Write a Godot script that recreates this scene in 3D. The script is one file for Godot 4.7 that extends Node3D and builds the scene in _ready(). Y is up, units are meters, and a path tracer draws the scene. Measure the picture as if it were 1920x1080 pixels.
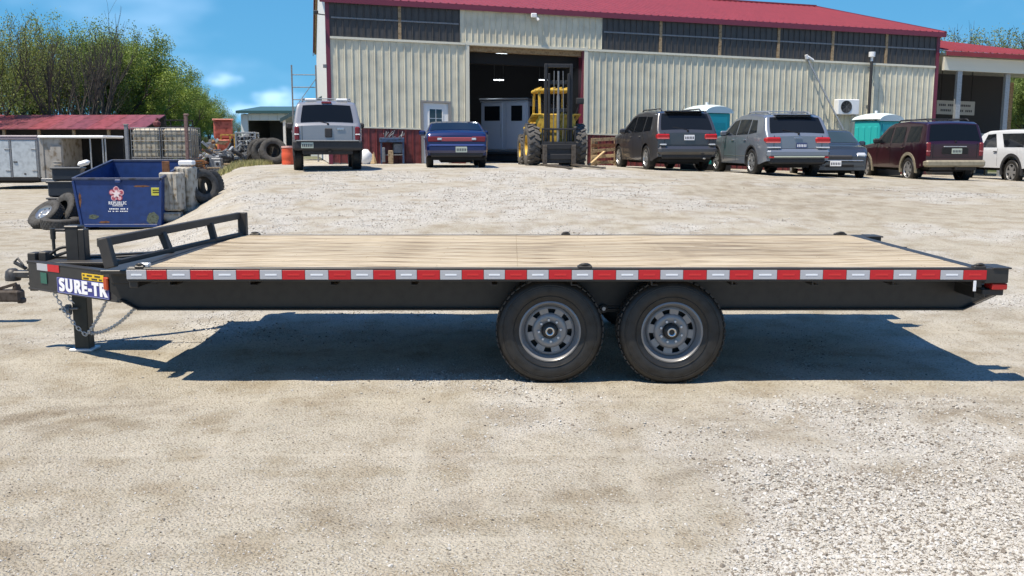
extends Node3D

# ---- camera numbers: lens in pixels of a 1920 wide frame, pitch, eye height above the ground at the trailer
const LENS := 1800.0
const PITCH := 0.14678
const EYE := 1.725
var rng := RandomNumberGenerator.new()
var taken := {}
var soft := FastNoiseLite.new()
var rough_noise := FastNoiseLite.new()
var M := {}
var grime: Texture2D
var streaks: Texture2D

class MB:
	var v := PackedVector3Array()
	var n := PackedVector3Array()
	var c := PackedColorArray()
	var col := Color(1, 1, 1)
	func tri(a: Vector3, b: Vector3, d: Vector3) -> void:
		var m := (b - a).cross(d - a).normalized()
		trin(a, b, d, m, m, m)
	func trin(a: Vector3, b: Vector3, d: Vector3, na: Vector3, nb: Vector3, nd: Vector3) -> void:
		v.append(a); v.append(d); v.append(b)
		n.append(na); n.append(nd); n.append(nb)
		c.append(col); c.append(col); c.append(col)
	func quad(a: Vector3, b: Vector3, d: Vector3, e: Vector3) -> void:
		tri(a, b, d)
		tri(a, d, e)
	func tri_out(a: Vector3, b: Vector3, d: Vector3, mid: Vector3) -> void:
		if (b - a).cross(d - a).dot(a - mid) >= 0.0:
			tri(a, b, d)
		else:
			tri(a, d, b)
	func quad_out(a: Vector3, b: Vector3, d: Vector3, e: Vector3, mid: Vector3) -> void:
		if (d - a).cross(e - b).dot((a + b + d + e) / 4.0 - mid) >= 0.0:
			quad(a, b, d, e)
		else:
			quad(a, e, d, b)
	func hexa(p: Array) -> void:   # four corners of one face, then the four opposite
		var mid := Vector3()
		for q in p:
			mid += q / 8.0
		quad_out(p[0], p[1], p[2], p[3], mid)
		quad_out(p[4], p[5], p[6], p[7], mid)
		for i in 4:
			var j := (i + 1) % 4
			quad_out(p[i], p[j], p[j + 4], p[i + 4], mid)
	func box(at: Vector3, s: Vector3, b := Basis()) -> void:
		var h := s / 2.0
		var p := []
		for y in [-1, 1]:
			for q in [[-1, -1], [1, -1], [1, 1], [-1, 1]]:
				p.append(at + b * Vector3(q[0] * h.x, y * h.y, q[1] * h.z))
		hexa(p)
	func span(a: Vector3, b: Vector3) -> void:   # box between two corners
		box((a + b) / 2.0, (b - a).abs())
	func bev(at: Vector3, s: Vector3, r: float, b := Basis()) -> void:   # box with chamfered edges
		var h := s / 2.0
		r = minf(r, minf(h.x, minf(h.y, h.z)) * 0.95)
		var q := {}
		for x in [-1, 1]:
			for y in [-1, 1]:
				for z in [-1, 1]:
					q[[x, y, z, 0]] = at + b * Vector3(x * h.x, y * (h.y - r), z * (h.z - r))
					q[[x, y, z, 1]] = at + b * Vector3(x * (h.x - r), y * h.y, z * (h.z - r))
					q[[x, y, z, 2]] = at + b * Vector3(x * (h.x - r), y * (h.y - r), z * h.z)
		for k in [-1, 1]:
			quad_out(q[[k, -1, -1, 0]], q[[k, 1, -1, 0]], q[[k, 1, 1, 0]], q[[k, -1, 1, 0]], at)
			quad_out(q[[-1, k, -1, 1]], q[[1, k, -1, 1]], q[[1, k, 1, 1]], q[[-1, k, 1, 1]], at)
			quad_out(q[[-1, -1, k, 2]], q[[1, -1, k, 2]], q[[1, 1, k, 2]], q[[-1, 1, k, 2]], at)
			for l in [-1, 1]:
				quad_out(q[[k, l, -1, 0]], q[[k, l, 1, 0]], q[[k, l, 1, 1]], q[[k, l, -1, 1]], at)
				quad_out(q[[k, -1, l, 0]], q[[k, 1, l, 0]], q[[k, 1, l, 2]], q[[k, -1, l, 2]], at)
				quad_out(q[[-1, k, l, 1]], q[[1, k, l, 1]], q[[1, k, l, 2]], q[[-1, k, l, 2]], at)
				for m in [-1, 1]:
					tri_out(q[[k, l, m, 0]], q[[k, l, m, 1]], q[[k, l, m, 2]], at)
	func bar(a: Vector3, b: Vector3, w: float, h: float, r := 0.004) -> void:   # square bar from a to b; h is its upright size
		var x := (b - a).normalized()
		var z := x.cross(Vector3.UP if absf(x.y) < 0.95 else Vector3.RIGHT).normalized()
		var y := z.cross(x)
		bev((a + b) / 2.0, Vector3((b - a).length(), h, w), r, Basis(x, y, z))
	func cyl(a: Vector3, b: Vector3, ra: float, rb: float, sides := 10, caps := true) -> void:
		var x := (b - a).normalized()
		var y := x.cross(Vector3.UP if absf(x.y) < 0.9 else Vector3.RIGHT).normalized()
		var z := x.cross(y)
		for i in sides:
			var s := TAU * i / sides
			var t := TAU * (i + 1) / sides
			var p := y * cos(s) + z * sin(s)
			var q := y * cos(t) + z * sin(t)
			trin(a + p * ra, a + q * ra, b + q * rb, p, q, q)
			trin(a + p * ra, b + q * rb, b + p * rb, p, q, p)
			if caps:
				tri(a, a + q * ra, a + p * ra)
				tri(b, b + p * rb, b + q * rb)
	func tube(pts: Array, r: float, sides := 6, closed := false) -> void:
		var m := pts.size()
		var rings := []
		var up := Vector3(0.31, 0.87, 0.39).normalized()
		for i in m:
			var a: Vector3 = pts[(i - 1 + m) % m] if closed or i > 0 else pts[i]
			var b: Vector3 = pts[(i + 1) % m] if closed or i < m - 1 else pts[i]
			var x := (b - a).normalized()
			var y := x.cross(up).normalized()
			var z := x.cross(y)
			var ring := []
			for k in sides:
				var s := TAU * k / sides
				ring.append(y * cos(s) + z * sin(s))
			rings.append(ring)
		for i in (m if closed else m - 1):
			var j := (i + 1) % m
			for k in sides:
				var l := (k + 1) % sides
				var p: Vector3 = rings[i][k]
				var q: Vector3 = rings[i][l]
				var p2: Vector3 = rings[j][k]
				var q2: Vector3 = rings[j][l]
				trin(pts[i] + p * r, pts[i] + q * r, pts[j] + q2 * r, p, q, q2)
				trin(pts[i] + p * r, pts[j] + q2 * r, pts[j] + p2 * r, p, q2, p2)
		if not closed:
			for k in range(1, sides - 1):
				tri(pts[0] + rings[0][0] * r, pts[0] + rings[0][k + 1] * r, pts[0] + rings[0][k] * r)
				tri(pts[m - 1] + rings[m - 1][0] * r, pts[m - 1] + rings[m - 1][k] * r, pts[m - 1] + rings[m - 1][k + 1] * r)
	func lathe(prof: Array, t: Transform3D, segs := 24, smooth := true) -> void:   # profile of Vector2(radius, height along local z)
		var k := prof.size()
		var face := []
		for i in k - 1:
			var d: Vector2 = prof[i + 1] - prof[i]
			face.append(Vector2(d.y, -d.x).normalized())
		for i in k - 1:
			var n0: Vector2 = face[i]
			var n1: Vector2 = face[i]
			if smooth and i > 0 and face[i - 1].dot(face[i]) > 0.45:
				n0 = (face[i - 1] + face[i]).normalized()
			if smooth and i < k - 2 and face[i + 1].dot(face[i]) > 0.45:
				n1 = (face[i + 1] + face[i]).normalized()
			for s in segs:
				var a := TAU * s / segs
				var b := TAU * (s + 1) / segs
				var p := t * Vector3(prof[i].x * cos(a), prof[i].x * sin(a), prof[i].y)
				var q := t * Vector3(prof[i].x * cos(b), prof[i].x * sin(b), prof[i].y)
				var p2 := t * Vector3(prof[i + 1].x * cos(a), prof[i + 1].x * sin(a), prof[i + 1].y)
				var q2 := t * Vector3(prof[i + 1].x * cos(b), prof[i + 1].x * sin(b), prof[i + 1].y)
				var np := t.basis * Vector3(n0.x * cos(a), n0.x * sin(a), n0.y)
				var nq := t.basis * Vector3(n0.x * cos(b), n0.x * sin(b), n0.y)
				var np2 := t.basis * Vector3(n1.x * cos(a), n1.x * sin(a), n1.y)
				var nq2 := t.basis * Vector3(n1.x * cos(b), n1.x * sin(b), n1.y)
				trin(p, q, q2, np, nq, nq2)
				trin(p, q2, p2, np, nq2, np2)
	func grid(rows: Array, flip := false) -> void:   # smooth surface through rows of points
		var h := rows.size()
		var w: int = rows[0].size()
		var nn := []
		for i in h:
			var line := []
			for j in w:
				var a: Vector3 = rows[mini(i + 1, h - 1)][j] - rows[maxi(i - 1, 0)][j]
				var b: Vector3 = rows[i][mini(j + 1, w - 1)] - rows[i][maxi(j - 1, 0)]
				var m := a.cross(b).normalized()
				line.append(-m if flip else m)
			nn.append(line)
		for i in h - 1:
			for j in w - 1:
				var a: Vector3 = rows[i][j]
				var b: Vector3 = rows[i + 1][j]
				var d: Vector3 = rows[i + 1][j + 1]
				var e: Vector3 = rows[i][j + 1]
				if flip:
					trin(a, e, d, nn[i][j], nn[i][j + 1], nn[i + 1][j + 1])
					trin(a, d, b, nn[i][j], nn[i + 1][j + 1], nn[i + 1][j])
				else:
					trin(a, b, d, nn[i][j], nn[i + 1][j], nn[i + 1][j + 1])
					trin(a, d, e, nn[i][j], nn[i + 1][j + 1], nn[i][j + 1])
	func extrude(poly: PackedVector2Array, t: Transform3D, depth: float) -> void:   # polygon in local xy, from z = 0 to z = depth
		var ids := Geometry2D.triangulate_polygon(poly)
		if Geometry2D.is_polygon_clockwise(poly):
			ids.reverse()
		for i in range(0, ids.size(), 3):
			var p := []
			for k in 3:
				p.append(poly[ids[i + k]])
			var up: bool = (p[1] - p[0]).cross(p[2] - p[0]) > 0.0
			if not up:
				var sw: Vector2 = p[1]
				p[1] = p[2]
				p[2] = sw
			tri(t * Vector3(p[0].x, p[0].y, depth), t * Vector3(p[1].x, p[1].y, depth), t * Vector3(p[2].x, p[2].y, depth))
			tri(t * Vector3(p[0].x, p[0].y, 0), t * Vector3(p[2].x, p[2].y, 0), t * Vector3(p[1].x, p[1].y, 0))
		var mm := poly.size()
		var cw := Geometry2D.is_polygon_clockwise(poly)
		for i in mm:
			var a := poly[i]
			var b := poly[(i + 1) % mm]
			if cw:
				var sw := a
				a = b
				b = sw
			quad(t * Vector3(a.x, a.y, 0), t * Vector3(b.x, b.y, 0), t * Vector3(b.x, b.y, depth), t * Vector3(a.x, a.y, depth))
	func mesh(off := Vector3(), colored := false) -> ArrayMesh:
		var arr := []
		arr.resize(Mesh.ARRAY_MAX)
		if off != Vector3():
			for i in v.size():
				v[i] -= off
		arr[Mesh.ARRAY_VERTEX] = v
		arr[Mesh.ARRAY_NORMAL] = n
		if colored:
			arr[Mesh.ARRAY_COLOR] = c
		var m := ArrayMesh.new()
		m.add_surface_from_arrays(Mesh.PRIMITIVE_TRIANGLES, arr)
		return m

# ---- naming, parts, things
func numbered(called: String) -> String:
	if not taken.has(called):
		taken[called] = 0
		return called
	taken[called] += 1
	return "%s_%03d" % [called, taken[called]]

func tag(o: Node, label: String, category: String, group := "") -> void:
	o.set_meta("label", label)
	o.set_meta("category", category)
	if group:
		o.set_meta("group", group)

func thing(called: String, label: String, category: String, where := Vector3(), turn := 0.0, group := "") -> Node3D:
	var o := Node3D.new()
	o.name = numbered(called)
	add_child(o)
	o.position = where
	o.rotation.y = turn
	tag(o, label, category, group)
	return o

func hang(called: String, mesh: Mesh, material: Material, parent: Node3D, where := Vector3()) -> MeshInstance3D:
	var o := MeshInstance3D.new()
	o.name = called
	o.mesh = mesh
	o.material_override = material
	var k := 1
	while parent.has_node(NodePath(o.name)):
		o.name = "%s_%03d" % [called, k]
		k += 1
	parent.add_child(o)
	o.position = where
	return o

func part(called: String, mb: MB, material: Material, parent: Node3D, world := false) -> MeshInstance3D:
	var off := Vector3()
	if world:
		var p: Node3D = parent
		while p != self and p != null:
			off += p.position
			p = p.get_parent() as Node3D
	return hang(called, mb.mesh(off, material.vertex_color_use_as_albedo), material, parent)

func structure(o: Node) -> void:
	o.set_meta("kind", "structure")

func stuff(o: Node) -> void:
	o.set_meta("kind", "stuff")

# ---- materials (colours given as linear, real-world base colours)
func paint(r: float, g: float, b: float, rough := 0.6, metal := 0.0, worn := 0.0, size := 1.0) -> StandardMaterial3D:
	var m := StandardMaterial3D.new()
	m.albedo_color = Color(r, g, b).linear_to_srgb()
	m.roughness = rough
	m.metallic = metal
	if worn > 0.0:
		m.albedo_texture = grime if worn < 0.5 else streaks
		m.uv1_triplanar = true
		m.uv1_scale = Vector3.ONE * size
	return m

func noise_tex(kind: int, freq: float, colors: Array, stops: Array, size := 512, seed_ := 1, oct := 4, cells := false) -> NoiseTexture2D:
	var f := FastNoiseLite.new()
	if cells:
		f.cellular_return_type = FastNoiseLite.RETURN_CELL_VALUE
		f.fractal_type = FastNoiseLite.FRACTAL_NONE
	f.noise_type = kind as FastNoiseLite.NoiseType
	f.frequency = freq
	f.seed = seed_
	f.fractal_octaves = oct
	var g := Gradient.new()
	g.offsets = PackedFloat32Array(stops)
	var cs := PackedColorArray()
	for c in colors:
		cs.append(c)
	g.colors = cs
	var t := NoiseTexture2D.new()
	t.noise = f
	t.width = size
	t.height = size
	t.seamless = true
	t.color_ramp = g
	return t

func grey(x: float) -> Color:
	return Color(x, x, x)

# ---- picture point at a distance -> place
func at(px: float, py: float, d: float) -> Vector3:
	var y := EYE + d * tan(atan((540.0 - py) / LENS) - PITCH)
	return Vector3((px - 960.0) / LENS * (d * cos(PITCH) + (EYE - y) * sin(PITCH)), y, -d)

func across(px: float, d: float, y := 1.0) -> float:
	return (px - 960.0) / LENS * (d * cos(PITCH) + (EYE - y) * sin(PITCH))

# ---- ground
func ground(x: float, z: float) -> float:
	var d := -z
	var t := clampf((d - 8.4) / 18.1, 0.0, 1.0)
	var r := lerpf(t, smoothstep(0.0, 1.0, t), 0.35)
	var h := 1.12 * r - 0.033 * maxf(0.0, minf(x, 30.0) - 1.0) * r
	var edge := -0.3 * d
	h *= smoothstep(edge - 1.8, edge + 0.6, x)
	h += soft.get_noise_2d(x * 3.0, z * 3.0) * 0.035 * smoothstep(5.0, 10.0, absf(d - 8.0) + 3.0)
	if d < 14.0:
		h += rough_noise.get_noise_2d(x * 9.0, z * 9.0) * 0.012 - tracks(x, z) * 0.010 * smoothstep(0.0, 0.6, absf(d - 8.0) - 1.6)
	return h

func gravel_share(x: float, z: float) -> float:   # 0 packed dirt, 1 loose white stone
	var d := -z
	var s := soft.get_noise_2d(x * 4.2 + 60.0, z * 4.2) * 0.75 + rough_noise.get_noise_2d(x * 5.0, z * 5.0) * 0.5
	var bias := 0.0
	bias += 0.42 * smoothstep(0.0, 1.8, x) * (1.0 - smoothstep(4.2, 5.2, d))
	bias += 0.36 * smoothstep(11.0, 14.0, d) * smoothstep(-10.0, -5.0, x) * (1.0 - smoothstep(2.0, 6.0, x))
	bias -= 0.30 * smoothstep(0.5, -2.0, x) * (1.0 - smoothstep(6.0, 9.0, d))
	return smoothstep(0.08, 0.72, s + bias + 0.14)

# old wheel tracks over the yard: a point, a bearing and a bend for each
func tracks(x: float, z: float) -> float:
	var d := -z
	if d > 24.0:
		return 0.0
	var sum := 0.0
	for q in [[-2.9, 5.0, 0.62, 0.030], [-3.4, 4.2, 0.56, 0.030], [-1.6, 3.9, 0.30, 0.06], [1.6, 5.9, -0.55, 0.05], [2.0, 4.9, -0.42, 0.04], [3.3, 6.1, -0.10, 0.02], [0.2, 4.6, 0.05, -0.03], [-4.0, 11.0, 0.02, 0.006], [-4.0, 12.9, 0.04, 0.008], [2.0, 12.0, -0.12, -0.01], [4.0, 15.0, -0.16, -0.004], [3.0, 18.5, -0.2, 0.003]]:
		var c := cos(q[2] as float)
		var s := sin(q[2] as float)
		var along: float = (x - q[0]) * c + (d - q[1]) * s
		var off: float = -(x - q[0]) * s + (d - q[1]) * c - q[3] * along * along
		var w := 0.13
		sum += exp(-off * off / (w * w)) * (0.6 + 0.4 * sin(along * 26.0)) * clampf(0.45 + 1.6 * rough_noise.get_noise_2d(along * 4.0 + q[0] * 31.0, q[1] * 17.0), 0.0, 1.0) * exp(-along * along / 30.0)
	return minf(sum, 1.0)

# where oil, mud and wear have stained the dirt: x, distance, radius across, radius in depth, strength
func stains(x: float, z: float) -> float:
	var d := -z
	var sum := 0.0
	for q in [[-3.0, 6.0, 0.9, 0.6, 0.8], [1.35, 5.85, 0.45, 0.32, 0.8], [0.75, 4.75, 0.75, 0.35, 0.7], [1.7, 4.95, 0.55, 0.22, 0.7], [-2.4, 4.0, 0.8, 0.35, 0.7], [-0.5, 4.35, 0.7, 0.25, 0.5], [3.0, 6.3, 0.9, 0.4, 0.7], [2.2, 4.05, 0.4, 0.15, 0.6], [4.6, 9.5, 1.5, 0.8, 0.5], [-4.4, 8.6, 0.8, 0.8, 0.4], [5.0, 20.0, 2.6, 2.2, 0.6], [8.0, 23.0, 3.0, 2.0, 0.5]]:
		var u: float = (x - q[0]) / q[2]
		var v: float = (d - q[1]) / q[3]
		sum += q[4] * exp(-u * u - v * v) * clampf(0.45 + 1.6 * rough_noise.get_noise_2d(x * 4.0, d * 7.0) + 2.2 * rough_noise.get_noise_2d(x * 24.0 + 7.0, d * 34.0), 0.0, 1.5)
	return minf(sum, 1.0)

func make_sky() -> Sky:
	var sm := ProceduralSkyMaterial.new()
	sm.sky_top_color = Color(0.008, 0.112, 0.39).linear_to_srgb()
	sm.sky_horizon_color = Color(0.12, 0.375, 0.60).linear_to_srgb()
	sm.sky_curve = 0.25
	sm.ground_bottom_color = Color(0.28, 0.26, 0.22).linear_to_srgb()
	sm.ground_horizon_color = Color(0.34, 0.34, 0.33).linear_to_srgb()
	sm.sun_angle_max = 6.0
	var w := 2048
	var h := 1024
	var img := Image.create(w, h, false, Image.FORMAT_RGBA8)
	var f := FastNoiseLite.new()
	f.seed = 11
	f.frequency = 0.9
	f.fractal_octaves = 5
	var g := FastNoiseLite.new()
	g.seed = 5
	g.frequency = 3.2
	g.fractal_octaves = 5
	# small heaped clouds low over the trees: azimuth, elevation, half width, half height (degrees), strength
	var heaps := [[-16.4, 3.7, 1.2, 0.42, 0.85], [-13.6, 2.7, 1.5, 0.6, 1.0], [-15.0, 2.0, 2.8, 0.5, 0.8], [-12.2, 1.9, 2.6, 0.55, 0.8], [31.0, 3.2, 3.0, 0.8, 0.5], [-38.0, 3.5, 4.0, 0.9, 0.8], [52.0, 4.5, 5.0, 1.1, 0.8]]
	for y in h / 2:
		var el := PI / 2.0 - PI * (y + 0.5) / h
		for x in w:
			var az := TAU * (x + 0.5) / w
			if az > PI:
				az -= TAU
			var dir := Vector3(sin(az) * cos(el), sin(el), -cos(az) * cos(el))
			var p := Vector3(dir.x * 1.6 + dir.z * 0.6, dir.y * 6.0, dir.z * 1.6 - dir.x * 0.6) / (0.35 + dir.y)
			var thin := smoothstep(-0.12, 0.80, f.get_noise_3d(p.x, p.y * 0.4, p.z) + 0.25 * g.get_noise_3d(p.x, p.y, p.z) + 0.12)
			var a := thin * 0.30 * smoothstep(0.0, 0.12, el)
			for c in heaps:
				var dx: float = (rad_to_deg(az) - c[0]) / c[2]
				var dy: float = (rad_to_deg(el) - c[1]) / c[3]
				var q := 1.0 - dx * dx - dy * dy + 0.9 * g.get_noise_3d(dir.x * 14.0, dir.y * 40.0, dir.z * 14.0)
				a = maxf(a, clampf(q * 0.9, 0.0, 1.0) * c[4] * 0.62)
			img.set_pixel(x, y, Color(0.93, 0.95, 1.0, a))
	sm.sky_cover = ImageTexture.create_from_image(img)
	sm.sky_cover_modulate = Color(0.86, 0.86, 0.86, 1.0)
	var sky := Sky.new()
	sky.sky_material = sm
	return sky

func make_materials() -> void:
	grime = noise_tex(FastNoiseLite.TYPE_SIMPLEX_SMOOTH, 0.012, [grey(0.87), grey(0.96), grey(1.0)], [0.15, 0.5, 0.85], 512, 3, 6)
	streaks = noise_tex(FastNoiseLite.TYPE_SIMPLEX_SMOOTH, 0.008, [Color(0.70, 0.64, 0.56), grey(0.92), grey(1.0)], [0.12, 0.42, 0.75], 512, 8, 7)
	M.black = paint(0.032, 0.030, 0.028, 0.45, 0.0, 0.2, 1.4)
	M.black_dusty = paint(0.042, 0.038, 0.034, 0.6, 0.0, 0.2, 0.8)
	M.dark = paint(0.006, 0.006, 0.007, 0.8)
	M.rubber = paint(0.021, 0.020, 0.019, 0.5, 0.0, 0.6, 2.5)
	M.rubber_old = paint(0.065, 0.063, 0.06, 0.85, 0.0, 0.6, 2.0)
	M.rim = paint(0.255, 0.255, 0.258, 0.34, 0.3)
	M.chrome = paint(0.55, 0.55, 0.56, 0.22, 0.9)
	M.zinc = paint(0.62, 0.63, 0.64, 0.4, 0.35)
	M.tape_red = paint(0.50, 0.012, 0.018, 0.35)
	M.tape_white = paint(0.44, 0.45, 0.48, 0.35)
	M.tape_core = paint(0.85, 0.88, 0.92, 0.3)
	M.tape_core_red = paint(0.62, 0.03, 0.03, 0.3)
	M.white = paint(0.74, 0.75, 0.76, 0.5)
	M.white_print = paint(0.82, 0.82, 0.84, 0.5)
	M.sign_blue = paint(0.035, 0.04, 0.22, 0.4)
	M.yellow = paint(0.72, 0.47, 0.02, 0.5)
	M.lamp_red = paint(0.38, 0.012, 0.012, 0.25)
	M.lamp_amber = paint(0.45, 0.06, 0.015, 0.3)
	M.rust = paint(0.19, 0.085, 0.04, 0.85, 0.0, 0.6, 2.0)
	M.concrete = paint(0.44, 0.41, 0.35, 0.9, 0.0, 0.6, 1.2)
	M.glass = paint(0.008, 0.010, 0.013, 0.05)
	M.glass.metallic_specular = 0.36
	M.siding = paint(0.67, 0.635, 0.50, 0.42, 0.0, 0.2, 0.25)
	M.siding_trim = paint(0.63, 0.61, 0.51, 0.45)
	M.wainscot = paint(0.17, 0.035, 0.036, 0.45, 0.0, 0.6, 0.8)
	M.maroon = paint(0.145, 0.022, 0.045, 0.42)
	M.roof_red = paint(0.235, 0.026, 0.036, 0.6, 0.0, 0.2, 0.2)
	M.smoked = paint(0.055, 0.054, 0.055, 0.5, 0.0, 0.2, 0.4)
	M.wood_old = paint(0.35, 0.26, 0.16, 0.85, 0.0, 0.6, 2.0)
	M.plywood = paint(0.58, 0.43, 0.24, 0.8, 0.0, 0.2, 2.0)
	M.steel_grey = paint(0.21, 0.22, 0.235, 0.5, 0.2, 0.2, 1.5)
	M.galv = paint(0.36, 0.38, 0.40, 0.45, 0.35, 0.2, 1.5)
	M.blue_bin = paint(0.013, 0.042, 0.17, 0.45, 0.0, 0.2, 0.7)
	M.rim_alloy = paint(0.42, 0.43, 0.44, 0.32, 0.7)
	M.plastic = paint(0.03, 0.03, 0.033, 0.65, 0.0, 0.2, 2.0)
	M.lamp_clear = paint(0.62, 0.64, 0.66, 0.12, 0.3)
	M.lamp_dark = paint(0.16, 0.015, 0.02, 0.2)
	M.plate_ink = paint(0.03, 0.03, 0.05, 0.6)
	M.plate_pale = paint(0.42, 0.47, 0.40, 0.5)
	M.planks = []
	for i in 5:
		var m := StandardMaterial3D.new()
		var k: float = [1.0, 0.92, 1.06, 0.84, 0.97][i]
		m.albedo_color = (Color(0.50, 0.432, 0.318) * k).linear_to_srgb()
		m.albedo_texture = noise_tex(FastNoiseLite.TYPE_SIMPLEX_SMOOTH, 0.013, [Color(0.48, 0.42, 0.36), Color(0.88, 0.85, 0.80), Color(1, 1, 1)], [0.10, 0.38, 0.70], 512, 20 + i, 5)
		m.uv1_triplanar = true
		m.uv1_scale = Vector3(0.22, 3.5, 3.5)
		m.uv1_offset = Vector3(0.13 * i, 0.37 * i, 0.21 * i)
		m.roughness = 0.75
		m.vertex_color_use_as_albedo = true
		M.planks.append(m)

func ring(cx: float, cz: float, y: float, r: float) -> Array:
	var out := []
	for i in 12:
		out.append(Vector3(cx + r * cos(TAU * i / 12.0), y, cz + r * sin(TAU * i / 12.0)))
	return out

func build_ground() -> void:
	var xs := []
	var ds := []
	var x := 0.0
	var step := 0.06
	while x < 420.0:
		xs.append(x)
		if x > 5.5:
			step = minf(step * 1.09, 25.0)
		x += step
	var full := []
	for i in range(xs.size() - 1, 0, -1):
		full.append(-xs[i])
	full.append_array(xs)
	var d := -60.0
	while d < 460.0:
		ds.append(d)
		if d < 2.6:
			d += clampf((2.6 - d) * 0.3, 0.2, 14.0)
		elif d < 11.0:
			d += 0.06
		else:
			d += clampf((d - 8.0) * 0.035, 0.1, 22.0)
	var mb := MB.new()
	var w := full.size()
	var pts := PackedVector3Array()
	var cols := PackedColorArray()
	for dd in ds:
		for xx in full:
			var p := Vector3(xx, ground(xx, -dd), -dd)
			pts.append(p)
			var s := gravel_share(xx, -dd)
			var dirt := Color(0.468, 0.430, 0.352)
			var loose := Color(0.55, 0.53, 0.487)
			var damp := smoothstep(0.1, 0.55, soft.get_noise_2d(xx * 2.1 - 40.0, dd * 3.4) + 0.35 * rough_noise.get_noise_2d(xx * 3.0, dd * 3.0 + 9.0))
			var c := dirt.lerp(loose, s)
			c = c.lerp(Color(0.33, 0.287, 0.222), damp * clampf(0.12 + 0.5 * rough_noise.get_noise_2d(xx * 22.0, dd * 30.0), 0.0, 0.4) * (1.0 - s * 0.6))
			c = c.lerp(Color(0.255, 0.215, 0.16), clampf(stains(xx, -dd) * 0.58 + tracks(xx, -dd) * 0.40, 0.0, 0.8))
			# rubbed-in brown tracks that cars left on the slope and dry yard on the left
			if dd > 45.0 or (xx < -0.3 * dd - 2.0 and dd > 12.0):
				var gr := smoothstep(36.0, 60.0, dd + 12.0 * soft.get_noise_2d(xx, dd))
				c = c.lerp(Color(0.10, 0.12, 0.045), gr)
			cols.append(c)
	var nrm := PackedVector3Array()
	var h := ds.size()
	for i in h:
		for j in w:
			var a := pts[mini(i + 1, h - 1) * w + j] - pts[maxi(i - 1, 0) * w + j]
			var b := pts[i * w + mini(j + 1, w - 1)] - pts[i * w + maxi(j - 1, 0)]
			nrm.append(b.cross(a).normalized())
	var idx := PackedInt32Array()
	for i in h - 1:
		for j in w - 1:
			var k := i * w + j
			idx.append_array(PackedInt32Array([k, k + w, k + w + 1, k, k + w + 1, k + 1]))
	var arr := []
	arr.resize(Mesh.ARRAY_MAX)
	arr[Mesh.ARRAY_VERTEX] = pts
	arr[Mesh.ARRAY_NORMAL] = nrm
	arr[Mesh.ARRAY_COLOR] = cols
	arr[Mesh.ARRAY_INDEX] = idx
	var m := ArrayMesh.new()
	m.add_surface_from_arrays(Mesh.PRIMITIVE_TRIANGLES, arr)
	var mat := StandardMaterial3D.new()
	mat.vertex_color_use_as_albedo = true
	mat.roughness = 0.95
	mat.metallic_specular = 0.25
	mat.uv1_triplanar = true
	mat.uv1_world_triplanar = true
	mat.uv1_scale = Vector3.ONE * 0.85
	mat.albedo_texture = noise_tex(FastNoiseLite.TYPE_CELLULAR, 0.10, [Color(0.80, 0.78, 0.75), grey(0.93), grey(0.97), grey(1.0)], [0.0, 0.25, 0.7, 1.0], 1024, 4, 1, true)
	mat.heightmap_enabled = true
	mat.heightmap_scale = 1.0
	mat.heightmap_texture = noise_tex(FastNoiseLite.TYPE_SIMPLEX_SMOOTH, 0.06, [grey(0.0), grey(0.5), grey(1.0)], [0.1, 0.5, 0.9], 1024, 4, 5)
	mat.detail_enabled = true
	mat.detail_blend_mode = BaseMaterial3D.BLEND_MODE_MUL
	mat.detail_uv_layer = BaseMaterial3D.DETAIL_UV_2
	mat.uv2_triplanar = true
	mat.uv2_world_triplanar = true
	mat.uv2_scale = Vector3.ONE * 0.171
	mat.detail_albedo = noise_tex(FastNoiseLite.TYPE_SIMPLEX_SMOOTH, 0.010, [Color(0.89, 0.87, 0.84), grey(0.97), grey(1.0)], [0.18, 0.5, 0.75], 1024, 9, 7)
	var o := hang("ground", m, mat, self)
	structure(o)

func stone_mesh(sd: int) -> ArrayMesh:
	var r := RandomNumberGenerator.new()
	r.seed = sd
	var p := []
	for q in [Vector3(1, 0, 0), Vector3(-1, 0, 0), Vector3(0, 1, 0), Vector3(0, -1, 0), Vector3(0, 0, 1), Vector3(0, 0, -1), Vector3(0.6, 0.55, 0.6), Vector3(-0.6, 0.5, 0.6), Vector3(0.6, 0.5, -0.6), Vector3(-0.6, 0.55, -0.6)]:
		p.append(Vector3(q.x * r.randf_range(0.75, 1.25), q.y * r.randf_range(0.5, 0.8), q.z * r.randf_range(0.7, 1.1)))
	var mb := MB.new()
	for f in [[2, 6, 8], [2, 7, 6], [2, 9, 7], [2, 8, 9], [0, 8, 6], [4, 6, 7], [1, 7, 9], [5, 9, 8], [0, 6, 4], [4, 7, 1], [1, 9, 5], [5, 8, 0], [3, 0, 4], [3, 4, 1], [3, 1, 5], [3, 5, 0]]:
		mb.tri_out(p[f[0]], p[f[1]], p[f[2]], Vector3())
	return mb.mesh(Vector3(), false)

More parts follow.
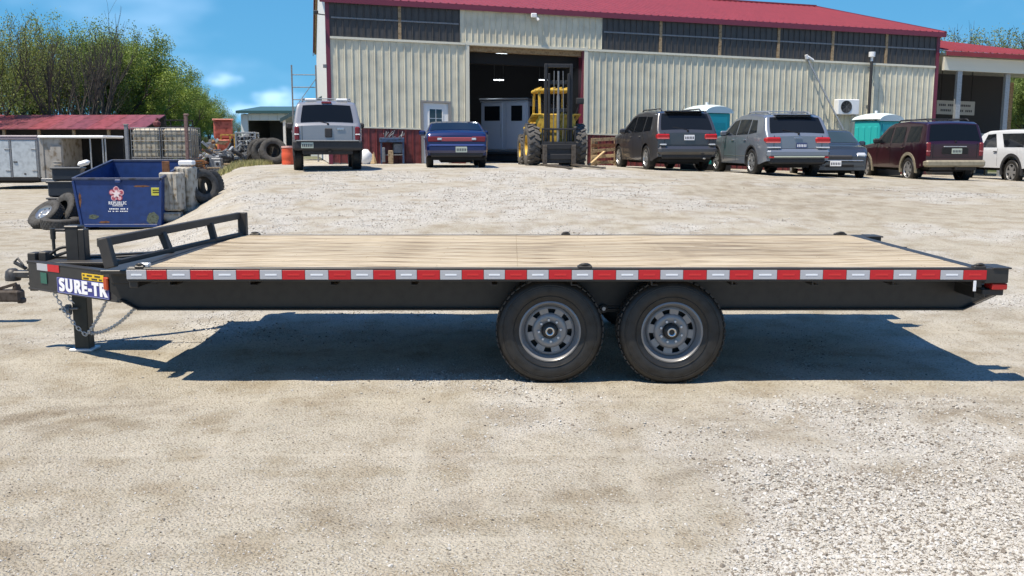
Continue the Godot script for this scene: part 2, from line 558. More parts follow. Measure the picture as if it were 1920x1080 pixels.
func build_gravel() -> void:
	var mat := StandardMaterial3D.new()
	mat.vertex_color_use_as_albedo = true
	mat.roughness = 0.9
	mat.metallic_specular = 0.3
	for k in 3:
		var spots: Array[Transform3D] = []
		var cols := PackedColorArray()
		var tries := 0
		while spots.size() < 44000 and tries < 400000:
			tries += 1
			var u := rng.randf()
			var d := 3.45 + 22.0 * u * u * (0.35 + 0.65 * u)
			var half := d * 0.56 + 0.3
			var x := rng.randf_range(-half, half)
			var s := gravel_share(x, -d)
			if rng.randf() > 0.035 + 0.95 * s * s:
				continue
			var size := rng.randf_range(0.003, 0.0068)
			if rng.randf() < 0.13 * s + 0.006:
				size = rng.randf_range(0.007, 0.014)
			if d > 8.0:
				size *= 1.0 + (d - 8.0) * 0.03
			var b := Basis.from_euler(Vector3(rng.randf_range(-0.5, 0.5), rng.randf() * TAU, rng.randf_range(-0.5, 0.5))).scaled(Vector3.ONE * size)
			spots.append(Transform3D(b, Vector3(x, ground(x, -d) + size * 0.18, -d)))
			var t := rng.randf()
			var c := Color(0.43, 0.405, 0.355).lerp(Color(0.53, 0.52, 0.495), t * t)
			if rng.randf() < 0.20:
				c = Color(0.20, 0.175, 0.145)
			cols.append(c)
		var mm := MultiMesh.new()
		mm.transform_format = MultiMesh.TRANSFORM_3D
		mm.use_colors = true
		mm.mesh = stone_mesh(70 + k)
		mm.instance_count = spots.size()
		for i in spots.size():
			mm.set_instance_transform(i, spots[i])
			mm.set_instance_color(i, cols[i])
		var o := MultiMeshInstance3D.new()
		o.name = numbered("gravel")
		o.multimesh = mm
		o.material_override = mat
		add_child(o)
		tag(o, ["loose pale stone chips scattered over the packed dirt yard", "loose rounded grit lying between the pale stone chips", "coarse white limestone pieces strewn on the yard"][k], "gravel")
		stuff(o)

# ---- the flatbed trailer
func tyre_profile(r: float, w: float, rim_r: float) -> Array:   # half section, axle along z, outer face at +z
	var h := w / 2.0
	return [Vector2(rim_r - 0.012, -h * 0.80), Vector2(rim_r + 0.01, -h * 0.92), Vector2(lerpf(rim_r, r, 0.45), -h * 1.03), Vector2(lerpf(rim_r, r, 0.78), -h * 0.98), Vector2(r - 0.018, -h * 0.86), Vector2(r - 0.004, -h * 0.74), Vector2(r, -h * 0.4), Vector2(r, h * 0.4),
		Vector2(r - 0.004, h * 0.74), Vector2(r - 0.018, h * 0.86), Vector2(lerpf(rim_r, r, 0.80), h * 0.975), Vector2(lerpf(rim_r, r, 0.74), h * 0.985), Vector2(lerpf(rim_r, r, 0.72), h * 1.0), Vector2(lerpf(rim_r, r, 0.45), h * 1.03), Vector2(lerpf(rim_r, r, 0.28), h * 1.0), Vector2(lerpf(rim_r, r, 0.26), h * 0.985), Vector2(rim_r + 0.012, h * 0.93), Vector2(rim_r - 0.012, h * 0.82)]

func tread(mb: MB, r: float, w: float, count: int) -> void:
	for i in count:
		var a := TAU * i / count
		for row in 4:
			var b := a + (0.5 if row % 2 else 0.0) * TAU / count
			var z := (row - 1.5) * w * 0.20
			var up := Vector3(cos(b), sin(b), 0)
			mb.box(up * (r + 0.002) + Vector3(0, 0, z), Vector3(0.010, TAU * r / count * 0.72, w * 0.17), Basis(up, Vector3(-sin(b), cos(b), 0), Vector3(0, 0, 1)))

func trailer_wheel(parent: Node3D, where: Vector3, face: float, turn: float) -> void:
	var t := Transform3D(Basis(Vector3.UP, 0.0 if face > 0.0 else PI), Vector3()) * Transform3D(Basis(Vector3(0, 0, 1), turn), Vector3())
	var mb := MB.new()
	mb.lathe(tyre_profile(0.388, 0.225, 0.222), Transform3D(), 56)
	tread(mb, 0.388, 0.225, 52)
	for q in [[0.345, 0.004], [0.33, 0.003], [0.262, 0.004]]:
		mb.lathe([Vector2(q[0] - 0.004, 0.1085), Vector2(q[0] - 0.002, 0.1085 + q[1] + 0.003), Vector2(q[0] + 0.002, 0.1085 + q[1] + 0.003), Vector2(q[0] + 0.004, 0.1085)], Transform3D(), 56)
	var w := part("wheel", mb, M.rubber, parent)
	w.transform = Transform3D(t.basis, where)
	mb = MB.new()
	mb.lathe([Vector2(0.216, -0.09), Vector2(0.222, 0.090), Vector2(0.226, 0.103), Vector2(0.216, 0.108), Vector2(0.207, 0.100), Vector2(0.203, 0.075), Vector2(0.190, 0.055), Vector2(0.186, 0.040)], Transform3D(), 48)
	mb.lathe([Vector2(0.186, 0.040), Vector2(0.180, 0.052), Vector2(0.166, 0.056), Vector2(0.162, 0.050)], Transform3D(), 48)
	# disc with eight slots: an inner dish and eight spokes out to the flange
	mb.lathe([Vector2(0.132, 0.038), Vector2(0.128, 0.052), Vector2(0.108, 0.064), Vector2(0.088, 0.060), Vector2(0.062, 0.052), Vector2(0.060, 0.030)], Transform3D(), 40)
	for i in 8:
		var a := TAU * i / 8.0 + 0.2
		var da := 0.205
		var p := []
		for q in [[0.128, -da * 1.15, 0.050], [0.170, -da * 0.98, 0.053], [0.170, da * 0.98, 0.053], [0.128, da * 1.15, 0.050]]:
			p.append(Vector3(q[0] * cos(a + q[1]), q[0] * sin(a + q[1]), q[2]))
		for q in 4:
			p.append(p[q] - Vector3(0, 0, 0.014))
		mb.hexa(p)
	part("rim", mb, M.rim, w)
	mb = MB.new()
	mb.lathe([Vector2(0.185, -0.03), Vector2(0.185, -0.028), Vector2(0.0, -0.028)], Transform3D(), 24)
	mb.lathe([Vector2(0.058, 0.0), Vector2(0.058, 0.060), Vector2(0.052, 0.088), Vector2(0.036, 0.094), Vector2(0.034, 0.088), Vector2(0.0, 0.088)], Transform3D(), 24)
	part("hub", mb, M.black, w)
	mb = MB.new()
	mb.lathe([Vector2(0.033, 0.088), Vector2(0.033, 0.098), Vector2(0.026, 0.100), Vector2(0.020, 0.094)], Transform3D(), 20)
	part("hub_ring", mb, M.chrome, w)
	mb = MB.new()
	for i in 8:
		var a := TAU * i / 8.0
		mb.cyl(Vector3(0.080 * cos(a), 0.080 * sin(a), 0.05), Vector3(0.080 * cos(a), 0.080 * sin(a), 0.074), 0.011, 0.009, 6)
	part("lug_nuts", mb, M.zinc, w)

func chain_links(mb: MB, pts: Array, link: float, wire: float) -> void:
	# walk the polyline in steps of one link, turning every other link on its side
	var dist := 0.0
	var flip := false
	var want := 0.0
	for i in pts.size() - 1:
		var a: Vector3 = pts[i]
		var b: Vector3 = pts[i + 1]
		var l := (b - a).length()
		while want <= dist + l:
			var p := a + (b - a) * ((want - dist) / l)
			var x := (b - a).normalized()
			var y := x.cross(Vector3(0.2, 0.3, 0.93)).normalized()
			var z := x.cross(y)
			if flip:
				var sw := y
				y = z
				z = -sw
			var loop := []
			for k in 10:
				var s := TAU * k / 10.0
				loop.append(p + x * cos(s) * link * 0.62 + y * sin(s) * link * 0.36)
			mb.tube(loop, wire, 4, true)
			flip = not flip
			want += link * 0.92
		dist += l

func sag(a: Vector3, b: Vector3, drop: float, k := 16) -> Array:
	var out := []
	for i in k + 1:
		var t := float(i) / k
		out.append(a.lerp(b, t) - Vector3(0, drop * 4.0 * t * (1.0 - t), 0))
	return out

func words(called: String, text: String, size: float, material: Material, parent: Node3D, where: Vector3, basis := Basis(), width := 0.0) -> MeshInstance3D:
	var f := SystemFont.new()
	f.font_names = PackedStringArray(["Droid Sans"])
	f.font_weight = 700
	var t := TextMesh.new()
	var fv := FontVariation.new()
	fv.base_font = f
	fv.variation_embolden = 0.9 if text == "SURE-TR" else 0.0
	t.font = fv
	t.text = text
	t.font_size = 64
	t.pixel_size = size / 46.0
	t.depth = 0.004
	var o := hang(called, t, material, parent, where)
	o.basis = basis
	if width > 0.0:
		var box := t.get_aabb()
		if box.size.x > 0.0:
			o.basis = basis.scaled_local(Vector3(width / box.size.x, 1, 1))
	return o

func build_trailer() -> void:
	var zn := -6.75
	var zf := -9.34
	var yd := 0.869
	var base := Vector3(0.3, 0, -8.05)
	var t := thing("flatbed_trailer", "long black tandem-axle flatbed trailer with bare pine deck and red-white side tape", "trailer", base)
	var mb := MB.new()
	# deck boards
	var n := 18
	var z0 := zn - 0.055
	var wdt := (z0 - (zf + 0.055)) / n
	for i in n:
		var board := MB.new()
		var zc := z0 - wdt * (i + 0.5)
		var hw := (wdt - 0.008) / 2.0
		var edge := [Vector2(-hw, -0.02), Vector2(-hw, 0.015), Vector2(-hw + 0.005, 0.02), Vector2(hw - 0.005, 0.02), Vector2(hw, 0.015), Vector2(hw, -0.02)]
		for k in 59:
			var xa := -2.94 + 5.88 * k / 59.0
			var xb := -2.94 + 5.88 * (k + 1) / 59.0
			# weathering soaked into the boards, in long streaks; most of it right of the middle
			var grey_patch := exp(-pow((xa + 0.33 - 1.75) / 0.75, 2.0) - pow((zc + 8.2) / 0.75, 2.0)) * 0.75 + 0.16
			var wth := clampf(grey_patch * (0.55 + 1.9 * rough_noise.get_noise_2d(xa * 5.0, zc * 190.0)) + 0.22 * maxf(0.0, rough_noise.get_noise_2d(xa * 2.2 + 90.0, zc * 260.0)), 0.0, 0.8)
			board.col = Color(1, 1, 1).lerp(Color(0.60, 0.57, 0.54), wth)
			for e in 6:
				var p: Vector2 = edge[e]
				var q: Vector2 = edge[(e + 1) % 6]
				board.quad_out(Vector3(xa, p.y, p.x), Vector3(xb, p.y, p.x), Vector3(xb, q.y, q.x), Vector3(xa, q.y, q.x), Vector3(xa, 0, 0))
		for s in [-2.94, 2.94]:
			for e in [1, 2, 3, 4]:
				board.tri_out(Vector3(s, edge[0].y, edge[0].x), Vector3(s, edge[e].y, edge[e].x), Vector3(s, edge[e + 1].y, edge[e + 1].x), Vector3())
		var o := hang("deck_plank", board.mesh(Vector3(), true), M.planks[(i * 7 + i / 3) % 5], t, Vector3(0.33, yd - 0.02 + rng.randf_range(-0.0015, 0.0015), zc) - base)
		o.rotation.y = rng.randf_range(-0.0004, 0.0004)
	# screws along the cross-members
	mb = MB.new()
	for i in n:
		for k in 10:
			for s in [-0.03, 0.03]:
				if k != 4 and (i + k) % 3 != 0:
					continue
				var p := Vector3(-2.3 + 0.585 * k, yd + 0.001, z0 - wdt * (i + 0.5) + s)
				mb.cyl(p, p + Vector3(0, 0.002, 0), 0.0034, 0.0032, 6)
	part("deck_screws", mb, M.wood_old, t, true)
	# side rails, end rails
	for s in [[zn, 1.0, "side_rail"], [zf, -1.0, "side_rail"]]:
		mb = MB.new()
		var z: float = s[0]
		mb.bev(Vector3(0.315, 0.822, z - 0.012 * s[1]), Vector3(6.09, 0.098, 0.022), 0.004)
		mb.bev(Vector3(0.315, 0.864, z - 0.035 * s[1]), Vector3(6.09, 0.010, 0.045), 0.003)
		mb.bev(Vector3(0.315, 0.779, z - 0.030 * s[1]), Vector3(6.09, 0.010, 0.036), 0.003)
		part(s[2], mb, M.black, t, true)
	mb = MB.new()
	mb.bev(Vector3(-2.70, 0.80, -8.045), Vector3(0.06, 0.15, 2.54), 0.005)
	mb.bev(Vector3(-2.66, 0.858, -8.045), Vector3(0.12, 0.018, 2.5), 0.003)
	part("front_rail", mb, M.black, t, true)
	mb = MB.new()
	mb.bev(Vector3(3.315, 0.862, -8.045), Vector3(0.085, 0.016, 2.57), 0.003)
	mb.bev(Vector3(3.33, 0.79, -8.045), Vector3(0.05, 0.128, 2.53), 0.005)
	part("rear_rail", mb, M.black, t, true)
	# main beams: web, flanges, gusset ends
	for z in [-7.22, -8.87]:
		mb = MB.new()
		var web := PackedVector2Array([Vector2(-3.05, 0.80), Vector2(-3.05, 0.63), Vector2(-2.98, 0.575), Vector2(-2.93, 0.565), Vector2(-2.84, 0.505), Vector2(3.42, 0.497), Vector2(3.66, 0.61), Vector2(3.66, 0.80)])
		mb.extrude(web, Transform3D(Basis(), Vector3(0, 0, z)), 0.014)
		mb.bev(Vector3(0.29, 0.501, z), Vector3(6.26, 0.014, 0.12), 0.003)
		mb.bev(Vector3(0.29, 0.765, z), Vector3(6.6, 0.014, 0.12), 0.003)
		mb.bar(Vector3(3.42, 0.501, z), Vector3(3.66, 0.612, z), 0.11, 0.012)
		mb.bar(Vector3(-2.84, 0.503, z), Vector3(-2.97, 0.575, z), 0.11, 0.012)
		part("main_beam", mb, M.black, t, true)
	for k in 11:
		mb = MB.new()
		var x := -2.45 + 0.575 * k
		mb.bev(Vector3(x, 0.775, -8.045), Vector3(0.01, 0.075, 2.5), 0.002)
		mb.bev(Vector3(x + 0.022, 0.742, -8.045), Vector3(0.045, 0.008, 2.5), 0.002)
		part("cross_member", mb, M.black, t, true)
	# reflective tape, strip by strip, as it was stuck on
	var ends := [237.0, 275, 313, 357, 400, 443, 487, 529, 572, 616, 658, 700, 742, 782, 825, 866, 907, 947, 988, 1029, 1072, 1112, 1155, 1197, 1238, 1281, 1325, 1368, 1412, 1457, 1500, 1543, 1587, 1631, 1675, 1718, 1763, 1806, 1850]
	for i in ends.size() - 1:
		var xa := across(ends[i], 6.75, 0.82)
		var xb := across(ends[i + 1], 6.75, 0.82)
		mb = MB.new()
		var red: bool = i % 2 == 1
		mb.bev(Vector3((xa + xb) / 2.0, 0.822 + rng.randf_range(-0.0015, 0.0015), zn + 0.0015), Vector3(xb - xa - 0.003, 0.066, 0.004), 0.001)
		var strip := part("reflective_tape", mb, M.tape_red if red else M.tape_white, t, true)
		mb = MB.new()
		mb.box(Vector3((xa + xb) / 2.0, 0.822, zn + 0.0042), Vector3((xb - xa) * 0.52, 0.011, 0.0018))
		part("tape_mark", mb, M.tape_core_red if red else M.tape_core, strip, true)
	# rear corners: lamp boxes, stickers, stake hooks
	for s in [1.0, -1.0]:
		var z: float = -8.045 + s * 1.19
		mb = MB.new()
		mb.bev(Vector3(3.44, 0.815, z), Vector3(0.17, 0.11, 0.21), 0.006)
		mb.bev(Vector3(3.475, 0.868, z), Vector3(0.13, 0.012, 0.23), 0.003)
		var lb := part("lamp_box", mb, M.black, t, true)
		mb = MB.new()
		mb.bev(Vector3(3.47, 0.735, z + s * 0.04), Vector3(0.11, 0.045, 0.12), 0.006)
		part("marker_lamp", mb, M.lamp_red, lb, true)
		mb = MB.new()
		mb.bev(Vector3(3.44, 0.690, z + s * 0.02), Vector3(0.15, 0.045, 0.10), 0.006)
		part("bumper_bracket", mb, M.black_dusty, lb, true)
		mb = MB.new()
		mb.bev(Vector3(3.527, 0.815, z), Vector3(0.012, 0.07, 0.15), 0.004)
		part("tail_lamp", mb, M.lamp_red, lb, true)
	mb = MB.new()
	mb.bev(Vector3(3.40, 0.68, -8.045), Vector3(0.08, 0.10, 2.3), 0.006)
	part("rear_bumper", mb, M.black, t, true)
	mb = MB.new()
	mb.bev(Vector3(across(1827, 6.75, 0.74), 0.742, zn + 0.004), Vector3(0.021, 0.075, 0.003), 0.001)
	part("white_sticker", mb, M.white_print, t, true)
	var hooks := [[across(1097, 6.75, 0.9), zn - 0.03, 0.09], [across(265, 6.8, 0.9), zn - 0.03, 0.06], [across(1833, 6.8, 0.9), zn - 0.03, 0.075], [across(1061, 9.3, 0.9), zf + 0.03, 0.075], [across(478, 9.3, 0.9), zf + 0.03, 0.08], [across(1576, 9.3, 0.9), zf + 0.03, 0.10]]
	for hk in hooks:
		mb = MB.new()
		mb.bev(Vector3(hk[0], yd + 0.006, hk[1]), Vector3(hk[2] * 1.15, 0.022, 0.06), 0.006)
		var loop := []
		for i in 9:
			var a := PI * i / 8.0
			loop.append(Vector3(hk[0] + hk[2] * 0.42 * cos(a), yd + 0.010 + 0.016 * sin(a), hk[1] + 0.02 * sin(a)))
		mb.tube(loop, 0.011, 6)
		part("tie_down_ring", mb, M.black, t, true)
	# front stop rail
	var hb := Node3D.new()
	hb.name = "front_stop_rail"
	t.add_child(hb)
	var top_n := at(187, 455, 6.88)
	var top_f := at(449, 404, 9.32)
	var bot_n := at(209, 494, 6.86)
	var bot_f := at(456, 438, 9.32)
	mb = MB.new()
	mb.bar(top_n, top_f, 0.05, 0.062)
	part("top_tube", mb, M.black_dusty, hb, true)
	mb = MB.new()
	mb.bar(bot_n, bot_f, 0.045, 0.035)
	part("lower_tube", mb, M.black_dusty, hb, true)
	for q in [[top_n, bot_n + Vector3(0, -0.03, 0), 0.075], [top_f, bot_f + Vector3(0, -0.02, 0), 0.078]]:
		mb = MB.new()
		mb.bar(q[0] + Vector3(0.03, 0.028, 0), q[1], q[2], q[2])
		part("end_post", mb, M.black_dusty, hb, true)
	for f in [0.365, 0.725]:
		mb = MB.new()
		mb.bar(top_n.lerp(top_f, f) - Vector3(-0.01, 0.02, 0), bot_n.lerp(bot_f, f), 0.055, 0.055)
		part("post", mb, M.black_dusty, hb, true)
	# tongue
	for s in [1.0, -1.0]:
		mb = MB.new()
		var a := Vector3(-2.98, 0.66, -8.045 + s * 0.82)
		var b := Vector3(-4.02, 0.665, -8.045 + s * 0.12)
		mb.bar(a, b, 0.012, 0.235)
		for y in [-0.112, 0.112]:
			mb.bar(a + Vector3(0, y, -s * 0.03), b + Vector3(0, y, -s * 0.03), 0.07, 0.014)
		part("tongue_beam", mb, M.black, t, true)
	mb = MB.new()
	mb.bev(Vector3(-2.88, 0.80, -8.045), Vector3(0.34, 0.03, 2.0), 0.004)
	mb.bev(Vector3(-2.86, 0.74, -7.55), Vector3(0.36, 0.10, 0.7), 0.006)
	part("front_apron", mb, M.black, t, true)
	mb = MB.new()
	mb.bev(Vector3(-4.02, 0.68, -8.045), Vector3(0.07, 0.32, 0.13), 0.006)
	mb.bev(Vector3(-3.93, 0.80, -8.045), Vector3(0.07, 0.10, 0.12), 0.01)
	mb.bev(Vector3(-3.6, 0.77, -8.045), Vector3(0.55, 0.02, 0.42), 0.004)
	for y in [0.58, 0.64, 0.70, 0.76]:
		mb.cyl(Vector3(-4.055, y, -8.0), Vector3(-4.066, y, -8.0), 0.016, 0.014, 6)
	part("coupler_channel", mb, M.black_dusty, t, true)
	mb = MB.new()
	mb.bev(Vector3(-4.13, 0.655, -8.045), Vector3(0.16, 0.06, 0.10), 0.012)
	mb.lathe([Vector2(0.0, 0.075), Vector2(0.03, 0.072), Vector2(0.055, 0.05), Vector2(0.064, 0.0), Vector2(0.06, -0.03)], Transform3D(Basis(Vector3.RIGHT, -PI / 2), Vector3(-4.22, 0.63, -8.045)), 18)
	mb.bar(Vector3(-4.10, 0.70, -8.045), Vector3(-4.20, 0.755, -8.045), 0.03, 0.025)
	mb.tube([Vector3(-4.20, 0.755, -8.045), Vector3(-4.16, 0.79, -8.03), Vector3(-4.11, 0.73, -8.02)], 0.010, 6)
	part("coupler", mb, paint(0.06, 0.06, 0.062, 0.5, 0.2, 0.6, 3.0), t, true)
	# tongue tape, sign, warning label, amber lamp: all on the near tongue beam
	var bx := (Vector3(-2.98, 0, -7.225) - Vector3(-4.02, 0, -7.925)).normalized()
	var fb := Basis(bx, Vector3.UP, bx.cross(Vector3.UP))
	var on := func(x: float, y: float, lift: float) -> Vector3:
		var f := (x + 4.02) / 1.04
		return Vector3(x, y, lerpf(-7.925, -7.225, f)) + fb.z * (0.007 + lift)
	var x_of := func(px: float) -> float:
		var x := -3.6
		for i in 4:
			x = across(px, 7.925 - 0.7 * (x + 4.02) / 1.04, 0.66)
		return x
	for q in [[72.0, 92.0, false], [92.0, 114.0, true]]:
		mb = MB.new()
		var xa: float = x_of.call(q[0])
		var xb: float = x_of.call(q[1])
		mb.bev(on.call((xa + xb) / 2.0, 0.745, 0.002), Vector3((xb - xa) * 1.2, 0.058, 0.004), 0.001, fb)
		part("tongue_tape", mb, M.tape_red if q[2] else M.tape_white, t, true)
	var s_a: float = x_of.call(110.0)
	var s_b: float = x_of.call(208.0)
	var s_w := (s_b - s_a) * 1.205
	mb = MB.new()
	mb.bev(on.call((s_a + s_b) / 2.0, 0.618, 0.006), Vector3(s_w, 0.125, 0.008), 0.002, fb)
	var sign_ := part("name_plate", mb, M.sign_blue, t, true)
	mb = MB.new()
	for q in [[0.0, 0.058, 1.0, 0.006], [0.0, -0.058, 1.0, 0.006]]:
		mb.box(on.call((s_a + s_b) / 2.0, 0.618 + q[1], 0.0105), Vector3(s_w * 0.985, q[3], 0.003), fb)
	for q in [-0.49, 0.49]:
		mb.box(on.call((s_a + s_b) / 2.0 + q * (s_b - s_a), 0.618, 0.0105), Vector3(0.006, 0.11, 0.003), fb)
	part("plate_edge", mb, paint(0.20, 0.22, 0.42, 0.4), sign_, true)
	var tx := words("lettering", "SURE-TR", 0.098, M.white_print, sign_, Vector3(), fb, s_w * 0.93)
	tx.position = on.call((s_a + s_b) / 2.0, 0.618, 0.012) - base
	mb = MB.new()
	var y_a: float = x_of.call(157.0)
	var y_b: float = x_of.call(198.0)
	mb.bev(on.call((y_a + y_b) / 2.0, 0.712, 0.003), Vector3((y_b - y_a) * 1.2, 0.052, 0.005), 0.001, fb)
	var warn := part("warning_label", mb, M.yellow, t, true)
	mb = MB.new()
	for q in [[-0.40, 0.012, 0.10], [-0.14, 0.012, 0.28], [0.22, 0.012, 0.30], [-0.30, -0.012, 0.30], [0.08, -0.012, 0.30], [0.36, -0.012, 0.16]]:
		mb.box(on.call((y_a + y_b) / 2.0 + q[0] * (y_b - y_a), 0.712 + q[1], 0.0065), Vector3(q[2] * (y_b - y_a), 0.011, 0.002), fb)
	part("label_print", mb, M.black, warn, true)
	mb = MB.new()
	mb.bev(on.call(x_of.call(204.0), 0.68, 0.012), Vector3(0.055, 0.10, 0.024), 0.008, fb)
	part("amber_marker", mb, M.lamp_amber, t, true)
	mb = MB.new()
	mb.bev(on.call(x_of.call(84.0), 0.655, 0.004), Vector3(0.09, 0.09, 0.004), 0.001, fb)
	part("green_label", mb, paint(0.03, 0.12, 0.085, 0.5), t, true)
	# jack
	var jx := -3.65
	var gy := ground(jx, -8.05)
	mb = MB.new()
	mb.bev(Vector3(jx - 0.025, 0.79, -8.045), Vector3(0.112, 0.53, 0.12), 0.008)
	mb.bev(Vector3(jx - 0.025, 1.057, -8.045), Vector3(0.125, 0.022, 0.13), 0.008)
	mb.bev(Vector3(jx + 0.055, 0.83, -8.03), Vector3(0.055, 0.42, 0.10), 0.006)
	var jack := part("jack", mb, M.black, t, true)
	mb = MB.new()
	mb.bev(Vector3(jx, (0.56 + gy) / 2.0, -8.045), Vector3(0.125, 0.56 - gy - 0.02, 0.11), 0.006)
	part("inner_leg", mb, paint(0.03, 0.031, 0.024, 0.5, 0.0, 0.2, 2.0), jack, true)
	mb = MB.new()
	mb.bev(Vector3(jx, gy + 0.012, -8.045), Vector3(0.20, 0.024, 0.17), 0.006)
	part("foot_plate", mb, M.zinc, jack, true)
	mb = MB.new()
	var hz := -8.0
	mb.tube([Vector3(jx - 0.08, 1.03, hz), Vector3(jx - 0.16, 1.03, hz), Vector3(jx - 0.185, 1.0, hz), Vector3(jx - 0.185, 0.84, hz), Vector3(jx - 0.17, 0.815, hz), Vector3(jx - 0.07, 0.85, hz)], 0.014, 8)
	mb.cyl(Vector3(jx - 0.185, 1.045, hz), Vector3(jx - 0.185, 0.955, hz), 0.024, 0.022, 8)
	part("crank_handle", mb, M.black, jack, true)
	mb = MB.new()
	mb.cyl(Vector3(jx - 0.07, 0.36, -7.98), Vector3(jx - 0.13, 0.36, -7.98), 0.035, 0.03, 8)
	mb.bev(Vector3(jx - 0.09, 0.36, -7.985), Vector3(0.05, 0.09, 0.03), 0.008)
	mb.cyl(Vector3(jx - 0.16, 0.365, -7.97), Vector3(jx + 0.0, 0.375, -7.96), 0.010, 0.010, 6)
	part("leg_pin", mb, M.steel_grey, jack, true)
	# chains and the coiled cable
	for q in [[at(97, 540, 7.85), at(160, 627, 7.92), 0.05], [at(207, 546, 7.50), at(162, 628, 7.92), 0.03], [at(172, 625, 8.0), at(254, 576, 7.3), 0.05], [at(124, 548, 8.0), at(141, 570, 8.0), 0.01]]:
		mb = MB.new()
		var path := sag(q[0], q[1], q[2], 20)
		chain_links(mb, path, 0.036, 0.0052)
		part("safety_chain", mb, M.zinc, t, true)
	mb = MB.new()
	mb.tube(sag(Vector3(-3.95, 0.80, -8.1), Vector3(-2.9, 0.83, -8.2), 0.03, 14), 0.012, 6)
	mb.tube(sag(Vector3(-3.86, 0.83, -7.98), Vector3(-3.6, 0.83, -8.02), -0.06, 10), 0.012, 6)
	part("cable", mb, M.rubber, t, true)
	mb = MB.new()
	mb.bev(Vector3(-2.62, 0.886, -6.80), Vector3(0.075, 0.03, 0.05), 0.006)
	part("bolt_head", mb, M.zinc, t, true)
	# axles, springs, wheels
	var wx := [across(1030.5, 6.95, 0.4), across(1257.5, 6.95, 0.4)]
	for i in 2:
		var x: float = wx[i]
		mb = MB.new()
		mb.cyl(Vector3(x, 0.40, -7.0), Vector3(x, 0.40, -9.1), 0.045, 0.045, 12)
		part("axle", mb, M.black, t, true)
		for z in [-6.985, -9.11]:
			trailer_wheel(t, Vector3(x, 0.385 + ground(x, -6.9), z) - base, 1.0 if z > -8.0 else -1.0, 0.35 * i + 0.1)
		for z in [-7.22, -8.87]:
			mb = MB.new()
			for k in 4:
				var l := 0.36 - 0.07 * k
				mb.tube([Vector3(x - l, 0.50 - 0.012 * k, z), Vector3(x, 0.445 - 0.010 * k, z), Vector3(x + l, 0.50 - 0.012 * k, z)], 0.014, 4)
			part("leaf_spring", mb, M.black, t, true)
	for z in [-7.22, -8.87]:
		mb = MB.new()
		var mx: float = (wx[0] + wx[1]) / 2.0
		mb.bar(Vector3(mx - 0.13, 0.50, z), Vector3(mx + 0.13, 0.50, z), 0.05, 0.05)
		mb.cyl(Vector3(mx - 0.03, 0.505, z + 0.02), Vector3(mx - 0.03, 0.505, z + 0.06), 0.03, 0.03, 10)
		part("equalizer", mb, M.black, t, true)
		mb = MB.new()
		mb.cyl(Vector3(mx - 0.03, 0.51, z + 0.06), Vector3(mx - 0.03, 0.51, z + 0.085), 0.016, 0.014, 8)
		part("spring_bolt", mb, M.zinc, t, true)

# ---- vehicles: x runs from the rear bumper (0) to the nose, z to the right-hand side
func lerp_line(line: Array, x: float) -> float:
	for i in line.size() - 1:
		if x <= line[i + 1].x:
			var t: float = clampf((x - line[i].x) / maxf(line[i + 1].x - line[i].x, 0.0001), 0.0, 1.0)
			return lerpf(line[i].y, line[i + 1].y, t)
	return line[-1].y

func car_half(s: Dictionary, x: float, y: float) -> float:
	var w: float = s.half
	var belt: float = s.belt
	if y > belt:
		w -= (y - belt) * s.tumble
	else:
		var q := (y - belt * 0.72) / belt
		w *= 1.0 - 0.11 * q * q
		w += 0.012 * exp(-pow((y - belt * 0.88) / 0.05, 2.0))   # shoulder crease
	var l: float = s.length
	var er := clampf(x / 0.42, 0.0, 1.0)
	var ef := clampf((l - x) / 0.75, 0.0, 1.0)
	return w * (1.0 - s.get("rear_in", 0.07) * (1.0 - er) * (1.0 - er)) * (1.0 - 0.17 * (1.0 - ef) * (1.0 - ef))

func car_bottom(s: Dictionary, x: float) -> float:
	var y: float = s.sill
	y = lerpf(s.get("rear_low", 0.36), y, clampf(x / 0.35, 0.0, 1.0))
	y = lerpf(s.get("front_low", 0.28), y, clampf((s.length - x) / 0.5, 0.0, 1.0))
	for wx in s.axles:
		var dx: float = absf(x - wx)
		var r: float = s.tyre + s.gap
		if dx < r:
			y = maxf(y, s.tyre + sqrt(r * r - dx * dx))
	return y

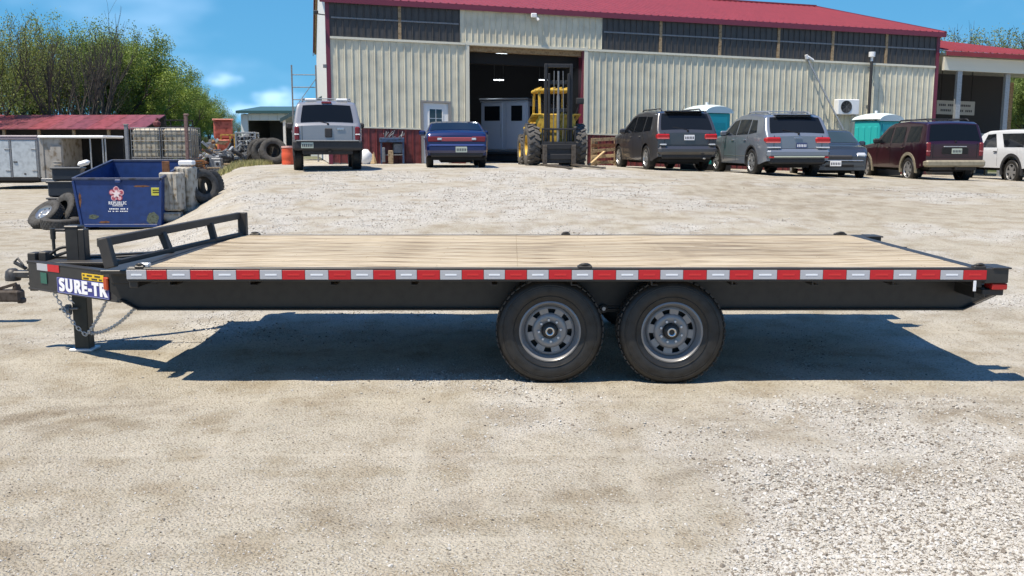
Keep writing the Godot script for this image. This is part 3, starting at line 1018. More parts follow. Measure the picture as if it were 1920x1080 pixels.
func car_wheel(s: Dictionary, kind: String) -> Array:   # [tyre, rim, dark drum] meshes, outer face at +z
	var r: float = s.tyre
	var w: float = s.get("tyre_w", 0.235)
	var rr: float = r * s.get("rim_share", 0.66)
	var a := MB.new()
	a.lathe(tyre_profile(r, w, rr), Transform3D(), 28)
	tread(a, r, w, 30)
	var b := MB.new()
	b.lathe([Vector2(rr - 0.008, -0.08), Vector2(rr - 0.004, w * 0.40), Vector2(rr + 0.004, w * 0.47), Vector2(rr - 0.018, w * 0.47), Vector2(rr - 0.03, w * 0.36)], Transform3D(), 28)
	b.lathe([Vector2(rr * 0.24, w * 0.36), Vector2(rr * 0.22, w * 0.42), Vector2(0.0, w * 0.43)], Transform3D(), 16)
	var n: int = s.get("spokes", 5)
	for i in n:
		var t := TAU * i / n + 0.3
		for dt in ([-0.16, 0.16] if kind == "twin" else [0.0]):
			var u := Vector3(cos(t + dt), sin(t + dt), 0)
			var side := Vector3(-u.y, u.x, 0)
			var ww: float = rr * (0.10 if kind == "twin" else 0.20)
			var p := []
			for q in [[0.18, 1.0, 0.41], [0.96, 0.75, 0.43], [0.96, -0.75, 0.43], [0.18, -1.0, 0.41]]:
				p.append(u * rr * q[0] + side * ww * q[1] + Vector3(0, 0, w * q[2]))
			for k in 4:
				p.append(p[k] - Vector3(0, 0, 0.03))
			b.hexa(p)
	var d := MB.new()
	d.lathe([Vector2(rr * 0.98, -0.02), Vector2(0.0, -0.02)], Transform3D(), 20)
	d.lathe([Vector2(rr * 0.70, w * 0.12), Vector2(rr * 0.2, w * 0.14)], Transform3D(), 20)
	return [a.mesh(), b.mesh(), d.mesh()]

func make_car(label: String, category: String, s: Dictionary, where: Vector3, heading: float) -> Node3D:
	# heading: 0 drives away from the camera (-z); positive turns to the left
	var o := thing("parked_car", label, category, where, heading + PI / 2.0, "vehicles parked along the workshop wall")
	var top: Array = s.top
	var l: float = s.length
	var xs := []
	var x := 0.0
	while x < l:
		xs.append(x)
		x += 0.07
	xs.append(l)
	for p in top:
		xs.append(clampf(p.x, 0.0, l))
	for wx in s.axles:
		var r: float = s.tyre + s.gap
		for k in 15:
			xs.append(wx - r * cos(PI * k / 14.0))
		xs.append(wx - r - 0.004)
		xs.append(wx + r + 0.004)
	xs.sort()
	var st := []
	for q in xs:
		if q >= 0.0 and q <= l and (st.is_empty() or q - st[-1] > 0.0035):
			st.append(q)
	var rc: float = s.get("round", 0.09)
	var rows := []
	for q in st:
		var yt := lerp_line(top, q)
		var yb: float = minf(car_bottom(s, q), yt - rc - 0.02)
		var right := []
		for j in 9:
			var y := lerpf(yb, yt - rc, j / 8.0)
			right.append(Vector3(q, y, car_half(s, q, y)))
		var zz := car_half(s, q, yt - rc)
		for j in range(1, 5):
			var a := PI / 2.0 * j / 4.0
			right.append(Vector3(q, yt - rc + rc * sin(a), zz - rc * (1.0 - cos(a))))
		for j in range(1, 5):
			var f := 1.0 - j / 4.0
			right.append(Vector3(q, yt + s.get("crown", 0.025) * (1.0 - f * f), (zz - rc) * f))
		var row := right.duplicate()
		for j in range(right.size() - 2, -1, -1):
			row.append(Vector3(q, right[j].y, -right[j].z))
		rows.append(row)
	var mb := MB.new()
	mb.grid(rows, true)
	for e in [0, rows.size() - 1]:
		var row: Array = rows[e]
		var mid := Vector3(row[0].x, (row[0].y + row[12].y) / 2.0, 0)
		for j in row.size():
			mb.tri_out(mid, row[j], row[(j + 1) % row.size()], Vector3(l / 2.0, mid.y, 0))
	part("body", mb, s.paint, o)
	# dark floor and wheel housings
	mb = MB.new()
	mb.span(Vector3(0.12, s.sill - 0.03, -s.half * 0.80), Vector3(l - 0.2, s.tyre + 0.25, s.half * 0.80))
	mb.span(Vector3(0.3, s.sill - 0.10, -s.half * 0.5), Vector3(l - 0.5, s.sill + 0.1, s.half * 0.5))
	part("underbody", mb, M.dark, o)
	# side glass
	for poly in s.get("side_glass", []):
		for side in [1.0, -1.0]:
			mb = MB.new()
			var pp := PackedVector2Array()
			for p in poly:
				pp.append(p)
			var ids := Geometry2D.triangulate_polygon(pp)
			for i in range(0, ids.size(), 3):
				var tv := []
				for k in 3:
					var p := pp[ids[i + k]]
					tv.append(Vector3(p.x, p.y, (car_half(s, p.x, p.y) + 0.006) * side))
				mb.tri_out(tv[0], tv[1], tv[2], Vector3(tv[0].x, tv[0].y, 0))
				mb.tri_out(tv[0] - Vector3(0, 0, 0.012 * side), tv[1] - Vector3(0, 0, 0.012 * side), tv[2] - Vector3(0, 0, 0.012 * side), Vector3(tv[0].x, tv[0].y, 9.0 * side))
			part("side_window", mb, s.get("side_tint", M.glass), o)
	# front and rear glass lie on the sloping part of the top
	for g in s.get("end_glass", []):
		mb = MB.new()
		var gr := []
		for i in 9:
			var q := lerpf(g[1], g[2], i / 8.0)
			var yt := lerp_line(top, q)
			var slope := (lerp_line(top, q + 0.01) - lerp_line(top, q - 0.01)) / 0.02
			var nn := Vector3(-slope, 1, 0).normalized()
			var zmax: float = car_half(s, q, yt - rc) - rc * 0.75 - g[3]
			var line := []
			for j in 11:
				var f := j / 5.0 - 1.0
				line.append(Vector3(q, yt + s.get("crown", 0.025) * (1.0 - f * f * 0.9), zmax * f) + nn * 0.007)
			gr.append(line)
		mb.grid(gr)
		part(g[0], mb, g[4] if g.size() > 4 else M.glass, o)
	# lamps, bumpers, trims: [name, material, centre, size, chamfer, mirrored]
	for b in s.get("blocks", []):
		for side in ([1.0, -1.0] if b[5] else [1.0]):
			mb = MB.new()
			var p: Vector3 = b[2]
			mb.bev(Vector3(p.x, p.y, p.z * side), b[3], b[4])
			part(b[0], mb, b[1], o)
	# wheel-arch lips
	if s.has("arch"):
		for wx in s.axles:
			for side in [1.0, -1.0]:
				mb = MB.new()
				var r: float = s.tyre + s.gap
				var inner := []
				var outer := []
				for k in 15:
					var a := -0.18 + (PI + 0.36) * k / 14.0
					var u := Vector2(cos(a), sin(a))
					for rr in [r - 0.012, r + s.get("arch_w", 0.05)]:
						var px: float = wx + u.x * rr
						var py: float = s.tyre + u.y * rr
						var v := Vector3(px, py, (car_half(s, px, py) + 0.014) * side)
						if rr < r:
							inner.append(v)
						else:
							outer.append(v)
				for k in 14:
					var q := [inner[k], inner[k + 1], outer[k + 1], outer[k]]
					for m in 4:
						q.append(q[m] - Vector3(0, 0, 0.05 * side))
					mb.hexa(q)
				part("wheel_arch", mb, s.arch, o)
	for side in [1.0, -1.0]:
		if s.has("mirror"):
			mb = MB.new()
			var p: Vector2 = s.mirror
			mb.bev(Vector3(p.x, p.y, side * (car_half(s, p.x, p.y) + 0.12)), Vector3(0.10, 0.16, 0.20), 0.04)
			part("mirror", mb, s.get("mirror_paint", s.paint), o)
		for p in s.get("handles", []):
			mb = MB.new()
			mb.bev(Vector3(p.x, p.y, side * (car_half(s, p.x, p.y) + 0.016)), Vector3(0.18, 0.035, 0.03), 0.01)
			part("door_handle", mb, s.get("handle_paint", s.paint), o)
		for dx in s.get("seams", []):
			mb = MB.new()
			for k in 8:
				var ya := lerpf(s.sill + 0.06, s.belt + 0.02, k / 8.0)
				var yb := lerpf(s.sill + 0.06, s.belt + 0.02, (k + 1) / 8.0)
				mb.bar(Vector3(dx, ya, side * (car_half(s, dx, ya) + 0.0005)), Vector3(dx, yb, side * (car_half(s, dx, yb) + 0.0005)), 0.004, 0.009, 0.001)
			part("door_seam", mb, M.dark, o)
	if s.get("hatch", false):
		mb = MB.new()
		for side in [1.0, -1.0]:
			mb.box(Vector3(0.0, lerpf(0.72, s.belt, 0.5) + 0.01, side * s.half * 0.715), Vector3(0.010, s.belt - 0.70, 0.011))
		mb.box(Vector3(0.0, 0.755, 0.0), Vector3(0.010, 0.012, s.half * 1.43))
		part("hatch_seam", mb, M.dark, o)
		mb = MB.new()
		mb.bar(Vector3(0.045, s.belt + 0.09, 0.02), Vector3(0.09, s.belt + 0.17, -0.42), 0.012, 0.018)
		mb.bev(Vector3(0.02, s.belt + 0.07, 0.02), Vector3(0.05, 0.05, 0.05), 0.01)
		part("rear_wiper", mb, M.dark, o)
		mb = MB.new()
		mb.cyl(Vector3(0.75, lerp_line(top, 0.75) + 0.02, 0.1), Vector3(0.62, lerp_line(top, 0.75) + 0.18, 0.1), 0.008, 0.005, 5)
		part("antenna", mb, M.dark, o)
	if s.has("rails"):
		var r: Array = s.rails   # x from, x to, z, material, crossbars
		for side in [1.0, -1.0]:
			mb = MB.new()
			var ya := lerp_line(top, r[0]) + 0.02
			var yb := lerp_line(top, r[1]) + 0.02
			mb.tube([Vector3(r[0], ya, side * r[2]), Vector3(r[0] + 0.12, ya + 0.06, side * r[2]), Vector3(r[1] - 0.12, yb + 0.06, side * r[2]), Vector3(r[1], yb, side * r[2])], 0.022, 6)
			part("roof_rail", mb, r[3], o)
		for q in r[4]:
			mb = MB.new()
			var y := lerp_line(top, q) + 0.085
			mb.bar(Vector3(q, y, -r[2]), Vector3(q, y, r[2]), 0.05, 0.025)
			part("cross_bar", mb, r[3], o)
	var meshes := car_wheel(s, s.get("wheel_kind", "five"))
	for wx in s.axles:
		for side in [1.0, -1.0]:
			var w := hang("wheel", meshes[0], M.rubber, o, Vector3(wx, s.tyre - 0.005, side * (s.half - 0.125 - s.get("tuck", 0.0))))
			if side < 0.0:
				w.rotation.y = PI
			w.rotation.z = 0.7 * wx
			hang("rim", meshes[1], s.get("rim", M.rim_alloy), w)
			hang("brake_drum", meshes[2], M.dark, w)
	return o

func plate(parent: Node3D, where: Vector3, back: Material, ink: Material, facing: float) -> void:
	var mb := MB.new()
	mb.bev(where, Vector3(0.012, 0.15, 0.31), 0.003)
	var p := part("licence_plate", mb, back, parent)
	mb = MB.new()
	for i in 6:
		mb.box(where + Vector3(facing * 0.0075, -0.005, -0.115 + 0.046 * i), Vector3(0.002, 0.07, 0.026))
	part("plate_characters", mb, ink, p)

func car_paint(r: float, g: float, b: float, metal := 0.35, rough := 0.32) -> StandardMaterial3D:
	var m := paint(r, g, b, rough, metal)
	m.clearcoat_enabled = true
	m.clearcoat = 0.9
	m.clearcoat_roughness = 0.06
	return m

func build_vehicles() -> void:
	# 1: silver off-road wagon seen from behind
	var pearl := car_paint(0.27, 0.275, 0.295, 0.35, 0.34)
	var h1 := 0.205
	var p1 := Vector3(across(616, 25.3), 0, -25.3)
	p1.y = ground(p1.x, p1.z)
	var s := {
		"length": 4.5, "half": 0.90, "belt": 1.16, "tumble": 0.24, "sill": 0.56, "tyre": 0.375, "gap": 0.08, "axles": [0.92, 3.6], "paint": pearl, "rear_low": 0.72, "front_low": 0.55, "round": 0.10,
		"top": [Vector2(0, 1.17), Vector2(0.05, 1.22), Vector2(0.26, 1.74), Vector2(0.40, 1.80), Vector2(1.2, 1.84), Vector2(2.3, 1.80), Vector2(2.62, 1.70), Vector2(3.2, 1.18), Vector2(4.2, 1.08), Vector2(4.5, 0.98)],
		"side_glass": [[Vector2(0.42, 1.22), Vector2(1.0, 1.22), Vector2(1.0, 1.66), Vector2(0.52, 1.66)], [Vector2(1.08, 1.22), Vector2(1.85, 1.22), Vector2(1.85, 1.68), Vector2(1.08, 1.68)], [Vector2(1.93, 1.22), Vector2(2.85, 1.22), Vector2(2.4, 1.66), Vector2(1.93, 1.68)]],
		"end_glass": [["rear_window", 0.065, 0.245, 0.10], ["windshield", 2.68, 3.14, 0.06]],
		"mirror": Vector2(2.75, 1.24), "mirror_paint": M.plastic, "handles": [Vector2(1.2, 1.05), Vector2(2.15, 1.05)], "seams": [1.04, 1.89, 2.95], "arch": M.plastic, "arch_w": 0.07,
		"hatch": true, "rails": [0.5, 2.4, 0.62, M.galv, [0.55, 1.2, 1.9]], "rim": M.rim, "spokes": 6,
		"blocks": [
			["tail_lamp", M.lamp_dark, Vector3(0.05, 0.98, 0.775), Vector3(0.16, 0.36, 0.13), 0.03, true],
			["lamp_band", M.white, Vector3(0.02, 0.96, 0.78), Vector3(0.115, 0.05, 0.125), 0.02, true],
			["bumper", M.plastic, Vector3(0.0, 0.68, 0.0), Vector3(0.26, 0.26, 1.78), 0.05, false],
			["bumper_step", M.steel_grey, Vector3(-0.08, 0.795, 0.0), Vector3(0.16, 0.035, 1.6), 0.012, false],
			["lower_skirt", M.plastic, Vector3(0.10, 0.52, 0.0), Vector3(0.16, 0.16, 1.3), 0.03, false],
			["hatch_handle", M.plastic, Vector3(-0.008, 1.00, 0.03), Vector3(0.05, 0.24, 0.19), 0.02, false],
			["emblem", M.chrome, Vector3(-0.01, 1.10, 0.34), Vector3(0.02, 0.055, 0.20), 0.01, false],
			["brake_lamp", M.lamp_dark, Vector3(0.26, 1.785, 0.0), Vector3(0.06, 0.05, 0.26), 0.015, false],
			["hitch", M.dark, Vector3(-0.05, 0.50, 0.05), Vector3(0.22, 0.07, 0.08), 0.01, false],
			["roof_lamp", M.white, Vector3(0.42, 1.865, 0.40), Vector3(0.08, 0.06, 0.30), 0.02, true]],
	}
	var c := make_car("silver off-road wagon with roof rack, parked nose-in nearest the building corner", "car", s, p1, h1)
	plate(c, Vector3(-0.135, 0.68, -0.52), M.plate_pale, M.plate_ink, -1.0)
	# 2: blue sedan from behind
	var blue := car_paint(0.006, 0.014, 0.085, 0.3, 0.3)
	var p2 := Vector3(across(857, 26.6), 0, -26.6)
	p2.y = ground(p2.x, p2.z)
	s = {
		"length": 4.5, "half": 0.865, "belt": 0.88, "tumble": 0.42, "sill": 0.24, "tyre": 0.30, "gap": 0.05, "axles": [0.98, 3.55], "paint": blue, "rear_low": 0.34, "front_low": 0.25, "round": 0.11, "tyre_w": 0.2,
		"top": [Vector2(0, 0.86), Vector2(0.04, 0.93), Vector2(0.18, 0.985), Vector2(0.62, 1.00), Vector2(1.25, 1.23), Vector2(1.55, 1.28), Vector2(2.2, 1.29), Vector2(2.55, 1.25), Vector2(3.2, 0.96), Vector2(4.2, 0.82), Vector2(4.5, 0.70)],
		"side_glass": [[Vector2(1.0, 0.95), Vector2(1.9, 0.94), Vector2(1.9, 1.19), Vector2(1.5, 1.18)], [Vector2(1.97, 0.94), Vector2(2.95, 0.94), Vector2(2.5, 1.17), Vector2(1.97, 1.19)]],
		"end_glass": [["rear_window", 0.68, 1.24, 0.04], ["windshield", 2.6, 3.14, 0.04]], "mirror": Vector2(2.85, 0.98), "handles": [Vector2(1.35, 0.80), Vector2(2.3, 0.80)], "seams": [1.93, 2.95], "rim": M.rim, "spokes": 7,
		"blocks": [
			["tail_lamp", M.lamp_dark, Vector3(0.03, 0.78, 0.60), Vector3(0.09, 0.15, 0.38), 0.02, true],
			["lamp_panel", paint(0.30, 0.06, 0.07, 0.3), Vector3(0.01, 0.775, 0.0), Vector3(0.06, 0.11, 0.86), 0.012, false],
			["reverse_lamp", M.lamp_clear, Vector3(-0.018, 0.785, 0.47), Vector3(0.02, 0.06, 0.12), 0.008, true],
			["bumper", blue, Vector3(-0.01, 0.53, 0.0), Vector3(0.22, 0.25, 1.64), 0.07, false],
			["bumper_strip", paint(0.05, 0.09, 0.30, 0.3), Vector3(-0.115, 0.615, 0.0), Vector3(0.03, 0.03, 1.5), 0.01, false],
			["lower_skirt", M.plastic, Vector3(0.05, 0.37, 0.0), Vector3(0.18, 0.14, 1.45), 0.04, false]],
	}
	c = make_car("blue sedan seen from behind, between the entry door and the big doorway", "car", s, p2, 0.09)
	plate(c, Vector3(-0.125, 0.50, 0.12), M.plate_pale, M.plate_ink, -1.0)
	# 3: dark grey crossover
	var graphite := car_paint(0.062, 0.062, 0.068, 0.4, 0.34)
	var p3 := Vector3(across(1287, 28.3), 0, -28.3)
	p3.y = ground(p3.x, p3.z)
	s = {
		"length": 5.0, "half": 0.955, "belt": 1.10, "tumble": 0.30, "sill": 0.30, "tyre": 0.38, "gap": 0.055, "axles": [1.0, 4.04], "paint": graphite, "rear_low": 0.42, "front_low": 0.30, "round": 0.10,
		"top": [Vector2(0, 1.09), Vector2(0.05, 1.17), Vector2(0.34, 1.68), Vector2(0.5, 1.73), Vector2(1.6, 1.79), Vector2(2.5, 1.75), Vector2(2.85, 1.66), Vector2(3.7, 1.19), Vector2(4.7, 1.07), Vector2(5.0, 0.92)],
		"side_glass": [[Vector2(0.62, 1.18), Vector2(1.28, 1.16), Vector2(1.28, 1.60), Vector2(0.75, 1.58)], [Vector2(1.38, 1.16), Vector2(2.28, 1.15), Vector2(2.28, 1.63), Vector2(1.38, 1.61)], [Vector2(2.36, 1.15), Vector2(3.42, 1.15), Vector2(2.75, 1.58), Vector2(2.36, 1.63)]],
		"end_glass": [["rear_window", 0.06, 0.325, 0.05], ["windshield", 2.92, 3.62, 0.05]], "mirror": Vector2(3.2, 1.2), "handles": [Vector2(1.55, 1.02), Vector2(2.55, 1.02)], "seams": [1.33, 2.32, 3.45], "hatch": true, "rails": [0.6, 2.5, 0.60, graphite, []], "rim": M.rim_alloy, "spokes": 5,
		"blocks": [
			["tail_lamp", M.lamp_red, Vector3(0.07, 1.0, 0.72), Vector3(0.20, 0.17, 0.40), 0.04, true],
			["reflector_band", paint(0.55, 0.12, 0.12, 0.2), Vector3(0.055, 0.945, 0.725), Vector3(0.20, 0.035, 0.36), 0.012, true],
			["bumper", graphite, Vector3(-0.01, 0.60, 0.0), Vector3(0.26, 0.24, 1.80), 0.08, false],
			["bumper_highlight", M.lamp_clear, Vector3(-0.05, 0.77, 0.74), Vector3(0.14, 0.04, 0.18), 0.015, true],
			["lower_skirt", M.plastic, Vector3(0.06, 0.44, 0.0), Vector3(0.22, 0.16, 1.5), 0.04, false],
			["exhaust", M.chrome, Vector3(-0.04, 0.37, 0.5), Vector3(0.16, 0.05, 0.09), 0.02, false],
			["rear_spoiler", graphite, Vector3(0.33, 1.735, 0.0), Vector3(0.26, 0.03, 1.15), 0.012, false]],
	}
	c = make_car("dark grey crossover parked right of the forklift, in front of the rounded teal toilet", "car", s, p3, 0.16)
	plate(c, Vector3(-0.018, 0.97, 0.06), M.white_print, M.plate_ink, -1.0)
	# 4: silver-grey crossover
	var steel := car_paint(0.20, 0.225, 0.265, 0.4, 0.32)
	var p4 := Vector3(across(1494, 26.5), 0, -26.5)
	p4.y = ground(p4.x, p4.z)
	s = s.duplicate()
	s.merge({
		"length": 4.8, "half": 0.96, "belt": 1.09, "paint": steel, "axles": [0.95, 3.87], "tyre": 0.385, "gap": 0.065, "arch": M.plastic, "arch_w": 0.03, "sill": 0.33,
		"top": [Vector2(0, 1.07), Vector2(0.05, 1.15), Vector2(0.36, 1.62), Vector2(0.52, 1.67), Vector2(1.6, 1.745), Vector2(2.3, 1.71), Vector2(2.65, 1.63), Vector2(3.45, 1.18), Vector2(4.5, 1.08), Vector2(4.8, 0.92)],
		"side_glass": [[Vector2(0.66, 1.20), Vector2(1.22, 1.16), Vector2(1.22, 1.56), Vector2(0.86, 1.54)], [Vector2(1.30, 1.16), Vector2(2.15, 1.15), Vector2(2.15, 1.59), Vector2(1.30, 1.57)], [Vector2(2.23, 1.15), Vector2(3.2, 1.15), Vector2(2.6, 1.54), Vector2(2.23, 1.59)]],
		"end_glass": [["rear_window", 0.06, 0.345, 0.06], ["windshield", 2.72, 3.38, 0.05]], "mirror": Vector2(3.0, 1.2), "handles": [Vector2(1.45, 1.0), Vector2(2.4, 1.0)], "seams": [1.26, 2.19, 3.2], "rails": [0.6, 2.2, 0.58, M.galv, [0.9, 1.8]], "spokes": 5, "wheel_kind": "twin",
		"blocks": [
			["tail_lamp", M.lamp_red, Vector3(0.07, 0.99, 0.71), Vector3(0.22, 0.15, 0.44), 0.04, true],
			["reflector_band", paint(0.60, 0.16, 0.15, 0.2), Vector3(0.055, 0.925, 0.715), Vector3(0.22, 0.03, 0.40), 0.010, true],
			["bumper", steel, Vector3(-0.01, 0.62, 0.0), Vector3(0.26, 0.26, 1.80), 0.08, false],
			["bumper_highlight", M.lamp_clear, Vector3(-0.03, 0.785, 0.70), Vector3(0.16, 0.035, 0.36), 0.014, true],
			["bumper_trim", M.plate_pale, Vector3(-0.13, 0.535, 0.0), Vector3(0.03, 0.03, 1.45), 0.01, false],
			["fog_reflector", M.lamp_red, Vector3(-0.10, 0.52, 0.78), Vector3(0.08, 0.04, 0.14), 0.015, true],
			["lower_skirt", M.plastic, Vector3(0.05, 0.43, 0.0), Vector3(0.24, 0.17, 1.55), 0.04, false],
			["side_moulding", M.chrome, Vector3(2.2, 0.55, 0.945), Vector3(1.9, 0.03, 0.03), 0.01, true],
			["emblem", M.chrome, Vector3(-0.01, 1.04, 0.0), Vector3(0.03, 0.025, 0.22), 0.008, false],
			["rear_spoiler", steel, Vector3(0.36, 1.68, 0.0), Vector3(0.26, 0.03, 1.1), 0.012, false]]}, true)
	c = make_car("silver grey crossover with slim roof rails, second of the row right of the doorway", "car", s, p4, 0.13)
	plate(c, Vector3(-0.018, 0.84, 0.10), paint(0.05, 0.07, 0.16, 0.5), M.white_print, -1.0)
	# 5: dark sedan nosing out towards the camera
	var slate := car_paint(0.045, 0.055, 0.068, 0.4, 0.3)
	var p5 := Vector3(across(1573, 28.0), 0, -32.4)
	p5.x += 0.6
	p5.y = ground(p5.x - 0.3, -29.5) - 0.02
	s = {
		"length": 4.6, "half": 0.875, "belt": 0.90, "tumble": 0.42, "sill": 0.24, "tyre": 0.305, "gap": 0.05, "axles": [0.98, 3.68], "paint": slate, "rear_low": 0.34, "front_low": 0.24, "round": 0.09, "tyre_w": 0.2,
		"top": [Vector2(0, 0.86), Vector2(0.1, 0.98), Vector2(0.55, 1.02), Vector2(1.25, 1.36), Vector2(1.6, 1.41), Vector2(2.15, 1.42), Vector2(2.45, 1.36), Vector2(3.2, 0.98), Vector2(3.9, 0.90), Vector2(4.35, 0.80), Vector2(4.6, 0.62)],
		"side_glass": [[Vector2(1.0, 0.97), Vector2(1.9, 0.96), Vector2(1.9, 1.31), Vector2(1.5, 1.30)], [Vector2(1.97, 0.96), Vector2(2.95, 0.96), Vector2(2.45, 1.29), Vector2(1.97, 1.31)]],
		"end_glass": [["rear_window", 0.62, 1.22, 0.04], ["windshield", 2.5, 3.14, 0.03, paint(0.03, 0.045, 0.045, 0.04)]], "mirror": Vector2(2.85, 1.0), "handles": [Vector2(1.35, 0.82), Vector2(2.3, 0.82)], "seams": [1.93, 2.95], "spokes": 6,
		"blocks": [
			["headlight", M.lamp_clear, Vector3(4.42, 0.66, 0.60), Vector3(0.30, 0.16, 0.30), 0.06, true],
			["grille", M.plastic, Vector3(4.575, 0.60, 0.0), Vector3(0.08, 0.13, 0.72), 0.03, false],
			["bumper_strip", M.chrome, Vector3(4.62, 0.515, 0.0), Vector3(0.03, 0.03, 1.30), 0.01, false],
			["bumper", slate, Vector3(4.53, 0.42, 0.0), Vector3(0.18, 0.22, 1.42), 0.06, false],
			["lower_grille", M.dark, Vector3(4.60, 0.37, 0.0), Vector3(0.06, 0.09, 0.8), 0.02, false],
			["tail_lamp", M.lamp_red, Vector3(0.06, 0.76, 0.62), Vector3(0.12, 0.14, 0.3), 0.03, true]],
	}
	c = make_car("dark grey sedan facing the camera, tucked between the silver grey crossover and the maroon wagon", "car", s, p5, PI - 0.14)
	plate(c, Vector3(4.65, 0.43, 0.12), M.white_print, M.plate_ink, 1.0)
	# 6: maroon wagon with beige cladding
	var maroon := car_paint(0.034, 0.006, 0.013, 0.3, 0.3)
	var beige := paint(0.30, 0.265, 0.19, 0.5, 0.1, 0.2, 1.0)
	var p6 := Vector3(across(1788, 28.4), 0, -28.4)
	p6.y = ground(p6.x, p6.z) - 0.07
	s = {
		"length": 4.85, "half": 0.935, "belt": 1.14, "tumble": 0.26, "sill": 0.42, "tyre": 0.375, "gap": 0.075, "axles": [0.98, 3.87], "paint": maroon, "rear_low": 0.52, "front_low": 0.40, "round": 0.09,
		"top": [Vector2(0, 1.12), Vector2(0.04, 1.2), Vector2(0.20, 1.72), Vector2(0.36, 1.78), Vector2(1.4, 1.82), Vector2(2.3, 1.78), Vector2(2.62, 1.69), Vector2(3.3, 1.2), Vector2(4.5, 1.08), Vector2(4.85, 0.95)],
		"side_glass": [[Vector2(0.34, 1.20), Vector2(1.14, 1.19), Vector2(1.14, 1.66), Vector2(0.42, 1.66)], [Vector2(1.30, 1.19), Vector2(2.1, 1.18), Vector2(2.1, 1.66), Vector2(1.38, 1.66)], [Vector2(2.2, 1.18), Vector2(3.05, 1.18), Vector2(2.5, 1.62), Vector2(2.2, 1.66)]],
		"end_glass": [["rear_window", 0.045, 0.19, 0.04], ["windshield", 2.68, 3.24, 0.04]], "mirror": Vector2(2.95, 1.24), "mirror_paint": M.plastic, "handles": [Vector2(1.35, 1.04), Vector2(2.3, 1.04)], "seams": [1.22, 2.15, 3.05], "arch": beige, "arch_w": 0.075,
		"hatch": true, "rails": [0.45, 2.3, 0.62, M.plastic, [0.7, 1.9]], "spokes": 6, "rim": M.rim_alloy,
		"blocks": [
			["tail_lamp", M.lamp_dark, Vector3(0.05, 0.98, 0.80), Vector3(0.17, 0.40, 0.13), 0.03, true],
			["lamp_band", paint(0.6, 0.25, 0.25, 0.3), Vector3(0.03, 0.93, 0.805), Vector3(0.135, 0.05, 0.125), 0.02, true],
			["bumper", beige, Vector3(0.0, 0.57, 0.0), Vector3(0.28, 0.20, 1.80), 0.05, false],
			["side_cladding", beige, Vector3(0.42, 0.57, 0.885), Vector3(0.44, 0.18, 0.06), 0.02, true],
			["lower_skirt", M.plastic, Vector3(0.10, 0.43, 0.0), Vector3(0.2, 0.12, 1.4), 0.03, false],
			["hatch_band", M.galv, Vector3(-0.008, 1.06, 0.0), Vector3(0.03, 0.03, 0.7), 0.01, false],
			["hatch_panel", M.dark, Vector3(-0.002, 0.94, 0.0), Vector3(0.03, 0.18, 0.8), 0.01, false],
			["hitch", M.dark, Vector3(-0.06, 0.42, 0.0), Vector3(0.22, 0.07, 0.08), 0.01, false]],
	}
	c = make_car("maroon wagon with beige lower cladding, parked between the dark sedan and the white truck", "car", s, p6, 0.075)
	plate(c, Vector3(-0.022, 0.93, 0.05), M.plate_pale, M.plate_ink, -1.0)
	# 7: white two-box truck cut by the frame edge
	var white := car_paint(0.66, 0.67, 0.68, 0.0, 0.4)
	var p7 := Vector3(across(1984, 30.5), 0, -30.5)
	p7.y = ground(p7.x - 0.4, p7.z - 1.0) - 0.1
	s = {
		"length": 4.9, "half": 0.95, "belt": 1.14, "tumble": 0.24, "sill": 0.52, "tyre": 0.40, "gap": 0.12, "axles": [1.0, 3.85], "paint": white, "rear_low": 0.6, "front_low": 0.5, "round": 0.08,
		"top": [Vector2(0, 1.15), Vector2(0.04, 1.22), Vector2(0.16, 1.70), Vector2(0.30, 1.74), Vector2(1.4, 1.77), Vector2(2.55, 1.74), Vector2(2.85, 1.66), Vector2(3.4, 1.2), Vector2(4.6, 1.1), Vector2(4.9, 1.0)],
		"side_glass": [[Vector2(0.4, 1.20), Vector2(1.45, 1.20), Vector2(1.75, 1.64), Vector2(0.45, 1.64)], [Vector2(1.85, 1.20), Vector2(2.75, 1.20), Vector2(2.55, 1.62), Vector2(2.1, 1.64)]],
		"end_glass": [["rear_window", 0.045, 0.15, 0.05], ["windshield", 2.9, 3.34, 0.05]], "mirror": Vector2(3.0, 1.25), "mirror_paint": M.plastic, "handles": [Vector2(1.9, 1.05)], "handle_paint": M.plastic, "seams": [1.8, 3.1], "arch": M.plastic, "arch_w": 0.08, "spokes": 6, "rim": M.rim,
		"blocks": [
			["tail_lamp", M.lamp_red, Vector3(0.04, 1.0, 0.83), Vector3(0.14, 0.36, 0.12), 0.03, true],
			["bumper", M.chrome, Vector3(-0.02, 0.66, 0.0), Vector3(0.24, 0.2, 1.8), 0.05, false]],
	}
	make_car("white two-door truck with black wheel flares at the right edge of the row", "car", s, p7, 0.09)

# ---- the workshop: u runs along the front wall from its left corner, h up from the yard, t outwards
const BX := -6.18
const BZ := -32.7
const BY := 1.16
const FALL := -0.0258
func bp(u: float, h: float, t: float) -> Vector3:
	return Vector3(BX + 0.9774 * u + 0.2113 * t, BY + h + FALL * u, BZ - 0.2113 * u + 0.9774 * t)

func u_of(px: float, y := 3.0, t := 0.0) -> float:
	var u := 5.0
	for i in 12:
		var p := bp(u, y, t)
		var want := across(px, -p.z, p.y)
		u += (want - p.x) / 1.25
	return u

func bspan(mb: MB, u0: float, u1: float, h0: float, h1: float, t0: float, t1: float) -> void:
	var p := []
	for h in [h0, h1]:
		for q in [[u0, t0], [u1, t0], [u1, t1], [u0, t1]]:
			p.append(bp(q[0], h, q[1]))
	mb.hexa(p)

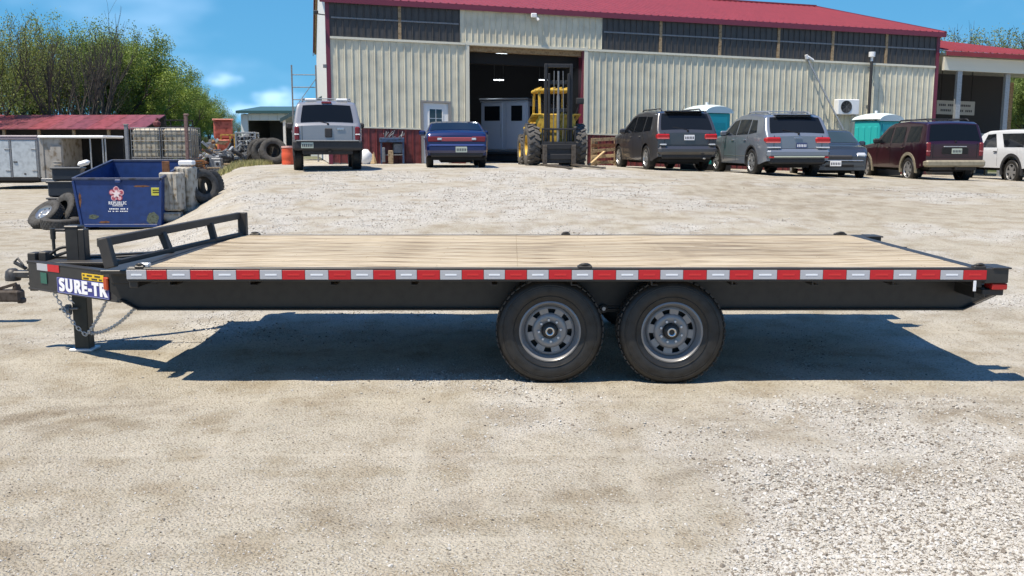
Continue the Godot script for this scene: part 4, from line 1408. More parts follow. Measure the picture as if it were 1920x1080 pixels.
func siding(mb: MB, u0: float, u1: float, h0: float, h1: float, t: float) -> void:   # ribbed steel sheet
	var prof := []
	var n := maxi(1, roundi((u1 - u0) / 0.2286))
	var w := (u1 - u0) / n
	for i in n:
		var a := u0 + w * i
		for q in [[0.0, 0.0], [0.58, 0.0], [0.60, 0.004], [0.70, 0.004], [0.72, 0.0], [0.80, 0.0], [0.855, 0.030], [0.945, 0.030]]:
			prof.append([a + w * q[0], q[1]])
	prof.append([u1, 0.0])
	for i in prof.size() - 1:
		var a: Array = prof[i]
		var b: Array = prof[i + 1]
		mb.quad(bp(a[0], h0, t + a[1]), bp(b[0], h0, t + b[1]), bp(b[0], h1, t + b[1]), bp(a[0], h1, t + a[1]))
	# back face so that the sheet has a thickness
	mb.quad(bp(u0, h0, t - 0.01), bp(u0, h1, t - 0.01), bp(u1, h1, t - 0.01), bp(u1, h0, t - 0.01))

func sheets(called: String, parent: Node3D, mat: Material, u0: float, u1: float, h0: float, h1: float, t: float) -> void:
	var n := maxi(1, roundi((u1 - u0) / 0.914))
	for i in n:
		var mb := MB.new()
		siding(mb, lerpf(u0, u1, float(i) / n) + 0.001, lerpf(u0, u1, float(i + 1) / n) - 0.001, h0, h1, t + (0.0015 if i % 2 else 0.0))
		part(called, mb, mat, parent, true)

func lens_flat(parent: Node3D, called: String, mat: Material, a: Array) -> MeshInstance3D:
	var mb := MB.new()
	bspan(mb, a[0], a[1], a[2], a[3], a[4], a[5])
	return part(called, mb, mat, parent, true)

func build_workshop() -> void:
	var ue := 23.0
	var eave := 5.35
	var sill := 4.10
	var ws := 1.20
	var da := u_of(880.0)
	var db := u_of(1095.0)
	var pa := u_of(792.0, 2.0)
	var pb := u_of(842.0, 2.0)
	var cl0 := u_of(625.0, 6.0)
	var cl1 := u_of(862.0, 6.0)
	var cr0 := u_of(1130.0, 6.0)
	var o := thing("workshop", "long tan ribbed-steel workshop with dark red base, red roof and one open big doorway", "building", bp(0, 0, 0))
	var k: MeshInstance3D
	# wainscot and siding, sheet by sheet
	var wall := lens_flat(o, "front_wall", M.siding_trim, [0.12, pa - 0.02, 0.0, sill, -0.16, -0.02])
	for q in [[pb + 0.02, da - 0.10, 0.0, sill], [db + 0.10, ue - 0.12, 0.0, sill], [pa - 0.02, pb + 0.02, 2.10, sill], [cl1, cr0, sill, eave]]:
		lens_flat(o, "front_wall", M.siding_trim, [q[0], q[1], q[2], q[3], -0.16, -0.02])
	sheets("siding_sheet", wall, M.siding, 0.14, pa - 0.06, ws + 0.05, sill, 0.0)
	sheets("siding_sheet", wall, M.siding, pa - 0.06, pb + 0.06, 2.14, sill, 0.0)
	sheets("siding_sheet", wall, M.siding, pb + 0.06, da - 0.14, ws + 0.05, sill, 0.0)
	sheets("siding_sheet", wall, M.siding, db + 0.14, ue - 0.14, ws + 0.05, sill, 0.0)
	sheets("siding_sheet", wall, M.siding, cl1, cr0, sill + 0.09, eave, 0.0)
	sheets("wainscot_sheet", wall, M.wainscot, 0.14, pa - 0.06, 0.0, ws, 0.002)
	sheets("wainscot_sheet", wall, M.wainscot, pb + 0.06, da - 0.14, 0.0, ws, 0.002)
	sheets("wainscot_sheet", wall, M.wainscot, db + 0.14, ue - 0.14, 0.0, ws, 0.002)
	for q in [[0.13, pa - 0.06], [pb + 0.06, da - 0.14], [db + 0.14, ue - 0.14]]:
		lens_flat(o, "base_trim", M.siding_trim, [q[0], q[1], ws + 0.002, ws + 0.048, 0.004, 0.034])
	# sill under the high windows, corner and door trims
	lens_flat(o, "window_sill", M.siding_trim, [0.14, da - 0.14, sill + 0.002, sill + 0.075, -0.10, 0.060])
	lens_flat(o, "window_sill", M.siding_trim, [db + 0.14, ue - 0.14, sill + 0.002, sill + 0.075, -0.10, 0.060])
	lens_flat(o, "corner_trim", M.maroon, [0.0, 0.135, -0.1, eave + 0.05, -0.12, 0.036])
	lens_flat(o, "corner_trim", M.maroon, [ue - 0.135, ue, -0.1, eave + 0.05, -0.12, 0.036])
	lens_flat(o, "door_trim", M.siding_trim, [da - 0.135, da, 0.0, 4.24, -0.14, 0.032])
	lens_flat(o, "door_trim", M.siding_trim, [db, db + 0.135, 0.0, 4.24, -0.14, 0.032])
	lens_flat(o, "door_trim", M.siding_trim, [da - 0.135, db + 0.135, 4.11, 4.20, -0.14, 0.040])
	lens_flat(o, "door_jamb", M.maroon, [db - 0.06, db - 0.002, 0.0, 4.10, -0.5, -0.02])
	lens_flat(o, "header_beam", M.wood_old, [da, db, 3.93, 4.10, -0.45, -0.20])
	lens_flat(o, "rolled_door", M.dark, [da + 0.1, db - 0.1, 3.55, 3.92, -0.9, -0.46])
	# band of smoked ribbed panels under the eave
	var cuts := [cl0 - 0.2, u_of(748.0, 6.0), cl1]
	var cuts_r := [cr0, u_of(1240.0, 6.0), u_of(1352.0, 6.0), u_of(1462.0, 6.0), u_of(1564.0, 6.0), u_of(1665.0, 6.0), ue - 0.14]
	for set_ in [cuts, cuts_r]:
		for i in set_.size() - 1:
			var mb := MB.new()
			siding(mb, maxf(set_[i], 0.14), set_[i + 1], sill + 0.075, eave, -0.004)
			var pane := part("window_panel", mb, M.smoked, o, true)
			lens_flat(pane, "glazing_rail", M.steel_grey, [maxf(set_[i], 0.14) + 0.05, set_[i + 1] - 0.05, sill + 0.66, sill + 0.71, 0.027, 0.040])
			if i > 0:
				lens_flat(o, "mullion", M.wood_old, [set_[i] - 0.05, set_[i] + 0.05, sill + 0.075, eave, -0.07, 0.036])
	# gable walls, back wall, slab
	for q in [[0.0, 0.10], [ue - 0.10, ue]]:
		var mb := MB.new()
		var a := PackedVector2Array([Vector2(0.12, 0), Vector2(19.4, 0), Vector2(19.4, eave), Vector2(9.76, eave + 2.25), Vector2(0.12, eave)])
		var p := []
		for f in 2:
			for v in a:
				p.append(bp(q[f], v.y, -v.x))
		for v in [[0, 1, 2], [0, 2, 3], [0, 3, 4]]:
			mb.tri_out(p[v[0]], p[v[1]], p[v[2]], bp((q[0] + q[1]) / 2.0, 3.0, -9.0))
			mb.tri_out(p[v[0] + 5], p[v[1] + 5], p[v[2] + 5], bp((q[0] + q[1]) / 2.0, 3.0, -9.0))
		for i in 5:
			var j := (i + 1) % 5
			mb.quad_out(p[i], p[j], p[j + 5], p[i + 5], bp((q[0] + q[1]) / 2.0, 3.0, -9.0))
		part("gable_wall", mb, paint(0.72, 0.71, 0.66, 0.5) if q[0] < 1.0 else M.siding, o, true)
	lens_flat(o, "back_wall", M.steel_grey, [0.1, ue - 0.1, 0.0, eave, -19.5, -19.38])
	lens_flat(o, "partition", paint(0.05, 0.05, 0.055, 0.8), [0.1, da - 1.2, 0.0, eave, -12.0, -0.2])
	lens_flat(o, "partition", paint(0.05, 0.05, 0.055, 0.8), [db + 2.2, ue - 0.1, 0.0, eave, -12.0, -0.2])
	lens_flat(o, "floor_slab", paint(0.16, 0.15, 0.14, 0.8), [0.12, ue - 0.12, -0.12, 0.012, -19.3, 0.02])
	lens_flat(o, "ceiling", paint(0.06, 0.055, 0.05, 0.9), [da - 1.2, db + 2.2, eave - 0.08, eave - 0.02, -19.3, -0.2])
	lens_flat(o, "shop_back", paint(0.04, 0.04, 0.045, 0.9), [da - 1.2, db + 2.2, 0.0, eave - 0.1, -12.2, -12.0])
	# roof: sheets on both slopes, ridge, rake trim, eave fascia
	var rise := 2.26
	var nn := 29
	for i in nn:
		var u0 := lerpf(-0.15, ue + 0.15, float(i) / nn)
		var u1 := lerpf(-0.15, ue + 0.15, float(i + 1) / nn)
		for s in [0, 1]:
			var mb := MB.new()
			var t0 := 0.12 if s == 0 else -19.75
			var h_low := eave + 0.12 - 0.04
			var h_top := eave + 0.12 + rise
			var up := (u1 - u0) / 3.0
			for r in 3:
				for q in [[0.0, 0.76, 0.0, 0.0], [0.76, 0.84, 0.0, 0.024], [0.84, 0.92, 0.024, 0.024], [0.92, 1.0, 0.024, 0.0]]:
					var ua: float = u0 + up * (r + q[0])
					var ub: float = u0 + up * (r + q[1])
					var a := bp(ua, h_low + q[2], t0)
					var b := bp(ub, h_low + q[3], t0)
					var c := bp(ub, h_top + q[3], -9.76)
					var d := bp(ua, h_top + q[2], -9.76)
					if s == 0:
						mb.quad(a, b, c, d)
					else:
						mb.quad(b, a, d, c)
			part("roof_sheet", mb, M.roof_red, o, true)
	var deck := MB.new()
	for s in [0.10, -19.7]:
		deck.hexa([bp(-0.1, eave + 0.05, s), bp(ue + 0.1, eave + 0.05, s), bp(ue + 0.1, eave + 0.08 + rise, -9.76), bp(-0.1, eave + 0.08 + rise, -9.76), bp(-0.1, eave - 0.01, s), bp(ue + 0.1, eave - 0.01, s), bp(ue + 0.1, eave + rise, -9.76), bp(-0.1, eave + rise, -9.76)])
	part("roof_deck", deck, M.wood_old, o, true)
	lens_flat(o, "eave_fascia", M.maroon, [-0.16, ue + 0.16, eave - 0.10, eave + 0.075, 0.105, 0.135])
	for u in [-0.17, ue + 0.15]:
		for s in [0.135, -19.77]:
			var mb := MB.new()
			mb.hexa([bp(u, eave - 0.08, s), bp(u + 0.03, eave - 0.08, s), bp(u + 0.03, eave + rise - 0.02, -9.76), bp(u, eave + rise - 0.02, -9.76), bp(u, eave + 0.12, s), bp(u + 0.03, eave + 0.12, s), bp(u + 0.03, eave + rise + 0.17, -9.76), bp(u, eave + rise + 0.17, -9.76)])
			part("rake_trim", mb, M.maroon, o, true)
	lens_flat(o, "ridge_cap", M.roof_red, [-0.16, ue + 0.16, eave + rise + 0.10, eave + rise + 0.165, -9.95, -9.57])
	# entry door
	var frame := lens_flat(o, "door_frame", paint(0.24, 0.23, 0.22, 0.6), [pa - 0.055, pa + 0.03, 0.0, 2.12, -0.12, 0.045])
	lens_flat(frame, "frame_side", paint(0.24, 0.23, 0.22, 0.6), [pb - 0.03, pb + 0.055, 0.0, 2.12, -0.12, 0.045])
	lens_flat(frame, "frame_head", paint(0.24, 0.23, 0.22, 0.6), [pa - 0.055, pb + 0.055, 2.122, 2.19, -0.12, 0.047])
	var door := lens_flat(o, "entry_door", M.white, [pa + 0.032, pb - 0.032, 0.02, 2.11, -0.09, -0.02])
	var wa := lerpf(pa, pb, 0.26)
	var wb := lerpf(pa, pb, 0.74)
	for i in 2:
		for j in 3:
			var u0 := lerpf(wa, wb, i / 2.0) + 0.012
			var u1 := lerpf(wa, wb, (i + 1) / 2.0) - 0.012
			var h0 := lerpf(0.95, 1.92, j / 3.0) + 0.012
			var h1 := lerpf(0.95, 1.92, (j + 1) / 3.0) - 0.012
			lens_flat(door, "pane", paint(0.03, 0.045, 0.055, 0.05), [u0, u1, h0, h1, -0.022, -0.014])
	for q in [[wa - 0.035, wa, 0.92, 1.95], [wb, wb + 0.035, 0.92, 1.95], [wa - 0.035, wb + 0.035, 1.952, 1.985], [wa - 0.035, wb + 0.035, 0.885, 0.918]]:
		lens_flat(door, "glazing_bead", M.white, [q[0], q[1], q[2], q[3], -0.018, -0.004])
	k = lens_flat(door, "knob", M.chrome, [pb - 0.12, pb - 0.07, 0.92, 0.97, -0.02, 0.03])
	# lights inside, hung from the ceiling
	M.tube_glow = paint(0.9, 0.9, 0.9, 0.5)
	M.tube_glow.emission_enabled = true
	M.tube_glow.emission = Color(0.93, 0.97, 1.0)
	M.tube_glow.emission_energy_multiplier = 2.2
	for q in [[900.0, 116.0, -2.6], [940.0, 101.0, -5.5], [935.0, 150.0, -9.0], [1020.0, 150.0, -9.3]]:
		var lu := u_of(q[0], 4.3, q[2])
		var p := bp(lu, 0, q[2])
		var w := at(q[0], q[1], -p.z)
		var lamp := thing("ceiling_lamp", "glowing ceiling tube inside the dark workshop, %s" % ["nearest the left side of the doorway", "highest under the roof beam", "far back above the horse trailer", "far back beside the forklift mast"][int(q[0] > 910) + int(q[0] == 935.0) + 2 * int(q[0] > 1000)], "ceiling lamp", w, 0.215, "tube lamps inside the workshop")
		var mb := MB.new()
		mb.bev(Vector3(0, 0, 0), Vector3(0.46, 0.035, 0.08), 0.012)
		part("tube", mb, M.tube_glow, lamp)
		mb = MB.new()
		mb.bev(Vector3(0, 0.04, 0), Vector3(0.5, 0.04, 0.12), 0.008)
		var top_y: float = bp(lu, eave - 0.08, q[2]).y
		mb.cyl(Vector3(-0.2, 0.05, 0), Vector3(-0.2, top_y - w.y, 0), 0.008, 0.008, 5)
		mb.cyl(Vector3(0.2, 0.05, 0), Vector3(0.2, top_y - w.y, 0), 0.008, 0.008, 5)
		part("housing", mb, M.galv, lamp)
		var li := OmniLight3D.new()
		li.name = "tube_light"
		lamp.add_child(li)
		li.position = Vector3(0, -0.05, 0)
		li.light_energy = 0.25
		li.light_color = Color(0.93, 0.97, 1.0)
		li.light_size = 0.05
		li.omni_range = 12.0
		li.omni_attenuation = 2.0
		li.shadow_enabled = true
	# lamps and cameras on the front
	var fl := thing("flood_lamp", "small white flood lamp under the eave above the big doorway", "lamp", bp(u_of(999.0, 6.0), eave - 0.16, 0.12), 0.215)
	var mb2 := MB.new()
	mb2.bev(Vector3(0, 0, 0.05), Vector3(0.20, 0.15, 0.10), 0.02)
	part("housing", mb2, M.white, fl)
	mb2 = MB.new()
	mb2.cyl(Vector3(0.10, -0.06, 0.03), Vector3(0.16, -0.16, 0.07), 0.045, 0.055, 8)
	mb2.bev(Vector3(0, 0.02, -0.02), Vector3(0.08, 0.08, 0.10), 0.01)
	part("sensor", mb2, M.white, fl)
	var cam := thing("security_camera", "dark camera on an arm at the upper left corner of the workshop", "camera", bp(0.0, 4.85, 0.02), 0.215)
	mb2 = MB.new()
	mb2.cyl(Vector3(0, 0, 0), Vector3(-0.22, 0.02, 0.03), 0.02, 0.02, 6)
	part("arm", mb2, M.plastic, cam)
	mb2 = MB.new()
	mb2.bev(Vector3(-0.30, 0.06, 0.08), Vector3(0.16, 0.13, 0.26), 0.03)
	part("housing", mb2, M.plastic, cam)
	var box := thing("junction_box", "small grey box on the workshop corner below the security camera", "box", bp(0.0, 3.2, 0.0), 0.215)
	mb2 = MB.new()
	mb2.bev(Vector3(-0.05, 0, 0), Vector3(0.12, 0.12, 0.1), 0.01)
	part("lid", mb2, M.steel_grey, box)
	# air conditioner
	var ac := thing("air_conditioner", "pale outdoor air conditioner unit with round dark fan grille on the wall", "air conditioner", bp(u_of(1582.0, 3.0), 2.22, 0.04), 0.215)
	mb2 = MB.new()
	mb2.bev(Vector3(0, 0.28, 0.19), Vector3(0.88, 0.56, 0.32), 0.025)
	var body := part("casing", mb2, M.white, ac)
	mb2 = MB.new()
	mb2.lathe([Vector2(0.0, 0.352), Vector2(0.21, 0.352), Vector2(0.23, 0.36)], Transform3D(Basis(), Vector3(-0.10, 0.28, 0)), 24)
	part("fan_opening", mb2, M.dark, body)
	mb2 = MB.new()
	for i in 5:
		mb2.lathe([Vector2(0.045 * i + 0.02, 0.362), Vector2(0.045 * i + 0.027, 0.366)], Transform3D(Basis(), Vector3(-0.10, 0.28, 0)), 20)
	for i in 8:
		var a := TAU * i / 8.0
		mb2.bar(Vector3(-0.10, 0.28, 0.364), Vector3(-0.10 + 0.22 * cos(a), 0.28 + 0.22 * sin(a), 0.364), 0.005, 0.005, 0.001)
	part("fan_grille", mb2, M.steel_grey, body)
	mb2 = MB.new()
	for x in [-0.3, 0.3]:
		mb2.bar(Vector3(x, -0.01, 0.0), Vector3(x, -0.01, 0.36), 0.04, 0.03)
		mb2.bar(Vector3(x, -0.3, 0.02), Vector3(x, -0.02, 0.32), 0.03, 0.02)
	part("bracket", mb2, M.galv, ac)
	mb2 = MB.new()
	mb2.tube([Vector3(0.36, 0.1, 0.2), Vector3(0.40, -0.1, 0.08), Vector3(0.38, -0.7, 0.05), Vector3(0.36, -1.6, 0.05)], 0.03, 6)
	mb2.tube([Vector3(-0.25, 0.0, 0.06), Vector3(-0.2, -0.6, 0.06), Vector3(-0.05, -1.2, 0.06), Vector3(0.0, -2.0, 0.06)], 0.025, 6)
	part("hose", mb2, M.siding_trim, ac)
	# vertical black flue with a white cap
	var fu := u_of(1631.0, 3.0, 0.2)
	var flue := thing("flue_pipe", "upright black pipe with a white cap on the tan wall", "pipe", bp(fu, 0, 0.2), 0.0)
	mb2 = MB.new()
	mb2.cyl(Vector3(0, 1.75, 0), Vector3(0, 4.22, 0), 0.055, 0.055, 10)
	part("pipe", mb2, M.plastic, flue)
	mb2 = MB.new()
	mb2.cyl(Vector3(0, 4.22, 0), Vector3(0, 4.40, 0), 0.05, 0.05, 10)
	mb2.cyl(Vector3(0, 4.38, 0), Vector3(0, 4.56, 0), 0.12, 0.12, 10)
	part("cap", mb2, M.white, flue)
	mb2 = MB.new()
	for h in [2.6, 4.0]:
		mb2.bar(Vector3(0, h, 0), Vector3(-0.04, h, -0.19), 0.05, 0.03)
	part("bracket", mb2, M.steel_grey, flue)
	# slanting conduit
	var cu := u_of(1513.0, 4.0, 0.1)
	var cd := u_of(1600.0, 1.6, 0.5)
	var con := thing("slanting_pole", "thin galvanised pole leaning diagonally against the tan wall by the air conditioner", "pole", bp(cu, 0, 0.1))
	mb2 = MB.new()
	mb2.cyl(bp(cd, 0.6, 0.9), bp(cu, 4.22, 0.09), 0.035, 0.03, 8)
	part("pole", mb2, M.galv, con, true)
	mb2 = MB.new()
	mb2.cyl(bp(cu, 4.20, 0.09), bp(cu - 0.05, 4.34, 0.10), 0.07, 0.06, 8)
	mb2.cyl(bp(cu + 0.25, 4.16, 0.09), bp(cu + 0.02, 4.28, 0.10), 0.05, 0.05, 8)
	part("pole_head", mb2, M.white, con, true)
	# low window with open sash behind the silver grey crossover
	var wl := u_of(1457.0, 2.4)
	var wm := u_of(1487.0, 2.4)
	var wr := u_of(1527.0, 2.4)
	var lw := thing("wall_window", "low dark window with an open sash above the silver grey crossover's roof", "window", bp(wm, 0, 0.0))
	mb2 = MB.new()
	bspan(mb2, wm - 0.02, wr + 0.03, 1.50, 2.18, 0.026, 0.07)
	part("frame", mb2, M.plastic, lw, true)
	mb2 = MB.new()
	bspan(mb2, wm + 0.04, wr - 0.03, 1.56, 2.12, 0.071, 0.078)
	part("pane", mb2, M.glass, lw, true)
	mb2 = MB.new()
	bspan(mb2, wl, wm - 0.03, 2.10, 2.17, 0.03, 0.09)
	bspan(mb2, wl, wm - 0.03, 1.57, 1.64, 0.03, 0.09)
	bspan(mb2, wl, wl + 0.06, 1.642, 2.098, 0.03, 0.09)
	part("sash", mb2, M.plate_pale, lw, true)

func build_open_shed() -> void:
	var u0 := 23.2
	var u1 := 34.5
	var eave := 4.66
	var o := thing("open_shed", "open-fronted shed with red roof and grey posts at the right end of the workshop", "shed", bp(u0, 0, 0))
	var n := 12
	for i in n:
		var a := lerpf(u0 - 0.1, u1, float(i) / n)
		var b := lerpf(u0 - 0.1, u1, float(i + 1) / n)
		var back := func(u: float) -> Vector3: return bp(u, eave + 1.62 - 0.055 * (u - u0), -7.2)
		var mb := MB.new()
		var m := (b - a) / 3.0
		for r in 3:
			var p := a + m * r
			var pts := []
			for q in [[p, 0.10], [p + m * 0.8, 0.10], [p + m * 0.86, 0.13], [p + m * 0.94, 0.13], [p + m, 0.10]]:
				pts.append([bp(q[0], eave + q[1] - 0.03, 0.35), back.call(q[0]) + Vector3(0, q[1], 0)])
			for j in 4:
				mb.quad(pts[j][0], pts[j + 1][0], pts[j + 1][1], pts[j][1])
		part("roof_sheet", mb, M.roof_red, o, true)
	lens_flat(o, "eave_fascia", M.roof_red, [u0 - 0.1, u1, eave - 0.10, eave + 0.06, 0.30, 0.36])
	lens_flat(o, "beam", M.siding_trim, [u0, u1, eave - 0.62, eave - 0.12, -0.05, 0.10])
	var mbc := MB.new()
	mbc.hexa([bp(u0, eave - 0.05, 0.29), bp(u1, eave - 0.05, 0.29), bp(u1, eave - 0.05, -7.1), bp(u0, eave - 0.05, -7.1), bp(u0, eave + 0.03, 0.29), bp(u1, eave + 0.03, 0.29), bp(u1, eave + 0.03, -7.1), bp(u0, eave + 0.03, -7.1)])
	part("ceiling", mbc, M.siding_trim, o, true)
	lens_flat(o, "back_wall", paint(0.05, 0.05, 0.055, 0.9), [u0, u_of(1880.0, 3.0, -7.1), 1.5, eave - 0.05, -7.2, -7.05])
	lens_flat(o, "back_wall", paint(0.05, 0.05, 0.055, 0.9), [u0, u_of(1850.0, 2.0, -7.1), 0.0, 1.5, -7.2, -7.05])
	for q in [[1796.0, 0.0], [1886.0, -0.2], [1893.0, -3.6]]:
		var pu := u_of(q[0], 3.0, q[1])
		lens_flat(o, "post", M.wood_old if q[1] < -1.0 else M.galv, [pu - 0.10, pu + 0.10, -0.3, eave - 0.62, q[1] - 0.10, q[1] + 0.04])
	lens_flat(o, "cross_rail", M.galv, [u_of(1780.0, 2.0, -5.0), u_of(1884.0, 2.0, -5.0), 1.78, 1.88, -5.1, -5.0])
	for px in [1820.0, 1855.0]:
		var pu := u_of(px, 2.0, -5.0)
		lens_flat(o, "rail_post", M.wood_old, [pu - 0.06, pu + 0.06, 0.0, 1.77, -5.1, -5.0])
	# board under the roof: unreadable at this distance, so only strokes
	var sa := u_of(1757.0, 3.0, -3.0)
	var sb := u_of(1828.0, 3.0, -3.0)
	var sg := thing("shed_sign", "pale rectangular sign board hanging under the open shed's roof", "sign", bp(sa, 2.6, -3.0))
	var mb := MB.new()
	bspan(mb, sa, sb, 2.55, 3.12, -3.06, -3.0)
	part("board", mb, paint(0.38, 0.38, 0.36, 0.6), sg, true)
	mb = MB.new()
	for i in 19:
		for j in 2:
			if (i * 3 + j * 2) % 7 != 0:
				bspan(mb, sa + 0.10 + i * (sb - sa - 0.2) / 19.0, sa + 0.10 + (i + 0.66) * (sb - sa - 0.2) / 19.0, 2.67 + 0.22 * j, 2.67 + 0.22 * j + 0.09, -3.0, -2.992)
	part("strokes", mb, paint(0.06, 0.06, 0.07, 0.7), sg, true)
	mb = MB.new()
	for f in [0.1, 0.9]:
		var u := lerpf(sa, sb, f)
		bspan(mb, u - 0.01, u + 0.01, 3.12, eave - 0.05, -3.04, -3.02)
	part("hanger", mb, M.dark, sg, true)
	# white-covered equipment between maroon wagon and shed
	var ep := at(1776, 236, 34.0)
	ep.y = ground(ep.x, ep.z)
	var eq := thing("covered_machine", "machine under a crumpled white cover behind the maroon wagon's roof", "machine", ep, -0.1)
	var rows := []
	for i in 13:
		var row := []
		for j in 17:
			var x := (j / 8.0 - 1.0) * 0.62
			var z := (i / 6.0 - 1.0) * 0.5
			var r := maxf(absf(j / 8.0 - 1.0), absf(i / 6.0 - 1.0))
			var h := 1.62 + 0.20 * exp(-pow((x + 0.18) / 0.16, 2.0)) - 0.16 * x + 0.05 * soft.get_noise_2d(x * 90.0, z * 90.0)
			row.append(Vector3(x, h - 0.55 * pow(r, 5.0), z))
		rows.append(row)
	mb = MB.new()
	mb.grid(rows)
	part("cover", mb, M.white, eq)
	mb = MB.new()
	mb.bev(Vector3(0, 0.6, 0), Vector3(1.05, 1.05, 0.8), 0.05)
	mb.bev(Vector3(-0.25, 1.72, 0.28), Vector3(0.22, 0.22, 0.3), 0.05)
	part("machine_body", mb, M.plastic, eq)

# ---- things in and before the doorway
func build_doorway_things() -> void:
	# horse trailer standing inside, its back doors to the light
	var hp := at(945, 305, 36.4)
	hp.y = bp(4.7, 0.012, -1.2).y
	var alu := paint(0.46, 0.49, 0.56, 0.36, 0.2)
	var o := thing("livestock_trailer", "bluish aluminium livestock trailer with two dark rear windows inside the doorway", "trailer", hp, -0.36)
	var mb := MB.new()
	mb.bev(Vector3(0, 1.42, -2.5), Vector3(1.86, 1.92, 5.0), 0.09)
	part("box_body", mb, alu, o)
	mb = MB.new()
	mb.bev(Vector3(0, 2.405, -2.45), Vector3(1.94, 0.06, 5.15), 0.028)
	mb.bev(Vector3(0, 2.32, 0.012), Vector3(1.90, 0.05, 0.05), 0.01)
	part("roof_edge", mb, paint(0.42, 0.44, 0.48, 0.35, 0.4), o)
	for q in [[-0.48, 0.86, 0.62, 0.54], [0.50, 0.80, 0.44, 0.56]]:
		mb = MB.new()
		mb.bev(Vector3(q[0], 1.42, 0.012), Vector3(q[1], 1.72, 0.03), 0.012)
		var d := part("rear_door", mb, alu, o)
		mb = MB.new()
		mb.bev(Vector3(q[0] + 0.02, 1.88, 0.032), Vector3(q[2], q[3], 0.018), 0.008)
		part("window", mb, M.glass, d)
		mb = MB.new()
		mb.bev(Vector3(q[0] + q[1] * 0.44, 1.25, 0.036), Vector3(0.03, 0.5, 0.025), 0.008)
		part("latch", mb, M.galv, d)
	mb = MB.new()
	mb.bev(Vector3(0.932, 1.86, -0.62), Vector3(0.02, 0.58, 0.66), 0.008)
	part("side_window", mb, M.glass, o)
	mb = MB.new()
	mb.bev(Vector3(0, 0.42, 0.02), Vector3(1.80, 0.10, 0.10), 0.02)
	mb.bev(Vector3(0, 0.24, -0.1), Vector3(1.5, 0.28, 0.05), 0.02)
	part("rear_sill", mb, M.plastic, o)
	for s in [-1.0, 1.0]:
		mb = MB.new()
		mb.lathe(tyre_profile(0.36, 0.22, 0.2), Transform3D(Basis(Vector3.UP, PI / 2.0), Vector3(s * 0.80, 0.36, -2.2)), 20)
		part("wheel", mb, M.rubber, o)
		mb = MB.new()
		mb.bev(Vector3(s * 0.86, 0.52, 0.02), Vector3(0.12, 0.12, 0.04), 0.01)
		part("tail_lamp", mb, M.lamp_dark, o)
	# yellow rough-terrain forklift; its own x runs along the forks (forwards), z to its right
	var f := thing("forklift", "weathered yellow rough-terrain forklift with tall dark mast facing out of the doorway", "forklift", Vector3(1.45, 0, -30.6), -PI / 2.0 + 0.14)
	f.position.y = ground(1.45, -30.6)
	var yel := paint(0.68, 0.45, 0.06, 0.55, 0.0, 0.6, 1.0)
	var steel := paint(0.022, 0.022, 0.025, 0.55, 0.0, 0.2, 1.0)
	mb = MB.new()
	mb.bev(Vector3(-1.5, 0.86, 0), Vector3(2.3, 0.34, 0.86), 0.04)
	mb.bev(Vector3(-2.2, 1.22, 0), Vector3(1.1, 0.55, 1.0), 0.10)
	mb.bev(Vector3(-0.42, 1.12, 0.0), Vector3(0.22, 0.75, 1.26), 0.04)
	mb.bev(Vector3(-0.36, 1.34, 0.0), Vector3(0.14, 0.62, 1.16), 0.03)
	part("chassis", mb, yel, f)
	mb = MB.new()
	mb.bev(Vector3(-1.75, 1.24, 0.60), Vector3(1.3, 0.09, 0.30), 0.03)
	mb.bev(Vector3(-0.7, 1.52, 0.62), Vector3(0.9, 0.05, 0.34), 0.02, Basis(Vector3(0, 0, 1), 0.25))
	mb.bev(Vector3(-0.7, 1.52, -0.62), Vector3(0.9, 0.05, 0.34), 0.02, Basis(Vector3(0, 0, 1), 0.25))
	part("fender", mb, yel, f)
	mb = MB.new()
	for z in [-0.48, 0.48]:
		mb.bar(Vector3(-0.55, 1.2, z), Vector3(-0.75, 2.36, z), 0.07, 0.09)
		mb.bar(Vector3(-1.9, 1.35, z), Vector3(-1.75, 2.36, z), 0.07, 0.07)
	part("guard_posts", mb, yel, f)
	mb = MB.new()
	mb.bev(Vector3(-1.25, 2.40, 0), Vector3(1.25, 0.10, 1.14), 0.03)
	for i in 5:
		mb.bev(Vector3(-1.25, 2.475, -0.44 + 0.22 * i), Vector3(1.2, 0.05, 0.06), 0.01)
	part("overhead_guard", mb, yel, f)
	mb = MB.new()
	mb.bev(Vector3(-1.55, 1.40, 0), Vector3(0.5, 0.16, 0.5), 0.05)
	mb.bev(Vector3(-1.82, 1.72, 0), Vector3(0.14, 0.6, 0.48), 0.05)
	part("seat", mb, M.plastic, f)
	mb = MB.new()
	mb.tube([Vector3(-0.65, 1.45, 0.1), Vector3(-0.95, 1.75, 0.1)], 0.02, 6)
	var loop := []
	for i in 14:
		var a := TAU * i / 14.0
		loop.append(Vector3(-0.97, 1.77, 0.1) + Vector3(0.6, 0.8, 0) * 0.17 * cos(a) + Vector3(0, 0, 0.19) * sin(a))
	mb.tube(loop, 0.016, 5, true)
	part("steering_wheel", mb, M.plastic, f)
	mb = MB.new()
	for z in [-0.40, 0.40]:
		mb.bev(Vector3(0.0, 1.69, z), Vector3(0.13, 2.96, 0.09), 0.012)
		mb.bev(Vector3(0.06, 1.56, z * 0.78), Vector3(0.10, 2.62, 0.07), 0.010)
	for y in [0.5, 1.75, 2.6, 3.11]:
		mb.bev(Vector3(-0.02, y, 0), Vector3(0.08, 0.12, 0.86), 0.012)
	part("mast", mb, steel, f)
	mb = MB.new()
	mb.cyl(Vector3(0.0, 0.4, 0.0), Vector3(0.0, 2.2, 0.0), 0.05, 0.05, 10)
	mb.cyl(Vector3(0.0, 2.2, 0.0), Vector3(0.0, 2.95, 0.0), 0.032, 0.032, 10)
